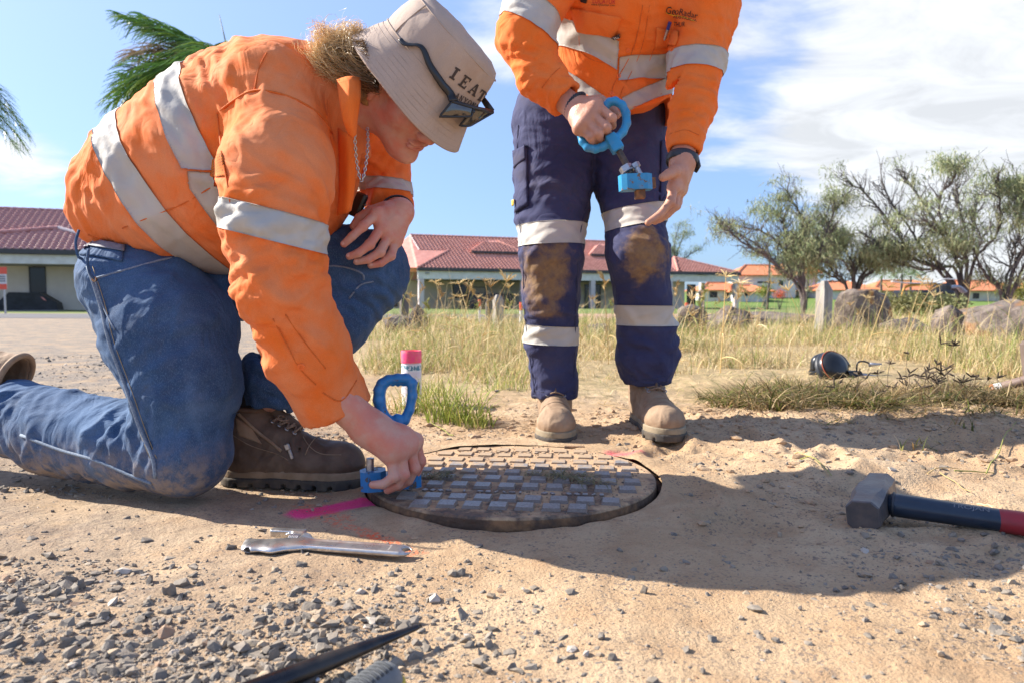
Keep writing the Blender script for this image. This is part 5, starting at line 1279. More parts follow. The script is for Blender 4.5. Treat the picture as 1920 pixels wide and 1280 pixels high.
# ---- head: local x towards the face, y to the person's left, z up
def head_mesh(R, c, s=1.0, neck_to=None, neck_r=.058):
    f = Field((-.15, -.13, -.21), (.16, .13, .16), .0022)
    f.ell((-.014, 0, .045), (.098, .076, .088)); f.ell((.030, 0, -.020), (.066, .062, .088), k=.03)
    for y in (-1, 1):
        f.cone((-.018, y * .056, -.040), (.062, y * .020, -.090), .020, .017, .025); f.ell((.055, y * .040, -.022), (.030, .024, .024), k=.02)
        f.ell((.094, y * .032, .012), (.016, .019, .013), k=.012, op='cut'); f.ell((.078, y * .032, .012), (.0135, .0135, .0135), k=.003)
        f.cone((.084, y * .012, .031), (.074, y * .048, .030), .009, .008, .012)
        f.ell((.101, y * .0125, -.037), (.0115, .0085, .0085), k=.006); f.ell((.106, y * .0075, -.044), (.005, .0035, .003), k=.002, op='cut')
        e = frame((1, 0, -.15), (0.1, y * .9, .1)); f.ell((-.010, y * .078, -.006), (.020, .030, .008), frame((.93, y * -.25, 0), (0, 0, 1)) @ np.array(((1, 0, 0), (0, 0, -1), (0, 1, 0.))), k=.006)
        f.ell((-.006, y * .086, .002), (.010, .006, .016), k=.004, op='cut'); f.ell((-.004, y * .078, -.034), (.008, .006, .010), k=.004)
    f.cone((.086, 0, .018), (.112, 0, -.028), .0085, .0105, .012); f.ell((.113, 0, -.033), (.0105, .011, .010), k=.006)
    f.ell((.082, 0, -.100), (.020, .024, .017), k=.018); f.cone((.05, 0, -.105), (-.01, 0, -.085), .022, .03, .03)
    f.ell((.093, 0, -.058), (.012, .026, .0065), k=.005); f.ell((.091, 0, -.0695), (.011, .022, .0065), k=.005)
    f.cone((.105, -.022, -.0645), (.105, .022, -.0645), .0018, .0018, .003, op='cut'); f.cone((.108, 0, -.046), (.106, 0, -.053), .0028, .0028, .004, op='cut')
    a = (-.030, 0, -.05); R_ = np.asarray(R)
    if neck_to is not None: b = R_.T @ (np.asarray(neck_to) - c) / s
    else: b = np.array((-.05, 0, -.2))
    f.cone(a, b, neck_r, neck_r * 1.1, .025); f.cone((.012, .02, -.085), b, .018, .02, .02); f.cone((.012, -.02, -.085), b, .018, .02, .02)
    V, F = f.mesh(1); V, F = keep_big(V, F); V = V + vnormals(V, F) * (.0006 * fbm(V * 45, 3, 4))[:, None]
    return (V * s) @ R_.T + c, F

# ---- boots
def boot(parent, O, toe, up, mat, seed, lace=True, side=1, open_=0.0, s=1.0, lab=None):
    R = frame(toe, up) * s; O = np.asarray(O, float); w = lambda q: np.asarray(q, float) @ R.T + O
    f = Field((-.13, -.09, .0), (.25, .09, .20), .0032)
    f.ell((-.035, 0, .055), (.052, .040, .062)); f.cone((-.03, 0, .045), (.11, 0, .042), .040, .044, .02); f.ell((.155, .0, .046), (.062, .050, .043), k=.02)
    f.cone((-.022, 0, .115), (.10, 0, .060), .043, .036, .02, flat=((0, 1, 0), .9)); f.cone((-.030, 0, .08), (-.036, 0, .165), .047, .051, .02)
    f.cone((.094, -.05, .078), (.094, .05, .078), .003, .003, .004, op='cut'); f.cone((.150, -.06, .1), (.150, .06, .1), .010, .010, .004, op='cut') if False else None
    f.cone((-.036, 0, .135), (-.036, 0, .22), .0405, .045, .004, op='cut'); f.cutplane((-.03, 0, .158), (.15, 0, 1))
    f.cutplane((0, 0, .017), (0, 0, -1))
    V, F = f.mesh(1); V, F = keep_big(V, F); N = vnormals(V, F)
    sp = [((.08, 0, .08), .04, (1, 0, .2), .018, .0028), ((.03, .04, .08), .04, (1, 0, .5), .02, .002), ((.03, -.04, .08), .04, (1, .1, -.5), .02, .002), ((-.03, 0, .12), .06, (0, 0, 1), .025, .0022)]
    V = folds(V, N, sp, seed); V = rumple(V, vnormals(V, F), .0012, .03, seed)
    b = add('boot', w(V), F, mat, parent, True)
    if lab: b['label'] = lab
    bv = bvh_of(V, F)
    g = Field((-.14, -.09, -.01), (.25, .09, .06), .0032)
    for z0, z1, ex in ((0.0, .018, .0035),):
        pass
    def sole(z0, z1, ex, lugs):
        g = Field((-.12, -.085, z0 - .008), (.25, .085, z1 + .008), .0030)
        for a_, b_, ra, rb in (((-.040, 0), (.05, 0), .042, .040), ((.05, 0), (.155, .0), .040, .0515), ((.155, 0), (.172, .002), .0515, .046)):
            def fn(X, Y, Z, a_=a_, b_=b_, ra=ra, rb=rb):
                ba = (b_[0] - a_[0], b_[1] - a_[1]); t_ = np.clip(((X - a_[0]) * ba[0] + (Y - a_[1]) * ba[1]) / (ba[0] ** 2 + ba[1] ** 2), 0, 1)
                d2 = np.sqrt((X - a_[0] - t_ * ba[0]) ** 2 + (Y - a_[1] - t_ * ba[1]) ** 2) - (ra + ex + (rb - ra) * t_); dz = np.abs(Z - (z0 + z1) / 2) - (z1 - z0) / 2
                return np.maximum(d2, dz) + 0 * Z
            g.put(fn, (a_[0] - ra, -ra, z0), (b_[0] + rb, rb, z1), .006)
        if lugs:
            for i in range(9):
                x = -.075 + i * .034
                for y in (-1, 1): g.box((x, y * .05, z0 + .001), (.0045, .016, .008), rotz(.25 * y), .001, op='cut')
        return g.mesh(0)
    Vs, Fs = sole(.0, .019, .003, True); so = add('sole', w(Vs), Fs, M['sole'], b, True, world=True)
    Vs, Fs = sole(.0175, .034, .0005, False); add('midsole', w(Vs), Fs, M['midsole'] if mat is not M['leather'] else M['midsole_tan'], b, True)
    # toe cap edge, padded collar and tongue
    add_ = lambda nm, mb, mt: add(nm, w(np.concatenate(mb.V)), mb.F, mt, b, True)
    def onb(x, y, d=(-.7, 0, -1), off=.002):
        o_ = np.array((x, y, .1)) - np.array(d) * .15; h = bv.ray_cast(Vector(o_), Vector(d).normalized())
        return (np.array(h[0]) + np.array(h[1]) * off) if h[0] is not None else np.array((x, y, .1))
    mb = MB(); mb.loop(ring_loop((-.036, 0, .160), (.15, 0, 1), .050, .050, (1, 0, 0)), .0065, 8, up=(0, 0, 1)); add_('collar', mb, mat)
    mb = MB(); q = np.array([onb(.118 - .010 * abs(t_) ** 2, t_ * .043, (0, 0, -1), .0006) for t_ in np.linspace(-.95, .95, 13)]); mb.tube(q, .0012, 5); add_('toe_seam', mb, M['midsole'])
    if lace:
        mb = MB(); mb.tube([onb(.075, 0, off=.003), onb(.045, 0, off=.004), onb(.01, 0, off=.004), (.012, 0, .172)], [.012, .015, .017, .017], 8, flat=((0, 1, 0), .3)); add_('tongue', mb, M['leather_dark'])
        rows = [.072, .052, .032, .012]; L = [onb(x, -.020, off=.004) for x in rows]; R2 = [onb(x, .020, off=.004) for x in rows]
        mb = MB()
        for i in range(4):
            m_ = onb(rows[i] + .004, 0, off=.010); mb.tube(catmull([L[i], m_, R2[i]], 4), .0021, 6)
            if i < 3: mb.tube(catmull([L[i], (L[i] + R2[i + 1]) / 2 + np.array((.004, 0, .006)), R2[i + 1]], 4), .0021, 6); mb.tube(catmull([R2[i], (R2[i] + L[i + 1]) / 2 + np.array((.005, 0, .008)), L[i + 1]], 4), .0021, 6)
        for sgn in (-1, 1): mb.loop(ring_loop(L[3] + np.array((.018, .02 + sgn * .014, .006)), (.6, 0, 1), .014, .008, (0, 1, .2)), .0019, 6, up=(0, 0, 1))
        add_('lace', mb, M['lace'])
        for q in L + R2: mb = MB(); mb.loop(ring_loop(q, (1, 0, 1), .0042, .0042, (0, 1, 0), 12), .0014, 5, up=(1, 0, .3)); add_('eyelet', mb, M['zinc'])
    return b, bv, w
M['midsole_tan'] = simple('tan_midsole', (.22, .18, .12), (.30, .24, .16), 30, .8, bump=.3, bscale=90)
def text_mesh(body, size, ext=.0):
    cu = bpy.data.curves.new('lettering', 'FONT'); cu.body = body; cu.size = size; cu.extrude = ext; cu.align_x = 'CENTER'; cu.align_y = 'CENTER'; cu.resolution_u = 3
    o = bpy.data.objects.new('tmp_text', cu); COL.objects.link(o); dg = bpy.context.evaluated_depsgraph_get(); me = bpy.data.meshes.new_from_object(o.evaluated_get(dg)); bpy.data.objects.remove(o); bpy.data.curves.remove(cu)
    bm = bmesh.new(); bm.from_mesh(me); bmesh.ops.triangulate(bm, faces=bm.faces[:])
    for _ in range(2): 
        long = [e for e in bm.edges if e.calc_length() > size * .22]
        if long: bmesh.ops.subdivide_edges(bm, edges=long, cuts=1); bmesh.ops.triangulate(bm, faces=bm.faces[:])
    V = np.array([v.co[:] for v in bm.verts]); F = [tuple(v.index for v in f.verts) for f in bm.faces]; bm.free(); bpy.data.meshes.remove(me); return V, F
def draped_text(name, body, px, py, wpx, hpx, ang, bv, mat, parent, off=.0012, bold=0.0, curve=0.0, shear=0.0):
    """lettering printed on cloth: laid out flat, then dropped on the surface"""
    V, F = text_mesh(body, 1.0); V = V[:, :2]; V = V - (V.max(0) + V.min(0)) / 2; V = V / (V.max(0) - V.min(0)) * np.array((wpx, hpx)); ca, sa = math.cos(ang), math.sin(ang)
    out = []
    for x, y in V:
        y2 = -y + curve * (x / wpx * 2) ** 2; x = x + shear * y; h = castn(px + x * ca - y2 * sa, py + x * sa + y2 * ca, bv); out.append(h[0] + h[1] * off)
    return add(name, np.array(out), F, mat, parent, False)
def button(px, py, bv, parent, r=.0055, mat=None, lab=None):
    h = castn(px, py, bv); mb = MB(); B = frame(np.cross(h[1], (0, .3, 1)), h[1]); mb.lathe([(.0001, .0012), (r * .55, .0012), (r * .62, .0024), (r * .92, .0024), (r, .0014), (r, -.001)], 18, M=B, c=h[0] + h[1] * .0005, close=False)
    o = mb.build('button', mat or M['button_orange'], parent, auto=40)
    hb_ = MB()
    for a in (-1, 1):
        for b_ in (-1, 1): hb_.lathe([(.0001, .0003), (r * .11, .0003), (r * .11, 0)], 8, M=B, c=h[0] + h[1] * .0018 + B[:, 0] * a * r * .2 + B[:, 1] * b_ * r * .2, close=False)
    hb_.build('thread_hole', M['orange_seam'] if mat is None else M['rust'], o); return o

# ---------------------------------------------------------------- the kneeling worker
K = thing('person', 'long haired worker in bucket hat, orange shirt and jeans kneeling at the manhole cover', 'person', (-.58, 1.30, 0))
pk = lambda l: [P(a, b, y) for a, b, y in l]; rk = lambda l, ys: [PR(r, y) for r, y in zip(l, ys)]
def chain_px(l):   # (px, py, Y, radius px)
    return [P(a, b, y) for a, b, y, r in l], [PR(r, y) for a, b, y, r in l]
# jeans
thN, thNr = chain_px([(292, 552, 1.37, 92), (322, 622, 1.35, 110), (350, 722, 1.31, 89), (350, 842, 1.29, 80)])
shN, shNr = chain_px([(346, 850, 1.29, 77), (240, 830, 1.35, 78), (120, 812, 1.43, 76), (30, 782, 1.49, 68), (-30, 768, 1.52, 62)])
thF, thFr = chain_px([(350, 500, 1.52, 105), (520, 500, 1.53, 92), (684, 508, 1.52, 78)])
shF, shFr = chain_px([(684, 512, 1.52, 76), (628, 600, 1.49, 62), (545, 700, 1.455, 52), (503, 742, 1.44, 52)])
fj = Field(P(-60, 960, 1.3) - np.array((.05, .12, .06)), P(800, 400, 1.62) + np.array((.03, .12, .03)), .0048)
fj.chain(thN, thNr, .04); fj.chain(shN, shNr, .018); fj.chain(thF, thFr, .03); fj.chain(shF, shFr, .02)
fj.ell(P(262, 524, 1.44), (PR(80, 1.44), .165, PR(80, 1.44)), k=.05); fj.cone(P(208, 560, 1.40), P(245, 650, 1.37), PR(30, 1.4), PR(42, 1.4), .04)
fj.cutplane(P(503, 757, 1.44), P(495, 830, 1.44) - P(505, 750, 1.44), P(430, 800, 1.30), P(580, 700, 1.6))
fj.cone(P(503, 740, 1.44), P(498, 800, 1.44), PR(42, 1.44), PR(44, 1.44), .004, op='cut')
for (a, b, r) in ((512, 715, 12), (520, 690, 13)):        # rolls of cloth over the boot
    for q in ring_loop(P(a, b, 1.445), P(495, 830, 1.44) - P(530, 700, 1.44), PR(50, 1.44), PR(50, 1.44), (1, 0, 0), 16): fj.ell(q, np.ones(3) * PR(r, 1.44), None, .012)
Kf = auto_folds(shN[:4], shNr[:4], 16, 1, (.004, .008), (.030, .06)) + auto_folds(thF, thFr, 16, 2, (.003, .006), (.025, .045)) + auto_folds(shF, shFr, 12, 3, (.003, .006), (.022, .04)) + auto_folds(thN[:2], thNr[:2], 7, 4, (.002, .004), (.04, .07)) + [
    (P(225, 800, 1.25), .07, (1, 0, .5), .05, .008), (P(60, 760, 1.4), .08, (1, 0, .5), .07, .006), (P(620, 470, 1.44), .09, (.3, 0, 1), .03, .005), (P(190, 480, 1.3), .05, (.2, 0, 1), .03, .004), (P(290, 820, 1.22), .05, (1, 0, -.2), .028, .006)]
JV, JF = finish(fj, Kf, 5, ((.0030, .10), (.0015, .04)))
JV[:, 2] = np.maximum(JV[:, 2], terrain(JV[:, 0], JV[:, 1]) - .002)
add('jeans', JV, JF, M['denim'], K); jb = bvh_of(JV, JF)
for nm, pts, r_ in (('side_seam', [(165, 500), (190, 575), (205, 640), (235, 720), (262, 800), (287, 858), (292, 895)], .0038), ('shin_seam', [(40, 815), (110, 842), (180, 862), (250, 892), (285, 905)], .0034), ('knee_seam', [(590, 500), (640, 500), (678, 512), (682, 525)], .002), ('knee_seam', [(655, 560), (675, 535), (700, 528)], .002),
                   ('pocket_edge', [(176, 523), (260, 500), (330, 482), (400, 478)], .0022), ('pocket_edge', [(178, 522), (192, 570), (216, 618)], .002), ('hem', [(452, 752), (480, 758), (520, 760), (552, 758)], .003)):
    draped_line(nm, pts, jb, M['denim_seam'], K, r_)
for off in (-3, 9): draped_line('stitching', [(165 + off, 500), (190 + off, 575), (205 + off, 640), (235 + off, 720), (262 + off, 800), (285 + off, 858)], jb, M['denim_thread'], K, .0007, .001)
for q in ((178, 524),): button(*q, jb, K, .0048, M['brass'])
# waistband, belt and belt loops
M['belt'] = simple('grey_belt', (.14, .15, .19), (.22, .23, .26), 60, .6)
draped_patch('waistband', [(146, 452), (232, 470), (230, 492), (150, 478)], jb, M['denim'], K, 12, 5, .003)
draped_patch('belt', [(147, 446), (236, 464), (234, 476), (148, 462)], jb, M['belt'], K, 12, 5, .006)
mb = MB(); mb.tube(catmull([P(148, 432, 1.30), P(142, 455, 1.29), P(146, 480, 1.29), P(154, 486, 1.30)], 4), .0026, 6); mb.build('belt_loop', M['denim'], K, True)
mb = MB(); mb.tube(catmull([P(166, 468, 1.255), P(164, 490, 1.25), P(168, 512, 1.25), P(176, 522, 1.25)], 4), .0026, 6); mb.build('belt_loop', M['denim'], K, True)
# shirt
to_, tor = chain_px([(224, 378, 1.43, 72), (300, 352, 1.43, 118), (405, 322, 1.43, 158), (505, 258, 1.43, 158), (575, 205, 1.42, 108)])
be_, ber = chain_px([(430, 380, 1.43, 122), (560, 330, 1.44, 108), (618, 300, 1.43, 62)])
arN, arNr = chain_px([(528, 248, 1.27, 88), (518, 330, 1.22, 96), (514, 425, 1.19, 84), (531, 540, 1.18, 76), (574, 655, 1.22, 73), (622, 752, 1.26, 59), (640, 790, 1.27, 59)])
arF, arFr = chain_px([(640, 232, 1.58, 62), (712, 305, 1.63, 50), (722, 360, 1.62, 42), (732, 392, 1.54, 40)])
fs = Field(P(115, 830, 1.25) - np.array((.03, .22, .02)), P(800, 60, 1.66) + np.array((.02, .12, .04)), .0048)
fs.chain(to_[:3], tor[:3], .05, flat=((0, 1, 0), 1.12)); fs.chain(to_, tor, .05); fs.cone(P(228, 402, 1.42), P(330, 418, 1.42), PR(60, 1.42), PR(80, 1.42), .04, flat=((0, 1, 0), 1.75)); fs.chain(be_, ber, .05); fs.cone(P(575, 205, 1.42), P(640, 165, 1.40), PR(95, 1.42), PR(55, 1.42), .05)
fs.cone(P(500, 170, 1.30), P(500, 180, 1.56), PR(78, 1.3), PR(70, 1.5), .06)
fs.chain(arN, arNr, .035); fs.chain(arF, arFr, .03)
ax1 = P(650, 830, 1.28) - P(600, 720, 1.25); fs.cutplane(P(622, 778, 1.265), P(676, 892, 1.28) - P(622, 778, 1.265), P(500, 900, 1.1), P(760, 700, 1.4)); fs.cone(P(598, 715, 1.25), P(650, 830, 1.28), PR(50, 1.25), PR(56, 1.27), .004, op='cut')
fs.cutplane(P(733, 392, 1.535), P(740, 405, 1.46) - P(726, 380, 1.60), P(640, 460, 1.40), P(800, 330, 1.60))
# skirt of the shirt hangs open below
hem_n = np.cross(P(450, 508, 1.3) - P(150, 432, 1.3), (0, 1, 0)); hem_n = hem_n if hem_n[2] < 0 else -hem_n
fs.cutplane(P(300, 482, 1.3), P(275, 560, 1.3) - P(300, 482, 1.3), P(120, 620, 1.1), P(468, 330, 1.70))
Ks = auto_folds(arN[1:5], arNr[1:5], 20, 11, (.004, .008), (.030, .06)) + auto_folds(to_, tor, 18, 12, (.004, .007), (.035, .07), (.06, .11)) + auto_folds(arF, arFr, 8, 13) + [
    (P(360, 230, 1.28), .06, (1, 0, .4), .06, .008), (P(430, 190, 1.28), .06, (1, 0, .5), .05, .006), (P(600, 470, 1.15), .05, (.3, 0, 1), .03, .005), (P(540, 560, 1.1), .08, (.5, 0, 1), .05, .006), (P(590, 640, 1.15), .07, (1, 0, .6), .045, .006), (P(610, 350, 1.30), .06, (1, 0, -.3), .04, .007),
    (P(440, 300, 1.25), .05, (1, 0, .2), .04, .007), (P(160, 370, 1.35), .06, (1, 0, -.2), .05, .006), (P(700, 330, 1.55), .05, (.4, 0, 1), .03, .005), (P(470, 150, 1.3), .05, (1, .2, 0), .03, .004)]
SV, SF = finish(fs, Ks, 21, ((.0032, .10), (.0015, .045)))
dA = capsd(SV, arN, arNr); dT = np.minimum(capsd(SV, to_, tor), capsd(SV, be_, ber)); dAf = capsd(SV, arF, arFr)
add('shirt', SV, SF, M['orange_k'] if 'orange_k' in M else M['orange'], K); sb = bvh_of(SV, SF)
nvec = lambda a, b, y=1.3: P(a[0] + b[0] * 40, a[1] + b[1] * 40, y) - P(a[0], a[1], y)
band('reflective_tape', SV, SF, P(514, 424, 1.19), nvec((514, 424), (-.22, .975), 1.19), PR(57, 1.12), M['tape'], K, dA < dT)
notarm = (dT < dA) & (dT < dAf)
band('reflective_tape', SV, SF, P(288, 388, 1.3), nvec((288, 388), (.84, -.54)), PR(58, 1.3), M['tape'], K, notarm & (SV[:, 0] < P(450, 400, 1.35)[0]))
upper = SV[:, 2] > P(0, 333, 1.3)[2]
band('reflective_tape', SV, SF, P(372, 262, 1.3), nvec((372, 262), (.90, -.43)), PR(55, 1.3), M['tape'], K, notarm & upper)
band('reflective_tape', SV, SF, P(422, 385, 1.3), nvec((422, 385), (.90, -.43)), PR(50, 1.3), M['tape'], K, notarm & ~upper & (SV[:, 0] > P(380, 300, 1.3)[0]) & (SV[:, 0] < P(500, 300, 1.3)[0]))
band('reflective_tape', SV, SF, P(720, 352, 1.62), nvec((720, 352), (-.05, 1), 1.6), PR(26, 1.5), M['tape'], K, (dAf < dA) & (dAf < dT))
for nm, pts, r_ in (('yoke_seam', [(408, 213), (440, 188), (478, 170), (530, 178), (575, 198), (605, 222), (622, 250)], .0021), ('yoke_seam', [(478, 168), (485, 130), (500, 100)], .0014), ('side_seam', [(230, 428), (300, 400), (345, 382), (395, 352)], .0013), ('armhole_seam', [(408, 215), (414, 270), (424, 330), (432, 380)], .0014),
                   ('cuff_seam', [(605, 735), (640, 752), (668, 712)], .0014), ('sleeve_placket', [(512, 598), (540, 650), (562, 690), (592, 720)], .0013), ('sleeve_placket', [(535, 590), (570, 640), (610, 690)], .0011), ('hem', [(165, 440), (220, 462), (300, 487), (380, 503), (432, 505)], .002)):
    draped_line(nm, pts, sb, M['orange_seam'], K, r_)
for q in ((565, 686), (652, 338)): button(*q, sb, K, .0062)
M['mesh_cloth'] = None
m_, nt_, b_ = nodes('perforated_mesh'); t_ = NT(nt_); vv = t_.voro(230, 'F1', rand=.15); t_.set(b_.inputs['Base Color'], t_.mix(t_.ramp(vv, .30, .42), (.10, .025, .01, 1), (.70, .17, .02, 1))); b_.inputs['Roughness'].default_value = .9; M['mesh_cloth'] = m_
draped_patch('vent_panel', [(398, 300), (416, 284), (428, 332), (392, 334)], sb, M['mesh_cloth'], K, 8, 8, .0015)
# collar and front placket
def slab(name, quads, mat, parent, th=.0022):
    """bent cloth panel through rows of points, with thickness"""
    A = np.array(quads, float); nu, nv = A.shape[:2]; A = np.array([catmull(r, 5) for r in A]); A = np.stack([catmull(A[:, j], 5) for j in range(A.shape[1])], 1); nu, nv = A.shape[:2]
    du = np.gradient(A, axis=0); dv = np.gradient(A, axis=1); n = np.cross(du, dv); n /= np.linalg.norm(n, axis=2)[..., None] + 1e-9; V = np.concatenate([(A + n * th / 2).reshape(-1, 3), (A - n * th / 2).reshape(-1, 3)]); o = nu * nv; F = []
    for i in range(nu - 1):
        for j in range(nv - 1): a = i * nv + j; F.append((a, a + 1, a + nv + 1, a + nv)); F.append((o + a, o + a + nv, o + a + nv + 1, o + a + 1))
    for j in range(nv - 1): F.append((j, o + j, o + j + 1, j + 1)); a = (nu - 1) * nv + j; F.append((a, a + 1, o + a + 1, o + a))
    for i in range(nu - 1): a = i * nv; F.append((a, a + nv, o + a + nv, o + a)); a += nv - 1; F.append((a, o + a, o + a + nv, a + nv))
    return add(name, V, F, mat, parent, True)
slab('collar', [[P(632, 150, 1.265), P(636, 185, 1.235), P(643, 225, 1.225), P(654, 254, 1.235)], [P(654, 144, 1.25), P(657, 185, 1.222), P(659, 225, 1.218), P(661, 258, 1.232)], [P(676, 146, 1.27), P(675, 188, 1.245), P(670, 225, 1.235), P(667, 254, 1.24)]], M['orange'], K)
slab('placket', [[P(634, 240, 1.315), P(636, 300, 1.335), P(636, 360, 1.36), P(632, 405, 1.38)], [P(650, 250, 1.30), P(653, 300, 1.32), P(652, 360, 1.345), P(650, 400, 1.365)], [P(666, 250, 1.315), P(667, 300, 1.335), P(664, 360, 1.36), P(658, 395, 1.38)]], M['orange'], K)
# head, neck and arms: one body
def head_frame(ph_, ps_, rl_):
    ph_, ps_, rl_ = [math.radians(q) for q in (ph_, ps_, rl_)]
    f0 = np.array((math.cos(ph_), 0, -math.sin(ph_))); u0 = np.array((math.sin(ph_), 0, math.cos(ph_))); e0 = np.array((0, -1., 0))
    hf = f0 * math.cos(ps_) + e0 * math.sin(ps_); e1 = e0 * math.cos(ps_) - f0 * math.sin(ps_); return frame(hf, u0 * math.cos(rl_) + e1 * math.sin(rl_))
HR = head_frame(55, 21, 36); HC = P(767, 165, 1.36); HS = .95; hw_ = lambda q: (np.asarray(q, float) * HS) @ HR.T + HC
TR = head_frame(50, 8, 13); TC = P(776, 160, 1.355); TS = .91; tw_ = lambda q: (np.asarray(q, float) * TS) @ TR.T + TC
hV, hF = head_mesh(HR, HC, HS, P(628, 190, 1.40), .060)
fh = Field(P(560, 960, 1.15) - np.array((.02, .05, .02)), P(810, 690, 1.36) + np.array((.02, .06, .02)), .0019)
fk = [[P(732, 853, 1.235), P(739, 893, 1.228), P(718, 907, 1.224), P(699, 908, 1.222)], [P(751, 846, 1.245), P(757, 889, 1.24), P(745, 908, 1.242), P(727, 918, 1.245)],
      [P(768, 836, 1.262), P(777, 877, 1.262), P(766, 900, 1.268), P(748, 912, 1.275)], [P(778, 826, 1.285), P(788, 864, 1.290), P(780, 888, 1.296), P(766, 902, 1.30)]]
hand(fh, P(690, 800, 1.25), (P(600, 715, 1.22), PR(36, 1.22)), fk[::-1], 1.08, .0142, PR(33, 1.25), thumb=[P(708, 815, 1.27), P(745, 840, 1.31), P(772, 868, 1.325), P(768, 892, 1.32)])
for (a, b, y, r) in ((733, 832, 1.243, 29), (710, 812, 1.245, 32), (752, 822, 1.262, 26)): fh.ell(P(a, b, y), np.ones(3) * PR(r, y), None, .014)
kV, kF = fh.mesh(1); kV, kF = keep_big(kV, kF)
fl = Field(P(625, 520, 1.34) - np.array((.02, .05, .02)), P(780, 350, 1.60) + np.array((.02, .02, .02)), .0019)
fk2 = [[P(706, 402, 1.425), P(680, 425, 1.395), P(660, 444, 1.385), P(645, 458, 1.382)], [P(716, 426, 1.43), P(693, 459, 1.40), P(672, 475, 1.390), P(655, 481, 1.388)],
       [P(728, 442, 1.44), P(713, 473, 1.415), P(690, 487, 1.405), P(669, 491, 1.402)], [P(742, 452, 1.455), P(733, 480, 1.432), P(714, 494, 1.425), P(695, 498, 1.422)]]
hand(fl, P(750, 398, 1.475), (P(738, 390, 1.56), .028), fk2, 1.02, .0135, .025, thumb=[P(722, 392, 1.46), P(695, 398, 1.455), P(675, 410, 1.452), P(664, 424, 1.45)])
for (a, b, y, r) in ((728, 415, 1.452, 24), (735, 432, 1.462, 22)): fl.ell(P(a, b, y), np.ones(3) * PR(r, y), None, .014)
lV, lF = fl.mesh(1); lV, lF = keep_big(lV, lF)
# limbs and trunk under the clothes, so the body runs on inside them
fb = Field(P(115, 960, 1.25) - np.array((.03, .15, .02)), P(800, 80, 1.64) + np.array((.02, .12, .02)), .012)
sh = lambda pts, rs, k=.72: (pts, [r * k for r in rs])
for pts, rs in (sh(to_, tor, .8), sh(be_, ber, .6), sh(arN[:6], arNr[:6], .45), sh(arF, arFr, .55), sh(thN, thNr, .7), sh(shN, shNr, .6), sh(thF, thFr, .7), sh(shF, shFr, .65)): fb.chain(pts, rs, .02)
fb.cone(P(575, 205, 1.42), P(640, 175, 1.40), .075, .055, .03); bV, bF = fb.mesh(1)
V, F = join_shells([(hV, hF), (kV, kF), (lV, lF), (bV, bF)]); kb = add('body', V, F, M['skin'], K)
nails([fk2[0], fk2[1], fk2[2], fk2[3]], (-.3, -1, .55), K, 1.0); nails([fk[0][:2] + [fk[0][2], fk[0][3]]], (-.2, -.5, -1), K, .9); nails([fk[1]], (.1, -.8, -.9), K, .95)
# lips, eyes and brows
lp = lambda u, z, x, amp: hw_((x - .010 * u * u, u * .023, z + amp * math.cos(u * 4)))
for nm, z, x, r_ in (('upper_lip', -.0595, .1030, .0034), ('lower_lip', -.0690, .1005, .0042)):
    mb = MB(); mb.tube([hw_((x - .012 * u * u, u * .022, z - .003 * u * u)) for u in np.linspace(-1, 1, 11)], [r_ * (1 - .75 * u * u) * HS for u in np.linspace(-1, 1, 11)], 8, flat=((0, 0, 1), 1.0)); mb.build(nm, M['lip'], K, True)
M['eye'] = simple('eye', (.62, .58, .55), rough=.15); M['brow'] = simple('brow_hair', (.16, .09, .05), rough=.8); M['iris'] = simple('iris', (.06, .05, .03), rough=.1)
for y in (-1, 1):
    mb = MB(); c = (.0805, y * .032, .010); mb.lathe([(.0002, -.0115)] + [(.0115 * math.sin(a), -.0115 * math.cos(a)) for a in np.linspace(.2, 2.9, 10)] + [(.0002, .0115)], 16, M=HR, c=hw_(c)); e = mb.build('eye', M['eye'], K, True)
    mb = MB(); mb.lathe([(.0055, 0), (.0001, .0012)], 14, M=frame(HR[:, 2], HR[:, 0]), c=hw_((.0925, y * .0315, .008)), close=False); mb.build('iris', M['iris'], e, True)
    mb = MB(); mb.tube([hw_((.094 - .010 * q ** 2 * 1.2, y * (.014 + .034 * q), .030 + .004 * math.sin(q * 3))) for q in np.linspace(0, 1, 7)], [.002, .003, .003, .003, .0025, .002, .001], 5); mb.build('eyebrow', M['brow'], K, True)
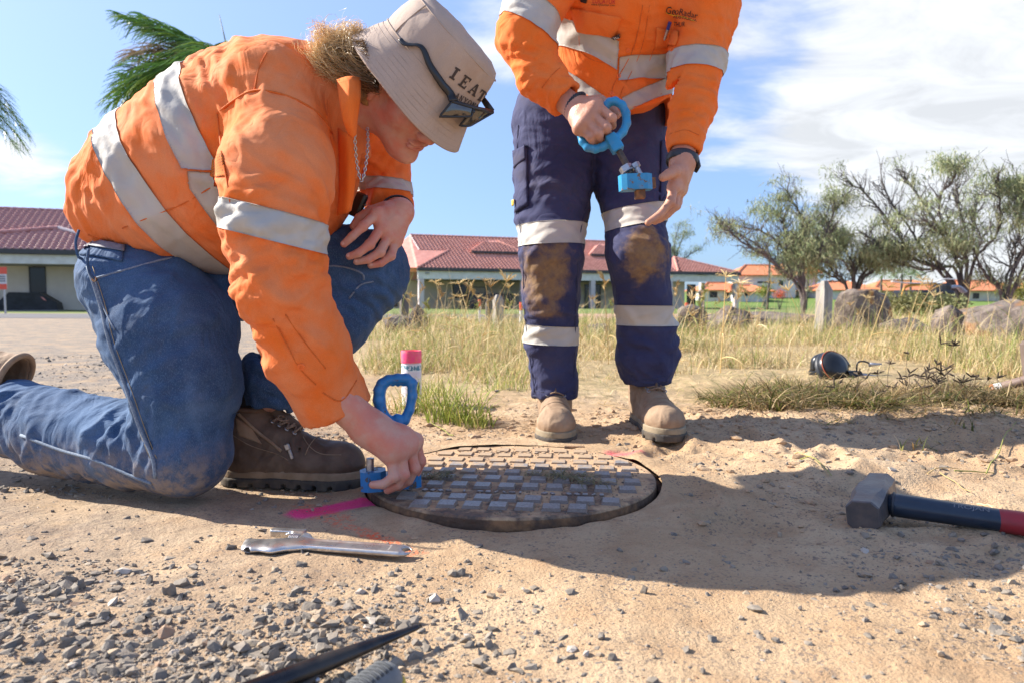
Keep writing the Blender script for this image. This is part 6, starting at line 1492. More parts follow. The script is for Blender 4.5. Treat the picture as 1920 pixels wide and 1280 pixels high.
# hair: loose curls from under the back of the hat
def curls(n, seed, start, end, curl, ln, wdt, c_root, c_tip, parent, name='hair', frizz=0.0, m_=16):
    rg_ = np.random.default_rng(seed); S = start(n, rg_); E = end(n, rg_); t_ = np.linspace(0, 1, m_)[None, :, None]
    mid = (S + E) / 2 + rg_.normal(0, .010, (n, 3)) + np.array((-.004, 0, .012)); Q = S[:, None] * (1 - t_) ** 2 + 2 * mid[:, None] * t_ * (1 - t_) + E[:, None] * t_ ** 2
    ax = E - S; ax /= np.linalg.norm(ax, axis=1)[:, None]; u = np.cross(ax, (.3, .5, .8)); u /= np.linalg.norm(u, axis=1)[:, None] + 1e-6; v = np.cross(ax, u)
    ncl = max(1, n // 34); cl = rg_.integers(0, ncl, n)                    # strands gather in locks
    E_c = E[:ncl][cl]; S_c = S[:ncl][cl]; w_ = .80 if frizz >= 0 else 0
    Q = Q + w_ * ((S_c - S)[:, None] * (1 - t_) + (E_c - E)[:, None] * t_) ; u, v = u[:ncl][cl], v[:ncl][cl]
    ph0 = rg_.uniform(0, 6.28, ncl)[cl][:, None, None] + rg_.normal(0, .35, (n, 1, 1)); fr = rg_.uniform(1.2, 3.4, ncl)[cl][:, None, None]; am = (curl * rg_.uniform(.5, 1.3, ncl)[cl][:, None, None]) * t_ ** .6
    Q = Q + am * (np.cos(ph0 + fr * t_ * 6.28) * u[:, None] + np.sin(ph0 + fr * t_ * 6.28) * v[:, None]) + rg_.normal(0, .0016, (n, 1, 3)) * (1 + t_)
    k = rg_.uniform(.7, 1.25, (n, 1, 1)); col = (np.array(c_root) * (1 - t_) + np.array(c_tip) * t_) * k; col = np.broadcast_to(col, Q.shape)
    T_ = np.gradient(Q, axis=1); Sd = np.cross(T_, rg_.normal(size=(n, 1, 3))); Sd /= np.linalg.norm(Sd, axis=2)[..., None] + 1e-9; W = (wdt * rg_.uniform(.6, 1.4, (n, 1, 1))) * (1 - .6 * t_)
    V = np.stack([Q - Sd * W, Q + Sd * W], 2).reshape(-1, 3); C = np.repeat(col.reshape(-1, 3), 2, 0); kk = 2 * m_; base = (np.arange(n) * kk)[:, None]
    F = np.concatenate([base + np.array([2 * i, 2 * i + 1, 2 * i + 3, 2 * i + 2]) for i in range(m_ - 1)]); return tinted(name, V, F, C, M['hairmat'], parent, True)
def st1(n, r): 
    u = r.random(n); v = r.uniform(-1, 1, n); return np.stack([P(0, 0, 1)[0] * 0 + [P(680 + 30 * a, 70 + 105 * a, 1.33 + .09 * b)[i] for a, b in zip(u, v)] for i in range(3)], 1)
def en1(n, r):
    a = r.uniform(0, 6.283, n); q = r.random(n) ** .42; return np.stack([[P(640 - 68 * c_, 130 + 54 * s_, 1.37 + .085 * d)[i] for c_, s_, d in zip(np.cos(a) * q, np.sin(a) * q, r.uniform(-1, 1, n))] for i in range(3)], 1)
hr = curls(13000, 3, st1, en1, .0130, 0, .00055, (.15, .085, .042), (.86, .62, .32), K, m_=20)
curls(700, 4, st1, lambda n, r: np.stack([[P(655 + 26 * a, 165 + 20 * b, 1.31 + .06 * c_)[i] for a, b, c_ in zip(r.random(n), r.normal(0, .5, n), r.random(n))] for i in range(3)], 1), .005, 0, .0008, (.07, .035, .018), (.16, .08, .035), K)
curls(60, 5, lambda n, r: en1(n, r), lambda n, r: np.stack([[P(620 + 62 * a, 95 + 75 * b - 38 * abs(a) * 0 - 20, 1.36)[i] for a, b in zip(r.uniform(-1.1, .9, n), r.uniform(-.8, .6, n))] for i in range(3)], 1), .008, 0, .00035, (.55, .33, .13), (.8, .55, .28), K, 'stray_hair')
fhh = Field(P(570, 200, 1.2), P(720, 50, 1.5) + np.array((0, .05, .02)), .005); fhh.ell(P(634, 122, 1.38), (.044, .070, .038)); fhh.cone(P(665, 125, 1.35), P(692, 160, 1.34), .045, .034, .02); hv_, hf_ = fhh.mesh(1); hv_ = rumple(hv_, vnormals(hv_, hf_), .006, .02, 3); add('hair_mass', hv_, hf_, simple('hair_under', (.16, .085, .035), (.38, .22, .085), 60, .7, bump=.9, bscale=90, bdist=.006, stretch=(1, 1, .3)), K)
# bucket hat
def hat():
    n = 96; prof = []
    for r, z in ((.001, .152), (.050, .151), (.085, .147), (.100, .140), (.1080, .129), (.1125, .112), (.116, .09), (.1185, .07), (.1190, .053)): prof.append((r, z, 0))
    for i, q in enumerate(np.linspace(.03, 1, 14)): prof.append((.1190 + .027 * q, .051 - .062 * q - .004 * q * q, q))
    prof += [(.1465, -.0165, 1), (.1455, -.019, 1), (.1425, -.0165, 1)]
    for q in np.linspace(.9, 0, 8): prof.append((.1160 + .026 * q, .047 - .061 * q, q))
    for r, z in ((.115, .07), (.112, .09), (.107, .120), (.08, .141), (.001, .147)): prof.append((r, z, 0))
    V = []
    for r, z, q in prof:
        for j in range(n):
            a = j / n * 6.2832; ca, sa = math.cos(a), math.sin(a); x, y = r * ca * (1.03 + .02 * q), r * sa * .95; dz = -.014 * q * max(0, ca) ** 2 - .012 * q * abs(sa) ** 2 + .004 * q * math.sin(3 * a + .6)
            V.append((x + (.006 * q if ca > 0 else -.003 * q), y, z + dz))
    V = np.array(V); V += .0028 * np.stack([fbm(V * 22 + 5, 3, 2), fbm(V * 22 + 9, 3, 3), fbm(V * 22 + 1, 3, 4)], 1) * np.clip((V[:, 2:3] + .02) * 14, .3, 1.6); m_ = len(prof)
    F = [(i * n + j, i * n + (j + 1) % n, (i + 1) * n + (j + 1) % n, (i + 1) * n + j) for i in range(m_ - 1) for j in range(n)]
    V = tw_(V); h = add('hat', V, F, M['hat'], K, True); h.data.flip_normals(); bv = bvh_of(V, F)
    for q in (.12, .25, .38, .51, .64, .77, .90, .98):      # rows of stitching round the brim
        mb = MB(); rad = .1190 + .027 * q; L = []
        for j in range(80):
            a = j / 80 * 6.2832; ca, sa = math.cos(a), math.sin(a); L.append((rad * ca * (1.03 + .02 * q) + (.006 * q if ca > 0 else -.003 * q), rad * sa * .95, .051 - .062 * q - .004 * q * q - .014 * q * max(0, ca) ** 2 - .012 * q * abs(sa) ** 2 + .004 * q * math.sin(3 * a + .6) - .0001))
        mb.loop(tw_(L), .00045, 4, up=TR[:, 2]); mb.build('brim_stitching', M['hat_seam'], h, True)
    for rad, z in ((.1194, .0525), (.1084, .1285)): mb = MB(); mb.loop(tw_([(rad * 1.03 * math.cos(a), rad * .95 * math.sin(a), z) for a in np.arange(80) / 80 * 6.2832]), .0014, 5, up=TR[:, 2]); mb.build('crown_seam', M['hat_seam'], h, True)
    for a in (2.2, -2.2 + .0, -.95 + 3.14): pass
    mb = MB(); a = -2.0; mb.tube(tw_([(r * 1.035 * math.cos(a), r * .955 * math.sin(a), z + .0005) for r, z in ((.1080, .129), (.1125, .112), (.116, .09), (.1185, .07), (.1190, .053))]), .0012, 5); mb.build('crown_seam', M['hat_seam'], h, True)
    return h, bv
M['hat_seam'] = simple('hat_seam', (.41, .325, .27), rough=.95)
HAT, hatb = hat()
GLY = {'I': [((.25, 0), (.75, 0), (.75, .16), (.25, .16)), ((.25, .84), (.75, .84), (.75, 1), (.25, 1)), ((.38, .16), (.62, .16), (.62, .84), (.38, .84))],
       'E': [((.05, 0), (.95, 0), (.95, .15), (.05, .15)), ((.05, .85), (.95, .85), (.95, 1), (.05, 1)), ((.18, .15), (.42, .15), (.42, .85), (.18, .85)), ((.42, .43), (.68, .43), (.68, .57), (.42, .57)), ((.80, .15), (.95, .15), (.95, .32), (.86, .32)), ((.86, .70), (.95, .70), (.95, .85), (.80, .85)), ((.60, .34), (.70, .34), (.70, .43), (.62, .43)), ((.62, .57), (.70, .57), (.70, .66), (.60, .66))],
       'A': [((.0, 0), (.36, 0), (.36, .13), (.0, .13)), ((.60, 0), (1.0, 0), (1.0, .13), (.60, .13)), ((.10, .13), (.24, .13), (.52, 1), (.40, 1)), ((.64, .13), (.90, .13), (.62, 1), (.40, 1)), ((.26, .30), (.68, .30), (.66, .42), (.28, .42))],
       'T': [((.02, .85), (.98, .85), (.98, 1), (.02, 1)), ((.38, .15), (.62, .15), (.62, .85), (.38, .85)), ((.25, 0), (.75, 0), (.75, .15), (.25, .15)), ((.02, .66), (.12, .66), (.16, .85), (.02, .85)), ((.88, .66), (.98, .66), (.98, .85), (.84, .85))],
       'N': [((0, 0), (.34, 0), (.34, .14), (0, .14)), ((.10, .14), (.24, .14), (.24, 1), (.10, 1)), ((.10, 1), (.30, 1), (.86, 0), (.68, 0)), ((.72, .1), (.86, .1), (.86, .86), (.72, .86)), ((.62, .86), (1, .86), (1, 1), (.62, 1))],
       'Y': [((.30, 0), (.70, 0), (.70, .14), (.30, .14)), ((.39, .14), (.61, .14), (.61, .5), (.39, .5)), ((.39, .5), (.61, .5), (.32, .9), (.06, .9)), ((.42, .5), (.61, .5), (.94, .9), (.74, .9)), ((0, .87), (.38, .87), (.38, 1), (0, 1)), ((.64, .87), (1, .87), (1, 1), (.64, 1))],
       'O': [((.0, .25), (.22, .25), (.22, .75), (.0, .75)), ((.78, .25), (1, .25), (1, .75), (.78, .75)), ((.0, .25), (.28, 0), (.34, .15), (.22, .25)), ((.0, .75), (.22, .75), (.34, .85), (.28, 1)), ((1, .25), (.78, .25), (.66, .15), (.72, 0)), ((1, .75), (.72, 1), (.66, .85), (.78, .75)), ((.28, 0), (.72, 0), (.66, .15), (.34, .15)), ((.28, 1), (.34, .85), (.66, .85), (.72, 1))]}
def serif_word(word, px, py, w, h, gap, ang, bv, mat, parent, off):
    ca, sa = math.cos(ang), math.sin(ang); x0 = -(len(word) * w + (len(word) - 1) * gap) / 2; V, F = [], []
    for ch in word:
        for q in GLY[ch]:
            q = np.array(q, float); k = len(V); n = 3
            for i in range(n + 1):
                for j in range(n + 1):
                    u, v = i / n, j / n; p_ = (q[0] * (1 - u) + q[1] * u) * (1 - v) + (q[3] * (1 - u) + q[2] * u) * v; x, y = x0 + p_[0] * w, -(p_[1] - .5) * h
                    h_ = castn(px + x * ca - y * sa, py + x * sa + y * ca, bv); V.append(h_[0] + h_[1] * off)
            F += [(k + i * (n + 1) + j, k + (i + 1) * (n + 1) + j, k + (i + 1) * (n + 1) + j + 1, k + i * (n + 1) + j + 1) for i in range(n) for j in range(n)]
        x0 += w + gap
    return add('lettering', np.array(V), F, mat, parent, True)
serif_word('I', 852.5, 138.5, 22, 24, 0, math.radians(33), hatb, M['hat_print'], HAT, .0012)
serif_word('E', 871, 154, 17, 24, 0, math.radians(36), hatb, M['hat_print'], HAT, .0012)
serif_word('A', 889, 168, 17, 23, 0, math.radians(35), hatb, M['hat_print'], HAT, .0012)
serif_word('T', 903, 180, 14, 22, 0, math.radians(32), hatb, M['hat_print'], HAT, .0012)
serif_word('ANYONE', 876, 191, 7, 11, 1.6, math.radians(30), hatb, M['hat_print'], HAT, .0012)
# sunglasses resting on the brim
gl = thing('sunglasses', 'black wraparound sunglasses with mirrored lenses pushed up on the bucket hat', 'sunglasses', P(860, 210, 1.15))
tp = [(753, 78), (760, 85), (772, 87), (785, 87), (795, 95), (805, 120), (816, 139), (830, 158), (842, 175)]
tpw = []
for a, b in tp: h = castn(a, b, hatb); tpw.append(h[0] + h[1] * .006)
hx = hw_((.115, -.075, .040)); hx = P(850, 190, float(tpw[-1][1]) - .004); tpw.append(hx)
mb = MB(); mb.tube(catmull(tpw, 5), np.interp(np.linspace(0, 1, len(catmull(tpw, 5))), [0, .1, .3, .5, .7, 1], [.0042, .0048, .0036, .0062, .0075, .0085]), 8, flat=((0, -.9, .4), .42)); mb.build('temple', M['black_plastic'], gl, True)
fx = P(922, 210, hx[1] + .105); fx2 = P(900, 178, hx[1] + .12)
mb = MB(); mb.tube([fx2, (fx + fx2) / 2, fx], [.0045, .006, .0065], 8, flat=((0, 1, .3), .4)); mb.build('temple', M['black_plastic'], gl, True)
def lens(c4, bulge=.006, nm='lens'):
    c4 = [np.asarray(q) for q in c4]; n_ = np.cross(c4[1] - c4[0], c4[3] - c4[0]); n_ /= np.linalg.norm(n_); n_ = -n_ if n_[1] > 0 else n_; V = []
    for i in range(9):
        for j in range(9): u, v = i / 8, j / 8; p = (c4[0] * (1 - u) + c4[1] * u) * (1 - v) + (c4[3] * (1 - u) + c4[2] * u) * v; V.append(p + n_ * bulge * (1 - (2 * u - 1) ** 2) * (1 - .5 * (2 * v - 1) ** 2))
    V = np.array(V); F = [(i * 9 + j, (i + 1) * 9 + j, (i + 1) * 9 + j + 1, i * 9 + j + 1) for i in range(8) for j in range(8)]; B = V - n_ * .0018; o = len(V)
    F2 = F + [tuple(o + q for q in f[::-1]) for f in F]; add(nm, np.concatenate([V, B]), F2, M['lens'], gl, True)
    rim = MB(); rr = [i * 9 for i in range(9)] + [72 + j for j in range(1, 9)] + [i * 9 + 8 for i in range(7, -1, -1)] + [j for j in range(7, 0, -1)]; q = V[rr] ; rim.loop(q, .0022, 6, up=n_); rim.build('rim', M['black_plastic'], gl, True)
y0 = hx[1]
lens([P(847, 191, y0), P(888, 203, y0 + .035), P(884, 219, y0 + .032), P(824, 219, y0 - .006)]); lens([P(889, 204, y0 + .040), P(924, 212, y0 + .103), P(884, 235, y0 + .06), P(862, 236, y0 + .036)])
mb = MB(); mb.tube([P(846, 190, y0), P(866, 196, y0 + .018), P(889, 203, y0 + .038), P(908, 207, y0 + .07), P(923, 211, y0 + .104)], .0042, 7); mb.build('brow_bar', M['black_plastic'], gl, True)
mb = MB(); mb.tube([P(884, 212, y0 + .034), P(889, 208, y0 + .036)], .004, 6); mb.build('bridge', M['black_plastic'], gl, True)
# neck chain, pendant phone-like radio, wrist strap
def chain(pts, r, name, parent, mat):
    c = catmull(pts, 10); mb = MB(); L = np.r_[0, np.cumsum(np.linalg.norm(np.diff(c, axis=0), axis=1))]; nlk = int(L[-1] / (r * 3.0))
    for i in range(nlk):
        s_ = (i + .5) / nlk * L[-1]; p = np.array([np.interp(s_, L, c[:, a]) for a in range(3)]); q = np.array([np.interp(s_ + .001, L, c[:, a]) for a in range(3)]) - p; q /= np.linalg.norm(q); rf = np.cross(q, (0, 1, .2) if i % 2 else (1, .1, 0)); mb.loop(ring_loop(p, rf, r * 2.1, r * 1.2, q, 8), r * .55, 4, up=rf)
    mb.build(name, mat, parent, True)
chain([P(665, 238, 1.27), P(666, 270, 1.275), P(669, 305, 1.285), P(676, 338, 1.29), P(682, 330, 1.295), P(688, 295, 1.30), P(690, 262, 1.31), P(689, 240, 1.32)], .0019, 'necklace', K, M['steel'])
pho = thing('phone', 'black phone sticking out of the shirt pocket above the resting hand', 'phone', P(672, 385, 1.47)); mb = MB(); ax_ = P(683, 366, 1.46) - P(665, 408, 1.46); mb.box(P(672, 385, 1.47), (.052, .030, .014), frame(ax_, (-.5, -.8, .2)), .004); mb.build('case', M['black_plastic'], pho, auto=40); mb = MB(); mb.lathe([(.0001, .002), (.003, .002), (.003, 0)], 12, M=frame((1, 0, .3), (.2, -1, 0)), c=P(684, 385, 1.44)); mb.build('camera_lens', M['lens'], pho, True)
mb = MB(); mb.loop(ring_loop(P(746, 397, 1.492), P(738, 390, 1.56) - P(752, 398, 1.46), .0335, .030, (1, 0, .9)), .0065, 8, up=P(738, 390, 1.56) - P(752, 398, 1.46), k=.0) if False else mb.loop(ring_loop(P(744, 396, 1.497), np.array((-.25, 1, .05)), .0345, .031, (1, 0, .3)), .0024, 8, up=np.array((-.25, 1, .05)), k=3.6); mb.build('wrist_strap', M['strap'], K, True)
# boots
bf_, bfb, bfw = boot(K, np.array((-.515, 1.435, -.018)), (1, -.10, 0), (0, 0, 1), M['leather_dark'], 1, lace=True, lab='unzipped brown work boot planted flat beside the knee')
zt = [P(452, 768, 1.36), P(470, 785, 1.365), P(495, 805, 1.37), P(515, 825, 1.372), P(535, 838, 1.374)]; zq = []
BV2 = BVHTree.FromPolygons([tuple(v.co) for v in bf_.data.vertices], [tuple(p.vertices) for p in bf_.data.polygons])
draped_line('zip', [(450, 765), (468, 780), (490, 800), (512, 820), (535, 838)], BV2, M['zinc'], bf_, .0022, .0012); draped_line('zip_edge', [(446, 774), (462, 790), (484, 810), (508, 828), (528, 845)], BV2, M['leather'], bf_, .0035, .0008)
h = castn(546, 850, BV2); mb = MB(); mb.box(h[0] + h[1] * .004, (.007, .004, .022), frame((1, 0, .35), (-.35, 0, 1)), .0015); mb.box(h[0] + h[1] * .005 + np.array((-.006, 0, .014)), (.011, .006, .014), frame((1, 0, .35), (-.35, 0, 1)), .002); mb.build('zip_pull', M['zinc'], bf_, auto=40)
draped_patch('heel_patch', [(442, 782), (470, 800), (492, 832), (446, 815)], BV2, M['leather'], bf_, 10, 8, .0012); button(446, 772, BV2, bf_, .0045, M['zinc'])
draped_line('panel_seam', [(432, 812), (470, 835), (520, 850), (540, 862)], BV2, M['midsole'], bf_, .0009); draped_line('panel_seam', [(560, 800), (575, 830), (600, 850), (640, 852)], BV2, M['midsole'], bf_, .0009)
mb = MB(); mb.tube([np.array((-.545, 1.435, .10)), np.array((-.545, 1.44, .20))], [.044, .047], 20); mb.build('sock', simple('black_sock', (.010, .010, .012), rough=.95, bump=.4, bscale=200), K, True)
boot(K, P(-112, 706, 1.52), (-.22, .05, -.97), (.97, .0, -.22), M['leather'], 2, lace=False, lab='tan work boot with its toe on the ground and heel raised at the left edge')

# ---------------------------------------------------------------- the standing worker
S = thing('person', 'standing worker in orange shirt and navy trousers holding a blue lifting key, head unseen', 'person', (.24, 1.93, 0))
lR, lRr = chain_px([(1050, 235, 2.03, 86), (1038, 330, 2.01, 71), (1034, 400, 1.97, 66), (1034, 475, 1.90, 56), (1033, 560, 1.91, 51), (1033, 640, 1.93, 47), (1040, 725, 1.94, 41), (1041, 760, 1.94, 41)])
lL, lLr = chain_px([(1172, 235, 2.03, 84), (1183, 330, 2.0, 68), (1189, 400, 1.93, 55), (1196, 478, 1.86, 55), (1206, 560, 1.89, 51), (1212, 620, 1.91, 52), (1214, 672, 1.92, 56), (1216, 705, 1.92, 40), (1216, 735, 1.92, 37)])
ft = Field(P(950, 780, 1.85) - np.array((.02, .10, .02)), P(1290, 165, 2.08) + np.array((.02, .14, .02)), .0050)
ft.chain(lR, lRr, .02); ft.chain(lL, lLr, .02); ft.cone(P(1052, 225, 2.06), P(1172, 225, 2.06), PR(84, 2.05), PR(80, 2.05), .03); ft.cone(P(1075, 300, 2.05), P(1150, 300, 2.05), PR(40, 2.05), PR(40, 2.05), .03)
ft.cutplane(P(1041, 745, 1.94), (0, 0, -1), P(980, 800, 1.8), P(1110, 700, 2.1)); ft.cone(P(1041, 735, 1.94), P(1041, 780, 1.94), PR(34, 1.94), PR(34, 1.94), .003, op='cut')
ft.cutplane(P(1216, 718, 1.92), (0, 0, -1), P(1140, 800, 1.8), P(1300, 690, 2.1)); ft.cone(P(1216, 708, 1.92), P(1216, 760, 1.92), PR(31, 1.92), PR(31, 1.92), .003, op='cut')
Tf = auto_folds(lR[1:4], lRr[1:4], 10, 31, (.0025, .005), (.03, .05)) + auto_folds(lR[4:], lRr[4:], 12, 32, (.003, .006), (.03, .05), (.04, .07)) + auto_folds(lL[1:4], lLr[1:4], 9, 33, (.0025, .005), (.03, .05)) + auto_folds(lL[4:], lLr[4:], 14, 34, (.004, .007), (.03, .055), (.04, .07)) + [
    (P(1110, 300, 1.93), .07, (.35, 0, 1), .035, .006), (P(1060, 260, 1.92), .06, (.3, 0, 1), .03, .004), (P(1170, 270, 1.92), .07, (-.5, 0, 1), .035, .005), (P(1215, 450, 1.80), .05, (.8, 0, .6), .05, .008), (P(1160, 620, 1.85), .05, (.9, 0, .4), .05, .009), (P(1010, 260, 1.93), .05, (.1, 0, 1), .022, .003)]
TV, TF = finish(ft, Tf, 41, ((.0035, .09), (.0018, .04)))
add('trousers', TV, TF, M['navy'], S); tb = bvh_of(TV, TF)
dR, dL = capsd(TV, lR, lRr), capsd(TV, lL, lLr)
for c, n_, w_, sel in (((1030, 441, 1.93), (.03, 1), 42, dR < dL), ((1032, 627, 1.93), (-.05, 1), 35, dR < dL), ((1190, 408, 1.92), (.16, 1), 37, dL < dR), ((1208, 591, 1.90), (-.02, 1), 38, dL < dR)):
    band('reflective_tape', TV, TF, P(*c), nvec(c[:2], n_, c[2]), PR(w_, c[2] - .05), M['tape'], S, sel)
for nm, pts, r_, mt in (('inseam', [(1108, 350), (1096, 400), (1086, 450), (1080, 560), (1078, 640), (1076, 740)], .0014, 'navy_seam'), ('inseam', [(1116, 345), (1128, 400), (1136, 450), (1148, 520), (1158, 560), (1163, 610)], .0018, 'navy_seam'), ('side_seam', [(972, 235), (969, 300), (972, 400), (981, 470), (982, 560), (990, 640), (1003, 735)], .0014, 'navy_seam'),
                    ('fly_seam', [(1110, 215), (1111, 260), (1110, 320)], .0016, 'navy_seam'), ('hem_stitching', [(1004, 732), (1040, 737), (1078, 730)], .0012, 'navy_seam'), ('hem_stitching', [(1000, 741), (1040, 745), (1078, 739)], .0016, 'navy_seam'), ('hem_stitching', [(1182, 704), (1215, 712), (1248, 704)], .0014, 'navy_seam'), ('hem_stitching', [(1184, 713), (1215, 719), (1248, 713)], .0016, 'navy_seam')):
    draped_line(nm, pts, tb, M[mt], S, r_)
draped_patch('cargo_pocket', [(967, 283), (990, 272), (992, 385), (968, 400)], tb, M['navy'], S, 8, 14, .005, .004); draped_patch('pocket_flap', [(966, 285), (989, 270), (989, 300), (968, 318)], tb, M['navy'], S, 8, 6, .009, .002); draped_patch('pocket_badge', [(965, 376), (970, 375), (970, 386), (966, 387)], tb, simple('yellow_badge', (.55, .38, .03)), S, 3, 3, .010)
draped_patch('cargo_pocket', [(1238, 265), (1252, 262), (1246, 370), (1236, 378)], tb, M['navy'], S, 6, 12, .004, .003)
# shirt
tS, tSr = chain_px([(1150, 120, 1.93, 106), (1172, 40, 1.88, 118), (1190, -70, 1.78, 118), (1200, -130, 1.70, 70)])
aR, aRr = chain_px([(1035, -85, 1.74, 66), (1010, -10, 1.74, 58), (985, 72, 1.70, 50), (1012, 140, 1.68, 42), (1060, 188, 1.66, 31), (1075, 202, 1.655, 30)])
aL, aLr = chain_px([(1345, -85, 1.74, 64), (1325, 20, 1.76, 52), (1306, 110, 1.76, 50), (1294, 200, 1.72, 44), (1284, 262, 1.66, 30), (1281, 290, 1.64, 29)])
fS = Field(P(930, 320, 1.74) - np.array((.02, .16, .02)), P(1420, -190, 1.80) + np.array((.02, .16, .03)), .0050)
fS.chain(tS, tSr, .05, flat=((0, 1, .25), .72)); fS.cone(P(1050, -85, 1.76), P(1335, -85, 1.76), PR(62, 1.76), PR(62, 1.76), .05); fS.cone(P(1145, 130, 1.93), P(1158, 200, 1.93), PR(96, 1.93), PR(97, 1.93), .03, flat=((0, 1, 0), .8))
fS.chain(aR, aRr, .02); fS.chain(aL, aLr, .02)
hemc = P(1165, 190, 1.80)
def hemfn(X, Y, Z):  # curved shirt tail
    u = (X - hemc[0]) / .14; return (hemc[2] - .010 + .060 * np.clip(u, -1.3, 1.3) ** 2 - .012 * u) - Z
sl_ = fS._box(P(1030, 260, 1.7), P(1262, 60, 2.2)); Xs, Ys, Zs = fS.ax[0][sl_[0]][:, None, None], fS.ax[1][sl_[1]][None, :, None], fS.ax[2][sl_[2]][None, None, :]
dar = fS.D[sl_] * 0 + 9
mk = (Ys > 1.79) | (Xs > P(1130, 200, 1.8)[0]); fS.D[sl_] = np.where(mk & (Xs < P(1252, 200, 1.9)[0]), np.maximum(fS.D[sl_], hemfn(Xs, Ys, Zs)), fS.D[sl_])
fS.cutplane(P(1062, 187, 1.66), P(1102, 222, 1.64) - P(1062, 187, 1.66), P(1025, 235, 1.55), P(1120, 130, 1.76)); fS.cone(P(1045, 172, 1.67), P(1085, 210, 1.65), PR(25, 1.66), PR(26, 1.66), .003, op='cut')
fS.cutplane(P(1282, 286, 1.65), P(1276, 330, 1.63) - P(1284, 262, 1.66), P(1230, 330, 1.55), P(1340, 255, 1.76)); fS.cone(P(1285, 262, 1.66), P(1279, 310, 1.64), PR(24, 1.65), PR(25, 1.65), .003, op='cut')
Sf = auto_folds(aR[1:5], aRr[1:5], 16, 51, (.003, .006), (.025, .04), (.035, .06)) + auto_folds(aL[1:5], aLr[1:5], 16, 52, (.003, .007), (.03, .05), (.04, .07)) + auto_folds(tS[:3], tSr[:3], 12, 53, (.003, .006), (.04, .07), (.06, .1)) + [
    (P(1185, 160, 1.80), .06, (.9, 0, .6), .045, .006), (P(1120, 100, 1.80), .05, (.7, 0, .9), .04, .005), (P(1300, 170, 1.68), .05, (.3, 0, 1), .04, .008), (P(985, 110, 1.64), .05, (.4, 0, 1), .03, .007), (P(1310, 225, 1.66), .04, (-.5, 0, 1), .03, .006)]
UV, UF = finish(fS, Sf, 61, ((.0032, .09), (.0016, .04)))
add('shirt', UV, UF, M['orange'], S); ub = bvh_of(UV, UF)
dT2, d1, d2 = capsd(UV, tS, tSr), capsd(UV, aR, aRr), capsd(UV, aL, aLr); tor_ = (dT2 < d1) & (dT2 < d2)
band('reflective_tape', UV, UF, P(1003, 42, 1.72), nvec((1003, 42), (.50, -.86), 1.72), PR(52, 1.68), M['tape'], S, d1 < dT2 + .01)
band('reflective_tape', UV, UF, P(1312, 120, 1.75), nvec((1312, 120), (-.08, 1), 1.75), PR(38, 1.70), M['tape'], S, d2 < dT2 + .005)
band('reflective_tape', UV, UF, P(1110, 88, 1.82), nvec((1110, 88), (-.48, .88), 1.8), PR(36, 1.8), M['tape'], S, tor_ & (UV[:, 0] < P(1160, 100, 1.8)[0]))
band('reflective_tape', UV, UF, P(1205, 124, 1.80), nvec((1205, 124), (.10, .99), 1.8), PR(36, 1.8), M['tape'], S, tor_ & (UV[:, 0] >= P(1158, 100, 1.8)[0]) & (d2 > .01))
band('reflective_tape', UV, UF, P(1080, 160, 1.84), nvec((1080, 160), (-.62, .78), 1.8), PR(26, 1.8), M['tape'], S, tor_ & (UV[:, 0] < P(1142, 100, 1.8)[0]))
band('reflective_tape', UV, UF, P(1215, 175, 1.82), nvec((1215, 175), (.42, .90), 1.8), PR(26, 1.8), M['tape'], S, tor_ & (UV[:, 0] > P(1168, 100, 1.8)[0]) & (d2 > .02))
for nm, pts, r_ in (('placket_edge', [(1205, 10), (1196, 60), (1184, 100), (1165, 135), (1150, 160), (1147, 182)], .0014), ('placket_edge', [(1218, 10), (1210, 60), (1200, 100), (1182, 140), (1166, 170), (1160, 195)], .0009), ('hem', [(1100, 178), (1130, 195), (1165, 203), (1205, 196), (1240, 176)], .0016), ('cuff_seam', [(1016, 165), (1036, 140), (1050, 128)], .0012), ('cuff_seam', [(1256, 252), (1285, 244), (1310, 254)], .0012)):
    draped_line(nm, pts, ub, M['orange_seam'], S, r_)
for q in ((1178, 95), (1160, 143), (1147, 176), (1261, 94), (1078, 26)): button(*q, ub, S, .0055)
draped_patch('pocket_flap', [(1069, 12), (1166, 33), (1152, 71), (1084, 60)], ub, M['orange'], S, 16, 9, .005, .004); draped_line('pocket_seam', [(1086, 62), (1090, 100), (1128, 118), (1160, 112)], ub, M['orange_seam'], S, .0009)
draped_patch('pocket_flap', [(1230, 50), (1276, 60), (1270, 86), (1226, 90)], ub, M['orange'], S, 12, 8, .005, .004); draped_line('pocket_seam', [(1226, 92), (1216, 120), (1212, 142)], ub, M['orange_seam'], S, .0009)
draped_patch('brand_tab', [(1148, 68), (1162, 58), (1163, 66), (1154, 73)], ub, M['hat_print'], S, 4, 4, .014); M['white_print'] = simple('white_print', (.75, .75, .75)); draped_text('brand_lettering', 'TRu', 1157, 66, 9, 5, -.5, ub, M['white_print'], S, .0165)
M['black_print'] = simple('black_print', (.02, .015, .015), rough=.8); M['red_print'] = simple('red_print', (.55, .01, .03), rough=.7); M['yellow_print'] = simple('yellow_print', (.75, .45, .02), rough=.7)
draped_text('lettering', 'LOCATOR', 1133, 2.5, 42, 9, .05, ub, M['red_print'], S, .0030); draped_text('lettering', 'www.flowlocator.com'.replace('flow', 'fly'), 1131, 9.5, 44, 5.5, .06, ub, M['black_print'], S, .0030); draped_patch('logo', [(1088, -4), (1102, 0), (1100, 6), (1090, 4)], ub, M['black_print'], S, 4, 4, .003)
draped_text('lettering', 'GeoRadar', 1279, 24, 62, 13, .20, ub, M['black_print'], S, .0030); draped_text('lettering', 'AUSTRALIA', 1285, 36, 44, 5.0, .20, ub, M['black_print'], S, .0030); draped_text('lettering', 'THUR', 1275, 46, 21, 8, .10, ub, M['black_print'], S, .0030)
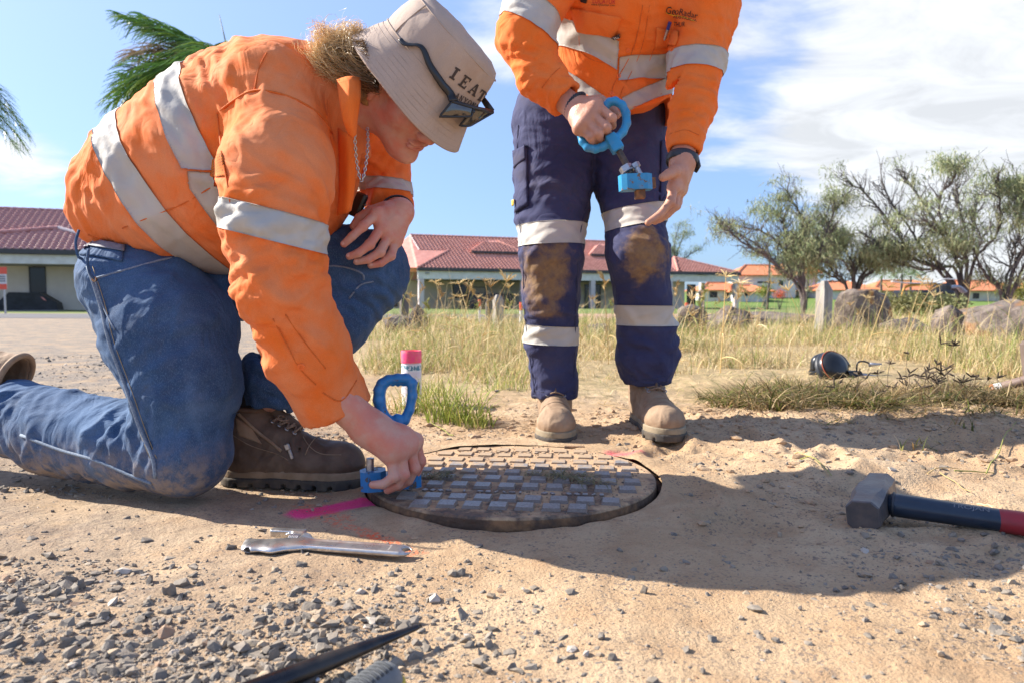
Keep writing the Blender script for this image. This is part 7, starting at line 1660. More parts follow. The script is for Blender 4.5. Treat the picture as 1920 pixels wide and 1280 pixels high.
draped_line('logo_line', [(1249, 24), (1262, 29), (1280, 33), (1302, 41)], ub, M['yellow_print'], S, .0011, .002)
# placket opening at the collar
pen = thing('pen', 'blue and silver ballpoint pen clipped in the chest pocket of the standing worker', 'pen', castn(1246, 55, ub)[0]); 
pa, pb = [castn(a, b, ub) for a, b in ((1252, 36), (1238, 77))]; a3, b3 = pa[0] + pa[1] * .016, pb[0] + pb[1] * .020; mb = MB(); mb.tube([a3, a3 * .6 + b3 * .4], .0042, 10); mb.build('cap', simple('blue_plastic', (.02, .04, .22), rough=.3), pen, auto=40)
mb = MB(); mb.tube([a3 * .6 + b3 * .4, a3 * .1 + b3 * .9, b3], [.004, .0038, .0012], 10); mb.build('barrel', M['zinc'], pen, auto=40)
# body: head, neck, arms, hands
SR = frame((0, -.82, -.57), (0, -.57, .82)); SC = P(1205, -330, 1.56)
h2V, h2F = head_mesh(SR, SC, 1.0, P(1198, -150, 1.72), .06)
fr_ = Field(P(1000, 290, 1.52) - np.array((.01, .02, .02)), P(1190, 130, 1.74) + np.array((.02, .06, .02)), .0020)
fin = [[P(1117, 197, 1.600), P(1147, 222, 1.578), P(1148, 236, 1.608), P(1134, 232, 1.630)], [P(1108, 214, 1.592), P(1137, 240, 1.572), P(1139, 252, 1.602), P(1124, 250, 1.628)],
       [P(1097, 229, 1.590), P(1122, 252, 1.574), P(1126, 264, 1.602), P(1112, 262, 1.625)], [P(1087, 241, 1.594), P(1108, 258, 1.582), P(1112, 270, 1.605), P(1100, 268, 1.625)]]
hand(fr_, P(1082, 205, 1.64), (P(1035, 172, 1.68), .030), fin, 1.12, .0145, .027, thumb=[P(1100, 195, 1.645), P(1125, 190, 1.655), P(1145, 200, 1.650), P(1156, 216, 1.635)])
for (a, b, y, r) in ((1098, 212, 1.612, 19), (1090, 225, 1.612, 17)): fr_.ell(P(a, b, y), np.ones(3) * PR(r, y), None, .012)
r2V, r2F = fr_.mesh(1); r2V, r2F = keep_big(r2V, r2F)
fq = Field(P(1195, 440, 1.52) - np.array((.01, .02, .02)), P(1330, 260, 1.70) + np.array((.02, .06, .02)), .0020)
fin2 = [[P(1263, 352, 1.600), P(1257, 380, 1.578), P(1238, 402, 1.572), P(1215, 418, 1.568)], [P(1270, 356, 1.618), P(1264, 386, 1.604), P(1247, 403, 1.600), P(1228, 416, 1.598)],
        [P(1275, 357, 1.638), P(1268, 386, 1.630), P(1252, 402, 1.628), P(1236, 413, 1.626)], [P(1277, 355, 1.657), P(1271, 380, 1.652), P(1258, 396, 1.650), P(1246, 405, 1.650)]]
hand(fq, P(1280, 303, 1.635), (P(1284, 262, 1.66), .029), fin2, 1.08, .0135, .0265, thumb=[P(1274, 318, 1.612), P(1264, 322, 1.590), P(1253, 328, 1.578), P(1243, 333, 1.570)])
for (a, b, y, r) in ((1276, 330, 1.625, 14), (1277, 342, 1.632, 13)): fq.ell(P(a, b, y), np.array((.55, 1.4, 1)) * PR(r, y), None, .012)
q2V, q2F = fq.mesh(1); q2V, q2F = keep_big(q2V, q2F)
fb2 = Field(P(940, 790, 1.86) - np.array((.02, .10, .02)), P(1420, -180, 1.80) + np.array((.02, .16, .02)), .013)
for pts, rs in (sh(tS, tSr, .60), sh(aR, aRr, .6), sh(aL, aLr, .6), sh(lR[:7], lRr[:7], .72), sh(lL[:7], lLr[:7], .68)): fb2.chain(pts, rs, .02)
fb2.cone(P(1150, 120, 1.93), P(1110, 240, 2.05), .10, .12, .04); fb2.cone(P(1195, -60, 1.78), P(1198, -160, 1.72), .09, .062, .03); b2V, b2F = fb2.mesh(1)
V, F = join_shells([(h2V, h2F), (r2V, r2F), (q2V, q2F), (b2V, b2F)]); add('body', V, F, M['skin_tan'], S)
nails([[fin2[0][2], fin2[0][3]], [fin2[1][2], fin2[1][3]]], (-.6, -.4, -.5), S, .8); nails([[P(1264, 322, 1.59), P(1243, 333, 1.570)]], (-.1, -.8, .6), S, 1.1)
fhc = Field(SC - .16, SC + .16, .005); fhc.ell(SC + SR @ np.array((-.02, 0, .05)), (.103, .083, .096), SR); fhc.ell(SC + SR @ np.array((.06, 0, -.02)), (.08, .09, .07), SR, .01, 'cut'); V, F = fhc.mesh(1); V = rumple(V, vnormals(V, F), .004, .02, 9); add('hair', V, F, simple('short_hair', (.06, .04, .03), (.10, .07, .05), 90, .7, bump=.8, bscale=160), S)
# bracelet of braided leather and the watch
cb, ab = P(1079, 199, 1.643), P(1082, 205, 1.64) - P(1035, 172, 1.68); L = ring_loop(cb, ab, .0315, .029, (.4, 0, .9), 60); mb = MB()
for k in range(2):
    a = np.arange(60) / 60 * 6.283 * 15 + k * math.pi; axn = ab / np.linalg.norm(ab); rad = L - cb; rad /= np.linalg.norm(rad, axis=1)[:, None]; mb.loop(L + rad * (.0016 * np.cos(a))[:, None] + axn * (.0026 * np.sin(a))[:, None], .0028, 6, up=axn)
mb.build('bracelet', M['strap'], S, True)
cw, aw = P(1279, 301, 1.640), P(1276, 318, 1.63) - P(1284, 262, 1.66); mb = MB(); mb.loop(ring_loop(cw, aw, .0345, .0325, (1, 0, 0)), .0024, 8, up=aw, k=4.6); wt = mb.build('watch', M['strap'], S, True)
mb = MB(); mb.box(cw + np.array((.033, .004, -.004)), (.010, .030, .042), frame((1, .1, .1), aw * -1), .004); mb.build('watch_case', M['black_plastic'], wt, auto=40)
# boots
zg = lambda x, y: float(np.max(terrain(np.array([x, x, x, x]), np.array([y, y - .1, y - .2, y + .07]))))
xR, xL = P(1041, 700, 1.95)[0], P(1217, 700, 1.93)[0]
g1, g2 = zg(xR, 1.95), zg(xL, 1.93)
b1_, _, _ = boot(S, np.array((xR, 1.955, max(g1 - .012, -.006))), (-.04, -1, 0), (0, 0, 1), M['leather'], 5, lab='tan lace up work boot nearer the spray can'); b2_, _, _ = boot(S, np.array((xL, 1.925, max(g2 - .012, -.006))), (.06, -1, 0), (0, 0, 1), M['leather'], 6, lab='tan lace up work boot beside the pink paint patch')

# ================================================================ objects
# ---------------------------------------------------------------- manhole cover
def cover_mat():
    m, nt, b = nodes('cover_iron'); t = NT(nt)
    xyz = t.sep(t.pos()); n = t.noise(11, 6, .65); n2 = t.noise(60, 5, .65); f = t.noise(500, 3)
    sand = t.mix(t.ramp(n2, .35, .65), (.50, .34, .20, 1), (.42, .27, .155, 1)); iron = t.mix(t.ramp(n2, .4, .6), (.10, .075, .06, 1), (.20, .12, .075, 1))
    k = t.math('ADD', n, t.math('MULTIPLY', t.math('SUBTRACT', xyz[1], 1.42), .35)); c = t.mix(t.ramp(k, .36, .52), iron, sand); c = t.mix(t.ramp(f, .58, .72, 0, .5), c, (.14, .11, .09, 1))
    t.set(b.inputs['Base Color'], c); b.inputs['Roughness'].default_value = .92; t.set(b.inputs['Normal'], t.bump(n2, .7, .004, t.bump(f, .6, .0015))); return m
def stud_mat():
    m, nt, b = nodes('stud_iron'); t = NT(nt); tc = t.n('ShaderNodeTexCoord'); g = t.n('ShaderNodeNewGeometry'); pos = g.outputs['Position']
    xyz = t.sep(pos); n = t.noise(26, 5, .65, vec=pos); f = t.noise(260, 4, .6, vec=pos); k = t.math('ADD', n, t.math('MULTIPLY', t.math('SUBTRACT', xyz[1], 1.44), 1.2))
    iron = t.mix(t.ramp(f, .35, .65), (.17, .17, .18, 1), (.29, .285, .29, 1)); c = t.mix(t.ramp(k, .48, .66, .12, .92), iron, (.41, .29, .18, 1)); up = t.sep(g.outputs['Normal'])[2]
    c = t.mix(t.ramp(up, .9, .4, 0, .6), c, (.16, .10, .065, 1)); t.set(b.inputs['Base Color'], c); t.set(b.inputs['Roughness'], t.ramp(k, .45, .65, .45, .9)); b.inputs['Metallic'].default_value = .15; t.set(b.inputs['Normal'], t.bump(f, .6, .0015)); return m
M['cover'], M['stud'] = cover_mat(), stud_mat()
cx, cy = COVER_C; cov = thing('manhole_cover', 'round rusty iron manhole cover with raised square studs half filled with sand', 'manhole cover', (cx, cy, 0))
mb = MB(); prof = [(.001, 0)] + [(r, 0) for r in (.05, .1, .15, .2, .25, .28)] + [(.2955, 0), (.2985, -.003), (.2978, -.022), (.293, -.045), (.001, -.045)]; mb.lathe(prof, 128, c=(cx, cy, 0)); pl = mb.build('plate', M['cover'], cov, auto=35)
mb = MB(); mb.lathe([(.2988, -.0042), (.3000, -.010), (.2997, -.026), (.2985, -.036), (.2980, -.036), (.2980, -.0042)], 128, c=(cx, cy, 0), close=False)
V = np.concatenate(mb.V); rad = np.c_[V[:, 0] - cx, V[:, 1] - cy]; V[:, :2] += rad / .3 * (.0012 * fbm(V * 40, 3, 3))[:, None]; add('rim', V, mb.F, M['rust'], cov, True)
fr = thing('cover_frame', 'rusty iron ring set in the ground around the manhole cover', 'frame', (cx, cy, -.05)); mb = MB(); mb.lathe([(.3035, -.07), (.3035, -.020), (.3070, -.0155), (.3190, -.0150), (.3195, -.07)], 128, c=(cx, cy, 0), close=False)
V = np.concatenate(mb.V); V[:, 2] += .0015 * fbm(V * 30, 3, 8) - .018 * np.clip((cy + .06 - V[:, 1]) / .18, 0, 1); add('ring', V, mb.F, M['rust'], fr, True); mb = MB(); mb.lathe([(.001, -.046), (.2985, -.046), (.3036, -.026)], 64, c=(cx, cy, 0), close=False); mb.build('ledge', M['rust'], fr)
ang = math.radians(-6); ca, sa = math.cos(ang), math.sin(ang); hx_, hy_, hz_ = .0182, .0192, .0060; b_ = .0035
sv = []
for (x, y, z) in ((hx_, hy_, -.001), (hx_ - b_, hy_ - b_, hz_)): sv += [(-x, -y, z), (x, -y, z), (x, y, z), (-x, y, z)]
sv = np.array(sv) @ rotz(ang).T; sf = [(4, 5, 6, 7), (0, 1, 5, 4), (1, 2, 6, 5), (2, 3, 7, 6), (3, 0, 4, 7)]
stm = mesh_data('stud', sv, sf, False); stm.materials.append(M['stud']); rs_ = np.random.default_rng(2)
rows = [-.233, -.186, -.100, -.0445, .011, .0665, .122, .1775, .233]
for ri, yy in enumerate(rows):
    for i in range(-7, 8):
        xx = i * .047 + (.012 if ri % 2 else 0); x, y = xx * ca - yy * sa, xx * sa + yy * ca
        if math.hypot(x, y) > .280 or (x < -.20 and y < -.03): continue
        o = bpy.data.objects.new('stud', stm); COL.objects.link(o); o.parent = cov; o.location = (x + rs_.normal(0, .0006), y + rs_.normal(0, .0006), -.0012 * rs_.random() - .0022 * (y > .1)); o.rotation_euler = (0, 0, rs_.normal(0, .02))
mb = MB()
for rowy, n_ in ((-.143, 26), (.2055, 22)):
    for i in range(n_):
        xx = -.20 + i * .40 / n_; x, y = xx * ca - rowy * sa, xx * sa + rowy * ca
        if math.hypot(x, y) < .262 and rs_.random() < .85: mb.box((cx + x, cy + y, .0015), (.003 + .007 * rs_.random(), .012, .004), rotz(ang + rs_.choice([0, .5, -.5, 1.57])), .001)
mb.build('worn_lettering', M['stud'], cov)['kind'] = 'stuff'
# cast keyhole pockets at the cover edge
mb = MB(); mb.box(P(838, 835, 1.0) * 0 + np.array((.155, 1.69, .002)), (.05, .012, .006), rotz(-.1), .001); mb.build('key_slot', M['rust'], cov)
cov.scale = (.975, .975, 1); fr.scale = (.975, .975, 1)
# crumbs of dry soil and grass on the cover
rgc = np.random.default_rng(9); n = 900; a = rgc.uniform(0, 6.283, n); rr_ = .285 * rgc.random(n) ** .5; p_ = np.c_[cx + rr_ * np.cos(a), cy + rr_ * np.sin(a)]; s_ = rgc.uniform(.0006, .0022, n); Vc = (ICO[None] * (1 + rgc.uniform(-.3, .3, (n, 12, 1))) * s_[:, None, None]) + np.c_[p_, s_ * .4][:, None, :]
o = tinted('soil_crumbs', Vc.reshape(-1, 3), (ICOF[None] + (np.arange(n) * 12)[:, None, None]).reshape(-1, 3), np.repeat(np.array([(.34, .22, .12), (.20, .13, .08), (.14, .12, .10)])[rgc.integers(0, 3, n)], 12, 0), M['stonemat']); tag(o, 'crumbs of dry soil strewn over the manhole cover', 'soil', kind='stuff')
cl_ = []
for (px, py, r_, n_) in ((820, 893, .022, 90), (1025, 890, .035, 70), (1075, 896, .03, 60), (1110, 905, .02, 40)):
    c = G(px, py, .004); a = rgc.uniform(0, 6.28, n_); q = r_ * rgc.random(n_) ** .5; pos = np.c_[c[0] + q * np.cos(a) * 1.5, c[1] + q * np.sin(a), np.full(n_, .002) + rgc.uniform(0, .006, n_)]
    cl_.append(blades(n_, pos, rgc.uniform(.008, .022, n_), np.full(n_, .0009), rgc.uniform(1.5, 3, n_), rgc, np.array([(.26, .23, .12), (.19, .18, .09), (.36, .29, .17)])[rgc.integers(0, 3, n_)]))
V, F, T = joinT(cl_); V[:, 2] = np.maximum(V[:, 2], .0012); tag(tinted('moss_clods', V, F, T, M['blade']), 'wisps of dead olive moss and grass lying on the studs', 'moss', kind='stuff')

# ---------------------------------------------------------------- lifting keys
def blob_mesh(name, build, lo, hi, h, mat, parent, sm=1, noise=.0004):
    f = Field(lo, hi, h); build(f); V, F = f.mesh(sm); V = V + vnormals(V, F) * (noise * fbm(V * 90, 3, 5))[:, None]; return add(name, V, F, mat, parent, True)
keyA = thing('lifting_key', 'dark blue lifting key standing on the cover edge under the kneeling worker hand', 'lifting key', P(697, 915, 1.275))
hp = [(717, 719, 1.288), (728, 712, 1.292), (745, 709, 1.298), (762, 709, 1.306), (772, 718, 1.312), (773, 742, 1.314), (768, 768, 1.312), (758, 787, 1.308), (744, 795, 1.302), (728, 790, 1.296), (716, 775, 1.291), (711, 750, 1.288), (712, 731, 1.287)]
hp = [P(*q) for q in hp]; hr_ = [.0100, .0092, .0088, .0090, .0096, .0085, .0085, .0096, .0115, .0112, .0106, .0108, .0106]
def bA(f):
    n = len(hp)
    for i in range(n): f.cone(hp[i], hp[(i + 1) % n], hr_[i], hr_[(i + 1) % n], .004, flat=((.15, 1, 0), 1.25))
    for k in range(4): f.ell(P(727 + 10 * k, 719, 1.292 + .005 * k), np.ones(3) * .0052, None, .004); f.ell(P(732 + 10 * k, 725, 1.294 + .005 * k), np.ones(3) * .0038, None, .002, 'cut')
    f.cone(P(745, 786, 1.300), P(743, 850, 1.305), .0112, .0112, .003)
blob_mesh('handle', bA, P(690, 880, 1.26) - .01, P(790, 690, 1.335) + .01, .0016, M['blue'], keyA)
mb = MB(); mb.tube([P(744, 840, 1.305), P(741, 905, 1.30)], .0065, 12); mb.build('shaft', M['zinc'], keyA, auto=40)
axk = np.array((.97, .22, .03)); Rk = frame(axk, (0, 0, 1))
mb = MB(); hexp = [(-.026, -.010), (-.014, -.022), (.010, -.022), (.020, -.012), (.020, .012), (.010, .022), (-.014, .022), (-.026, .010)]; mb.prism(hexp, -.016, .020, Rk, P(703, 900, 1.275)); mb.build('jaw_block', M['blue'], keyA, auto=30)
mb = MB(); mb.prism([(0, -.012), (.062, -.012), (.072, -.006), (.072, .006), (.062, .012), (0, .012)], -.014, .012, Rk, P(716, 903, 1.283)); mb.build('jaw_arm', M['blue'], keyA, auto=30)
mb = MB(); q0, q1 = P(694, 888, 1.270), P(694, 858, 1.270); ts = np.linspace(0, 1, 25); mb.tube([q0 * (1 - t_) + q1 * t_ for t_ in ts], [.0068 + .0007 * (i % 2) for i in range(25)], 14); mb.build('bolt', M['zinc'], keyA, True)
keyB = thing('lifting_key', 'bright blue lifting key hanging from the fist of the standing worker', 'lifting key', P(1147, 264, 1.59))
lp_ = [(1136, 199, 1.609), (1143, 192, 1.606), (1153, 190, 1.603), (1166, 197, 1.600), (1174, 213, 1.597), (1175, 232, 1.594), (1168, 248, 1.592), (1156, 260, 1.590), (1143, 268, 1.590), (1130, 276, 1.592), (1116, 280, 1.596), (1102, 277, 1.600), (1093, 266, 1.605), (1090, 254, 1.610), (1098, 240, 1.613), (1112, 225, 1.613), (1125, 211, 1.612)]
lp_ = [P(*q) for q in lp_]
def bB(f):
    n = len(lp_)
    for i in range(n): f.cone(lp_[i], lp_[(i + 1) % n], .0092, .0092, .004)
    d = P(1176, 312, 1.575) - P(1147, 262, 1.588); f.box(P(1149, 266, 1.588), (.016, .012, .013), frame(d, (0, -1, 0)), .003, .006); f.box(P(1155, 275, 1.586), (.012, .0135, .0135), frame(d, (0, -1, 0)), .002, .002)
blob_mesh('handle', bB, P(1075, 300, 1.56) - .01, P(1190, 175, 1.63) + .01, .0017, M['blue_light'], keyB)
sA, sB_ = P(1156, 276, 1.586), P(1184, 326, 1.570); dk = sB_ - sA; dk /= np.linalg.norm(dk); Rr = frame(np.cross((0, -1, 0), dk), dk)
mb = MB(); mb.tube([sA, sB_], .0072, 14); mb.build('shaft', simple('dark_steel', (.14, .11, .09), (.07, .06, .055), 60, .55, metal=.6, bump=.4, bscale=200), keyB, auto=40)
hexn = lambda r: [(r * math.cos(a), r * math.sin(a)) for a in np.arange(6) * math.pi / 3 + .2]
mb = MB(); mb.prism(hexn(.0150), -.006, .007, Rr, P(1174, 317, 1.573)); mb.lathe([(.0001, .007), (.0165, .0072), (.0165, .0095), (.0001, .0097)], 20, M=Rr, c=P(1174, 317, 1.573)); mb.build('nut', M['zinc'], keyB, auto=30)
mb = MB(); c2 = P(1192, 312, 1.566); mb.prism(hexn(.0105), -.006, .004, Rr, c2); mb.tube([c2, c2 + dk * .030], .006, 12); mb.build('bolt', M['zinc'], keyB, auto=30)
Rb = frame(np.array((1.0, .10, .06)), -dk + np.array((0, -.25, 0))); bc = P(1193, 344, 1.563)
mb = MB(); mb.prism([(-.036, -.014), (-.026, -.022), (.020, -.020), (.033, -.010), (.033, .010), (.020, .018), (-.030, .016), (-.038, .008)], -.016, .018, Rb, bc); mb.build('jaw_block', M['blue_light'], keyB, auto=30)
mb = MB(); mb.prism([(-.004, -.012), (.016, -.012), (.018, .010), (-.002, .012)], -.034, -.0165, Rb, bc); mb.prism([(.026, -.010), (.042, -.006), (.042, .008), (.026, .010)], -.012, .010, Rb, bc); mb.build('foot', M['rust_orange'] if 'rust_orange' in M else simple('rust_orange', (.30, .13, .05), (.14, .07, .04), 60, .85, bump=.6, bscale=150), keyB, auto=30)

# ---------------------------------------------------------------- adjustable wrench
wz = float(np.mean([terrain(np.array([G(px, py, -.02)[0]]), np.array([G(px, py, -.02)[1]]))[0] for px, py in ((480, 1025), (560, 1030), (640, 1035), (720, 1042), (765, 1046))])); wh = G(468, 1024, wz); wt_ = G(775, 1046, wz); wl = np.linalg.norm(wt_ - wh); ws = wl / .258
wr = thing('wrench', 'chrome adjustable wrench lying on the sand in front of the cover', 'wrench', wh); Rw = frame(wt_ - wh, (0, -.10, 1)) * ws * np.array((1, 1.2, .78)); ww = lambda V: np.asarray(V) @ Rw.T + wh + np.array((0, 0, .010))
f = Field((-.01, -.04, -.012), (.268, .045, .012), .00135)
f.cone((.060, 0, 0), (.244, 0, 0), .0100, .0118, .0, flat=((0, 0, 1), .52)); f.box((.15, 0, 0), (.092, .0105, .0056), None, .002, .003); f.box((.145, 0, .0064), (.078, .0072, .0022), None, .001, .001, 'cut')
f.ell((.066, .008, 0), (.028, .024, .0078), k=.008); f.cone((.085, 0, 0), (.050, -.008, 0), .012, .018, .006, flat=((0, 0, 1), .48)); f.cone((.050, -.008, 0), (.015, -.013, 0), .017, .015, .004, flat=((0, 0, 1), .50)); f.cone((.015, -.013, 0), (.004, -.004, 0), .0145, .009, .004, flat=((0, 0, 1), .55)); f.cone((.004, -.004, 0), (.003, .006, 0), .007, .005, .003, flat=((0, 0, 1), 1))
f.box((.024, .010, 0), (.034, .0105, .02), rotz(.04), .003, 0, 'cut'); f.box((.066, .012, 0), (.010, .0075, .02), rotz(.1), .001, 0, 'cut')
f.cone((.248, 0, -.02), (.248, 0, .02), .0060, .0060, .002, op='cut'); f.cone((.016, -.04, 0.0), (.016, -.019, 0.0), .0048, .0048, .001, op='cut')
V, F = f.mesh(1); V, F = keep_big(V, F); add('handle', ww(V), F, M['chrome'], wr, True)
f = Field((.0, .0, -.012), (.09, .05, .012), .00135); f.box((.046, .0275, .0), (.028, .0048, .0075), rotz(.04), .0015); f.box((.066, .021, 0), (.010, .006, .006), rotz(.1), .001, .002); V, F = f.mesh(1); add('movable_jaw', ww(V), F, M['chrome'], wr, True)
mb = MB(); q = np.linspace(-1, 1, 13); mb.tube([(.066 + .008 * t_, .0125, .0015) for t_ in q], [.0062 + .0010 * (i % 2) for i in range(13)], 14); add('worm_screw', ww(np.concatenate(mb.V)), mb.F, M['zinc'], wr, False)
for txt, x, wd in (('10"', .092, .012), ('DROP', .128, .028), ('FORGED', .185, .044)):
    V, F = text_mesh(txt, 1.0); V = V[:, :2]; V = (V - (V.max(0) + V.min(0)) / 2) / (V.max(0) - V.min(0)) * np.array((wd, .0085)) + np.array((x, 0)); top = np.c_[V, np.full(len(V), .0056)]; me = add('lettering', ww(top), F, M['chrome'], wr, False)

# ---------------------------------------------------------------- spike and rubber grip in the foreground
s0, s1 = P(789, 1172, .742), P(395, 1325, .585); s0[2] = max(s0[2], -.008); sp2 = thing('spike', 'long black steel spike with a pointed tip at the bottom of the picture', 'spike', s0)
M['black_steel'] = simple('black_steel', (.035, .036, .042), (.07, .065, .06), 30, .36, metal=.75, bump=.35, bscale=90, bdist=.001, rvar=.12)
ts = np.linspace(0, 1, 40); mb = MB(); c = np.array([s0 * (1 - t_) + s1 * t_ for t_ in ts]); mb.tube(c, np.interp(ts, [0, .02, .5, 1], [.0022, .0034, .0100, .0118]), 20, flat=((0, -.3, 1), .8)); mb.build('shaft', M['black_steel'], sp2, True)
mb = MB(); d = (s1 - s0) / np.linalg.norm(s1 - s0); dn = np.array((.25, -.5, -.6)); dn -= d * (dn @ d); dn /= np.linalg.norm(dn); mb.tube([c[i] + dn * (.0015 + .0115 * min(1, (i - 17) / 8)) for i in range(17, 40)], [.0010 + .0052 * min(1, (i - 17) / 8) for i in range(17, 40)], 10, flat=(dn, .9)); mb.build('folded_lip', simple('brown_steel', (.055, .045, .04), (.09, .07, .055), 40, .5, metal=.6, bump=.3, bscale=120), sp2, True)
mb = MB(); q = c[22] + dn * .012 + np.array((0, -.005, .002)); mb.lathe([(.0001, .0012), (.0024, .0008), (.0028, -.001)], 12, M=frame((1, 0, 0), (0, -.9, .5)), c=q, close=False); mb.build('rivet', M['zinc'], sp2, True)
g0, g1 = G(742, 1262, .020), G(628, 1345, .018); gr_ = thing('tool_handle', 'grey rubber tool handle with a yellow edge poking up from the bottom edge', 'tool handle', g1); dg_ = g0 - g1; lg = np.linalg.norm(dg_); dg_ /= lg
ts = np.linspace(0, 1, 30); rr2 = .0172 * np.sqrt(np.clip(1 - np.clip((ts - .80) / .2, 0, 1) ** 2, .0, 1)); mb = MB(); mb.tube([g1 + dg_ * lg * t_ for t_ in ts], np.maximum(rr2, .0008), 24); mb.build('grip', simple('grey_rubber', (.15, .16, .165), (.22, .225, .23), 40, .75, bump=.3, bscale=200), gr_, True)
up_ = np.array((0, -.2, 1.)); up_ -= dg_ * (up_ @ dg_); up_ /= np.linalg.norm(up_); sd_ = np.cross(dg_, up_); mb = MB()
for k in range(7):
    t_ = .34 + k * .075; r_ = .0173 * math.sqrt(max(0, 1 - max(0, (t_ - .80) / .2) ** 2)); L = [g1 + dg_ * (lg * t_) + (up_ * math.cos(a) - sd_ * math.sin(a)) * r_ for a in np.linspace(-.5, .75, 9)]; mb.tube(L, .0019, 6)
mb.build('ribs', simple('rib_rubber', (.07, .075, .08), rough=.8), gr_, True)
L = [g1 + dg_ * (lg * t_) + (sd_ if (g1 + sd_)[0] > g1[0] else -sd_) * (.0168 * math.sqrt(max(0, 1 - max(0, (t_ - .80) / .2) ** 2))) for t_ in np.linspace(.2, 1, 20)]; mb = MB(); mb.tube(L, .0030, 8); mb.build('yellow_edge', simple('yellow_rubber', (.55, .42, .05), rough=.6), gr_, True)

# ---------------------------------------------------------------- sledge hammer
HZ = -.006; nf, ffc = np.array((.562, 1.110, HZ + .018)), np.array((.655, 1.235, HZ + .034)); ax = ffc - nf; hl = np.linalg.norm(ax); ax /= hl; hm_ = thing('sledge_hammer', 'short sledge hammer with dark blue and red handle lying at the right', 'hammer', (nf + ffc) / 2 - np.array((0, 0, .03)))
Rh = frame(ax, (-.25, -.15, 1)); mb = MB(); sec = []
for x, r0, ch in ((0, .0235, .42), (.003, .0250, .42), (hl * .27, .0250, .42), (hl * .38, .0262, .25), (hl * .62, .0262, .25), (hl * .74, .0250, .42), (hl - .003, .0250, .42), (hl, .0235, .42)):
    a = r0; b2 = r0 * (1 - ch); sec.append([(x, -a, -b2), (x, -b2, -a), (x, b2, -a), (x, a, -b2), (x, a, b2), (x, b2, a), (x, -b2, a), (x, -a, b2)])
V = np.array(sec).reshape(-1, 3) @ Rh.T + nf; ns = len(sec); F = [(i * 8 + j, i * 8 + (j + 1) % 8, (i + 1) * 8 + (j + 1) % 8, (i + 1) * 8 + j) for i in range(ns - 1) for j in range(8)] + [tuple(range(7, -1, -1)), tuple((ns - 1) * 8 + j for j in range(8))]
mb.raw(V, F); M['hammer_steel'] = simple('hammer_steel', (.10, .095, .10), (.17, .135, .12), 26, .42, metal=.35, bump=.5, bscale=70, bdist=.002, rvar=.1); hd = mb.build('head', M['hammer_steel'], hm_, auto=20)
hs = (nf + ffc) / 2 + np.array((.017, -.012, -.001)); hd_ = np.array((.83, -.53, -.012)); hd_ /= np.linalg.norm(hd_)
ts = np.linspace(0, .42, 43); mb = MB(); mb.tube([hs + hd_ * t_ for t_ in ts], np.interp(ts, [0, .008, .012, .05, .12, .2, .42], [.015, .0200, .0222, .0216, .0200, .0195, .0188]), 24, flat=((0, 0, 1), .88)); M['handle_blue'] = simple('dark_blue_handle', (.012, .022, .04), (.02, .035, .06), 12, .30, bump=.15, bscale=120); hh = mb.build('handle', M['handle_blue'], hm_, True)
mb = MB(); ts2 = np.linspace(.150, .425, 30); mb.tube([hs + hd_ * t_ for t_ in ts2], np.interp(ts2, [.150, .153, .175, .425], [.0185, .0198, .0204, .0202]), 24, flat=((0, 0, 1), .9)); mb.build('grip', simple('red_grip', (.33, .018, .03), (.26, .02, .025), 30, .5, bump=.2, bscale=90), hm_, True)
V, F = text_mesh('TROJAN', 1.0); V = V[:, :2]; V = (V - (V.max(0) + V.min(0)) / 2) / (V.max(0) - V.min(0)) * np.array((.050, .0095)); sdh = np.cross((0, 0, 1.), hd_); pts = []
for x, y in V: th = y / .0172 + .62; pts.append(hs + hd_ * (.118 + x) + (np.array((0, 0, 1.)) * math.cos(th - 1.2) * .0184 - sdh * math.sin(1.2 - th) * .0203) * 1.0)
add('lettering', np.array(pts), F, simple('grey_print', (.16, .17, .19), rough=.6), hm_, False)
mb = MB(); mb.loop(ring_loop(hs + hd_ * .011, hd_, .0208, .0186, sdh, 30), .0025, 6, up=hd_); mb.build('rubber_collar', M['strap'], hm_, True)

# ---------------------------------------------------------------- spray can
cb_ = G(772, 764, .004); can = thing('spray_can', 'spray paint can with a bright pink cap standing in the grass', 'spray can', cb_); c0_ = cb_; W_ = .0325
mb = MB(); mb.lathe([(.026, 0), (.0325, .003), (.0325, .142), (.030, .148), (.0285, .150), (.001, .150)], 32, c=c0_)
m, nt, b = nodes('can_label'); t = NT(nt); z_ = t.sep(t.pos())[2]; zz_ = t.math('SUBTRACT', z_, float(c0_[2])); c = t.mix(t.ramp(zz_, .121, .122, smooth=False), (.70, .67, .72, 1), (.72, .76, .78, 1)); nn = t.noise(120, 3, .6, vec=t.pos((1, 1, .6))); c = t.mix(t.math('MULTIPLY', t.math('MULTIPLY', t.ramp(zz_, .124, .126), t.ramp(zz_, .142, .140)), t.ramp(nn, .45, .55)), c, (.08, .22, .28, 1)); c = t.mix(t.math('MULTIPLY', t.ramp(zz_, .012, .008), 1.0), c, (.03, .03, .035, 1)); t.set(b.inputs['Base Color'], c); b.inputs['Roughness'].default_value = .35; mb.build('body', m, can, auto=40)
M['pink_cap'] = simple('pink_cap', (.95, .06, .22), (.90, .16, .20), 60, .4); mb = MB(); mb.lathe([(.0335, .149), (.0338, .185), (.0325, .188), (.029, .188), (.0285, .182), (.001, .182)], 32, c=c0_); mb.build('cap', M['pink_cap'], can, auto=40)
V, F = text_mesh('LINE', 1.0); V = V[:, :2]; V = (V - (V.max(0) + V.min(0)) / 2) / (V.max(0) - V.min(0)); mb = MB(); mb.box(c0_ + np.array((.024, -.0215, .05)), (.012, .001, .075), rotz(.84)); mb.build('barcode_panel', M['hat_print'], can)

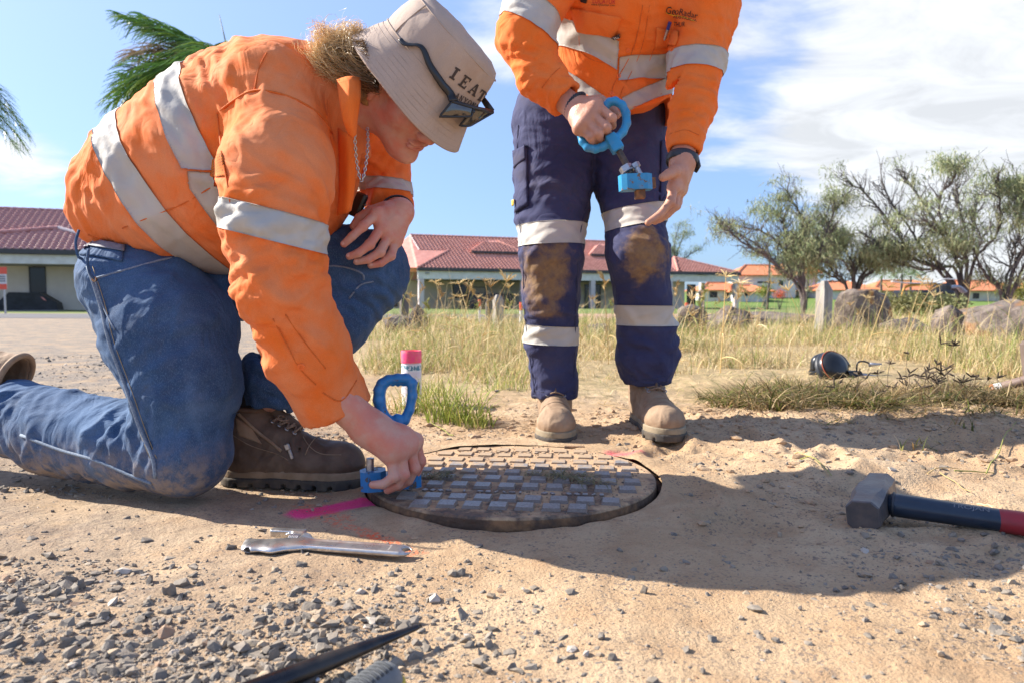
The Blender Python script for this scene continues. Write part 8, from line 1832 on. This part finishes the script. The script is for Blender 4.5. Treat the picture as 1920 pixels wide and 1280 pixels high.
# ---------------------------------------------------------------- ear defenders with a boom, lying in the weeds
ek = P(1557, 692, 2.86); eh = thing('ear_defenders', 'black ear defenders with an orange stripe lying in the weeds', 'ear defenders', ek - np.array((0, 0, .06)))
def cup(c, ax, r, name='ear_cup'):
    B = frame(np.cross(ax, (0, 0, 1.)), ax); mb = MB(); mb.lathe([(.001, .038), (r * .45, .036), (r * .78, .026), (r * .95, .010), (r, -.004), (r * .96, -.010)], 28, M=B, c=c, close=False); o = mb.build(name, M['black_plastic'], eh, True)
    mb = MB(); mb.loop(ring_loop(c - np.asarray(ax) / np.linalg.norm(ax) * .018, ax, r * .86, r * .86, (0, 0, 1), 28), .013, 8, up=ax); mb.build('ear_pad', M['strap'], o, True); return o
cup(P(1562, 688, 2.82), (.35, -.9, .45), .068); cup(P(1538, 694, 2.92), (-.8, .5, .5), .060)
mb = MB(); mb.loop(ring_loop(P(1562, 688, 2.82) + np.array((.004, -.010, .005)), (.35, -.9, .45), 0.0655, .0655, (0, 0, 1), 28), .0018, 6, up=(.35, -.9, .45)); mb.build('orange_stripe', simple('orange_stripe', (.45, .10, .04), rough=.5), eh, True)
mb = MB(); mb.tube(catmull([P(1524, 694, 2.90), P(1528, 672, 2.90), P(1550, 664, 2.90), P(1576, 668, 2.88), P(1590, 686, 2.85)], 6), .010, 8, flat=((0, 1, 0), 2.0)); mb.build('headband', M['black_plastic'], eh, True)
mb = MB(); mb.tube([P(1588, 703, 2.80), P(1613, 703, 2.80)], [.021, .019], 14); mb.build('boom_socket', M['black_plastic'], eh, auto=40); mb = MB(); mb.tube([P(1612, 703, 2.80), P(1650, 707, 2.78)], [.010, .007], 10); mb.build('boom', M['zinc'], eh, True)
mb = MB(); mb.tube(catmull([P(1606, 697, 2.80), P(1608, 680, 2.80), P(1620, 677, 2.80), P(1634, 682, 2.80)], 6), .0035, 6); mb.build('cable', M['black_plastic'], eh, True); mb = MB(); mb.tube([P(1630, 683, 2.80), P(1653, 682, 2.80)], [.009, .003], 10); mb.build('connector', M['zinc'], eh, True)

# ---------------------------------------------------------------- bar at the right edge
tb0, tb1, tb2 = P(1804, 731, 2.5), P(1862, 735, 2.45), P(1960, 702, 2.35); br = thing('digging_bar', 'brown and blue digging bar with a white ferrule lying at the right edge', 'digging bar', tb1)
for q in (tb0, tb1): q[2] = max(q[2], float(terrain(q[:1], q[1:2])[0]) + .012)
mb = MB(); mb.tube([tb0, tb1], .010, 10); mb.build('blue_rod', M['handle_blue'], br, auto=40); mb = MB(); mb.tube([tb1, tb1 * .8 + tb2 * .2], [.019, .017], 12); mb.build('ferrule', M['marker_white'], br, auto=40); mb = MB(); mb.tube([tb1 * .82 + tb2 * .18, tb2], [.016, .018], 12); mb.build('shaft', simple('brown_paint', (.16, .105, .085), (.22, .15, .12), 12, .6), br, auto=40); mb = MB(); mb.tube([tb1 - np.array((.012, 0, 0)), tb1 + np.array((.004, 0, 0))], .0195, 12); mb.build('orange_band', simple('orange_band', (.60, .20, .06), rough=.6), br, auto=40)
mb = MB(); q0 = P(1922, 722, 2.6); mb.box(P(1935, 680, 2.6), (.06, .05, .17), frame((1, 0, .15), (-.15, 0, 1)), .012); o = mb.build('canvas_bag', simple('brown_canvas', (.11, .08, .065), (.15, .11, .09), 12, .85, bump=.4, bscale=80), None); tag(o, 'brown canvas bag just cut off by the right edge behind the digging bar', 'bag')
# loose straws on the mound
rs3 = np.random.default_rng(4)
for i, (a, b_) in enumerate((((1500, 850), (1560, 872)), ((1762, 870), (1822, 893)), ((1835, 905), (1890, 937)), ((1790, 868), (1865, 868)), ((1740, 872), (1800, 860)), ((1490, 838), (1555, 872)), ((1850, 870), (1905, 800)), ((1120, 745), (1180, 760)), ((1380, 790), (1400, 770)), ((850, 800), (790, 770)))):
    p0, p1 = G(*a, .03), G(*b_, .03); n = 9; c = np.array([p0 * (1 - t_) + p1 * t_ for t_ in np.linspace(0, 1, n)]); c[:, 2] = terrain(c[:, 0], c[:, 1]) + .004 + .010 * np.sin(np.linspace(0, 3.1, n)) * rs3.random(); mb = MB(); mb.tube(c, np.linspace(.0016, .0008, n), 5)
    o = tinted('straw', np.concatenate(mb.V), mb.F, np.tile(STRAW[i % 4] if i % 3 else GREEN[3], (9 * 5, 1)), M['blade']); tag(o, 'single dry grass straw lying on the sandy ground', 'straw', 'loose straws on the sand')
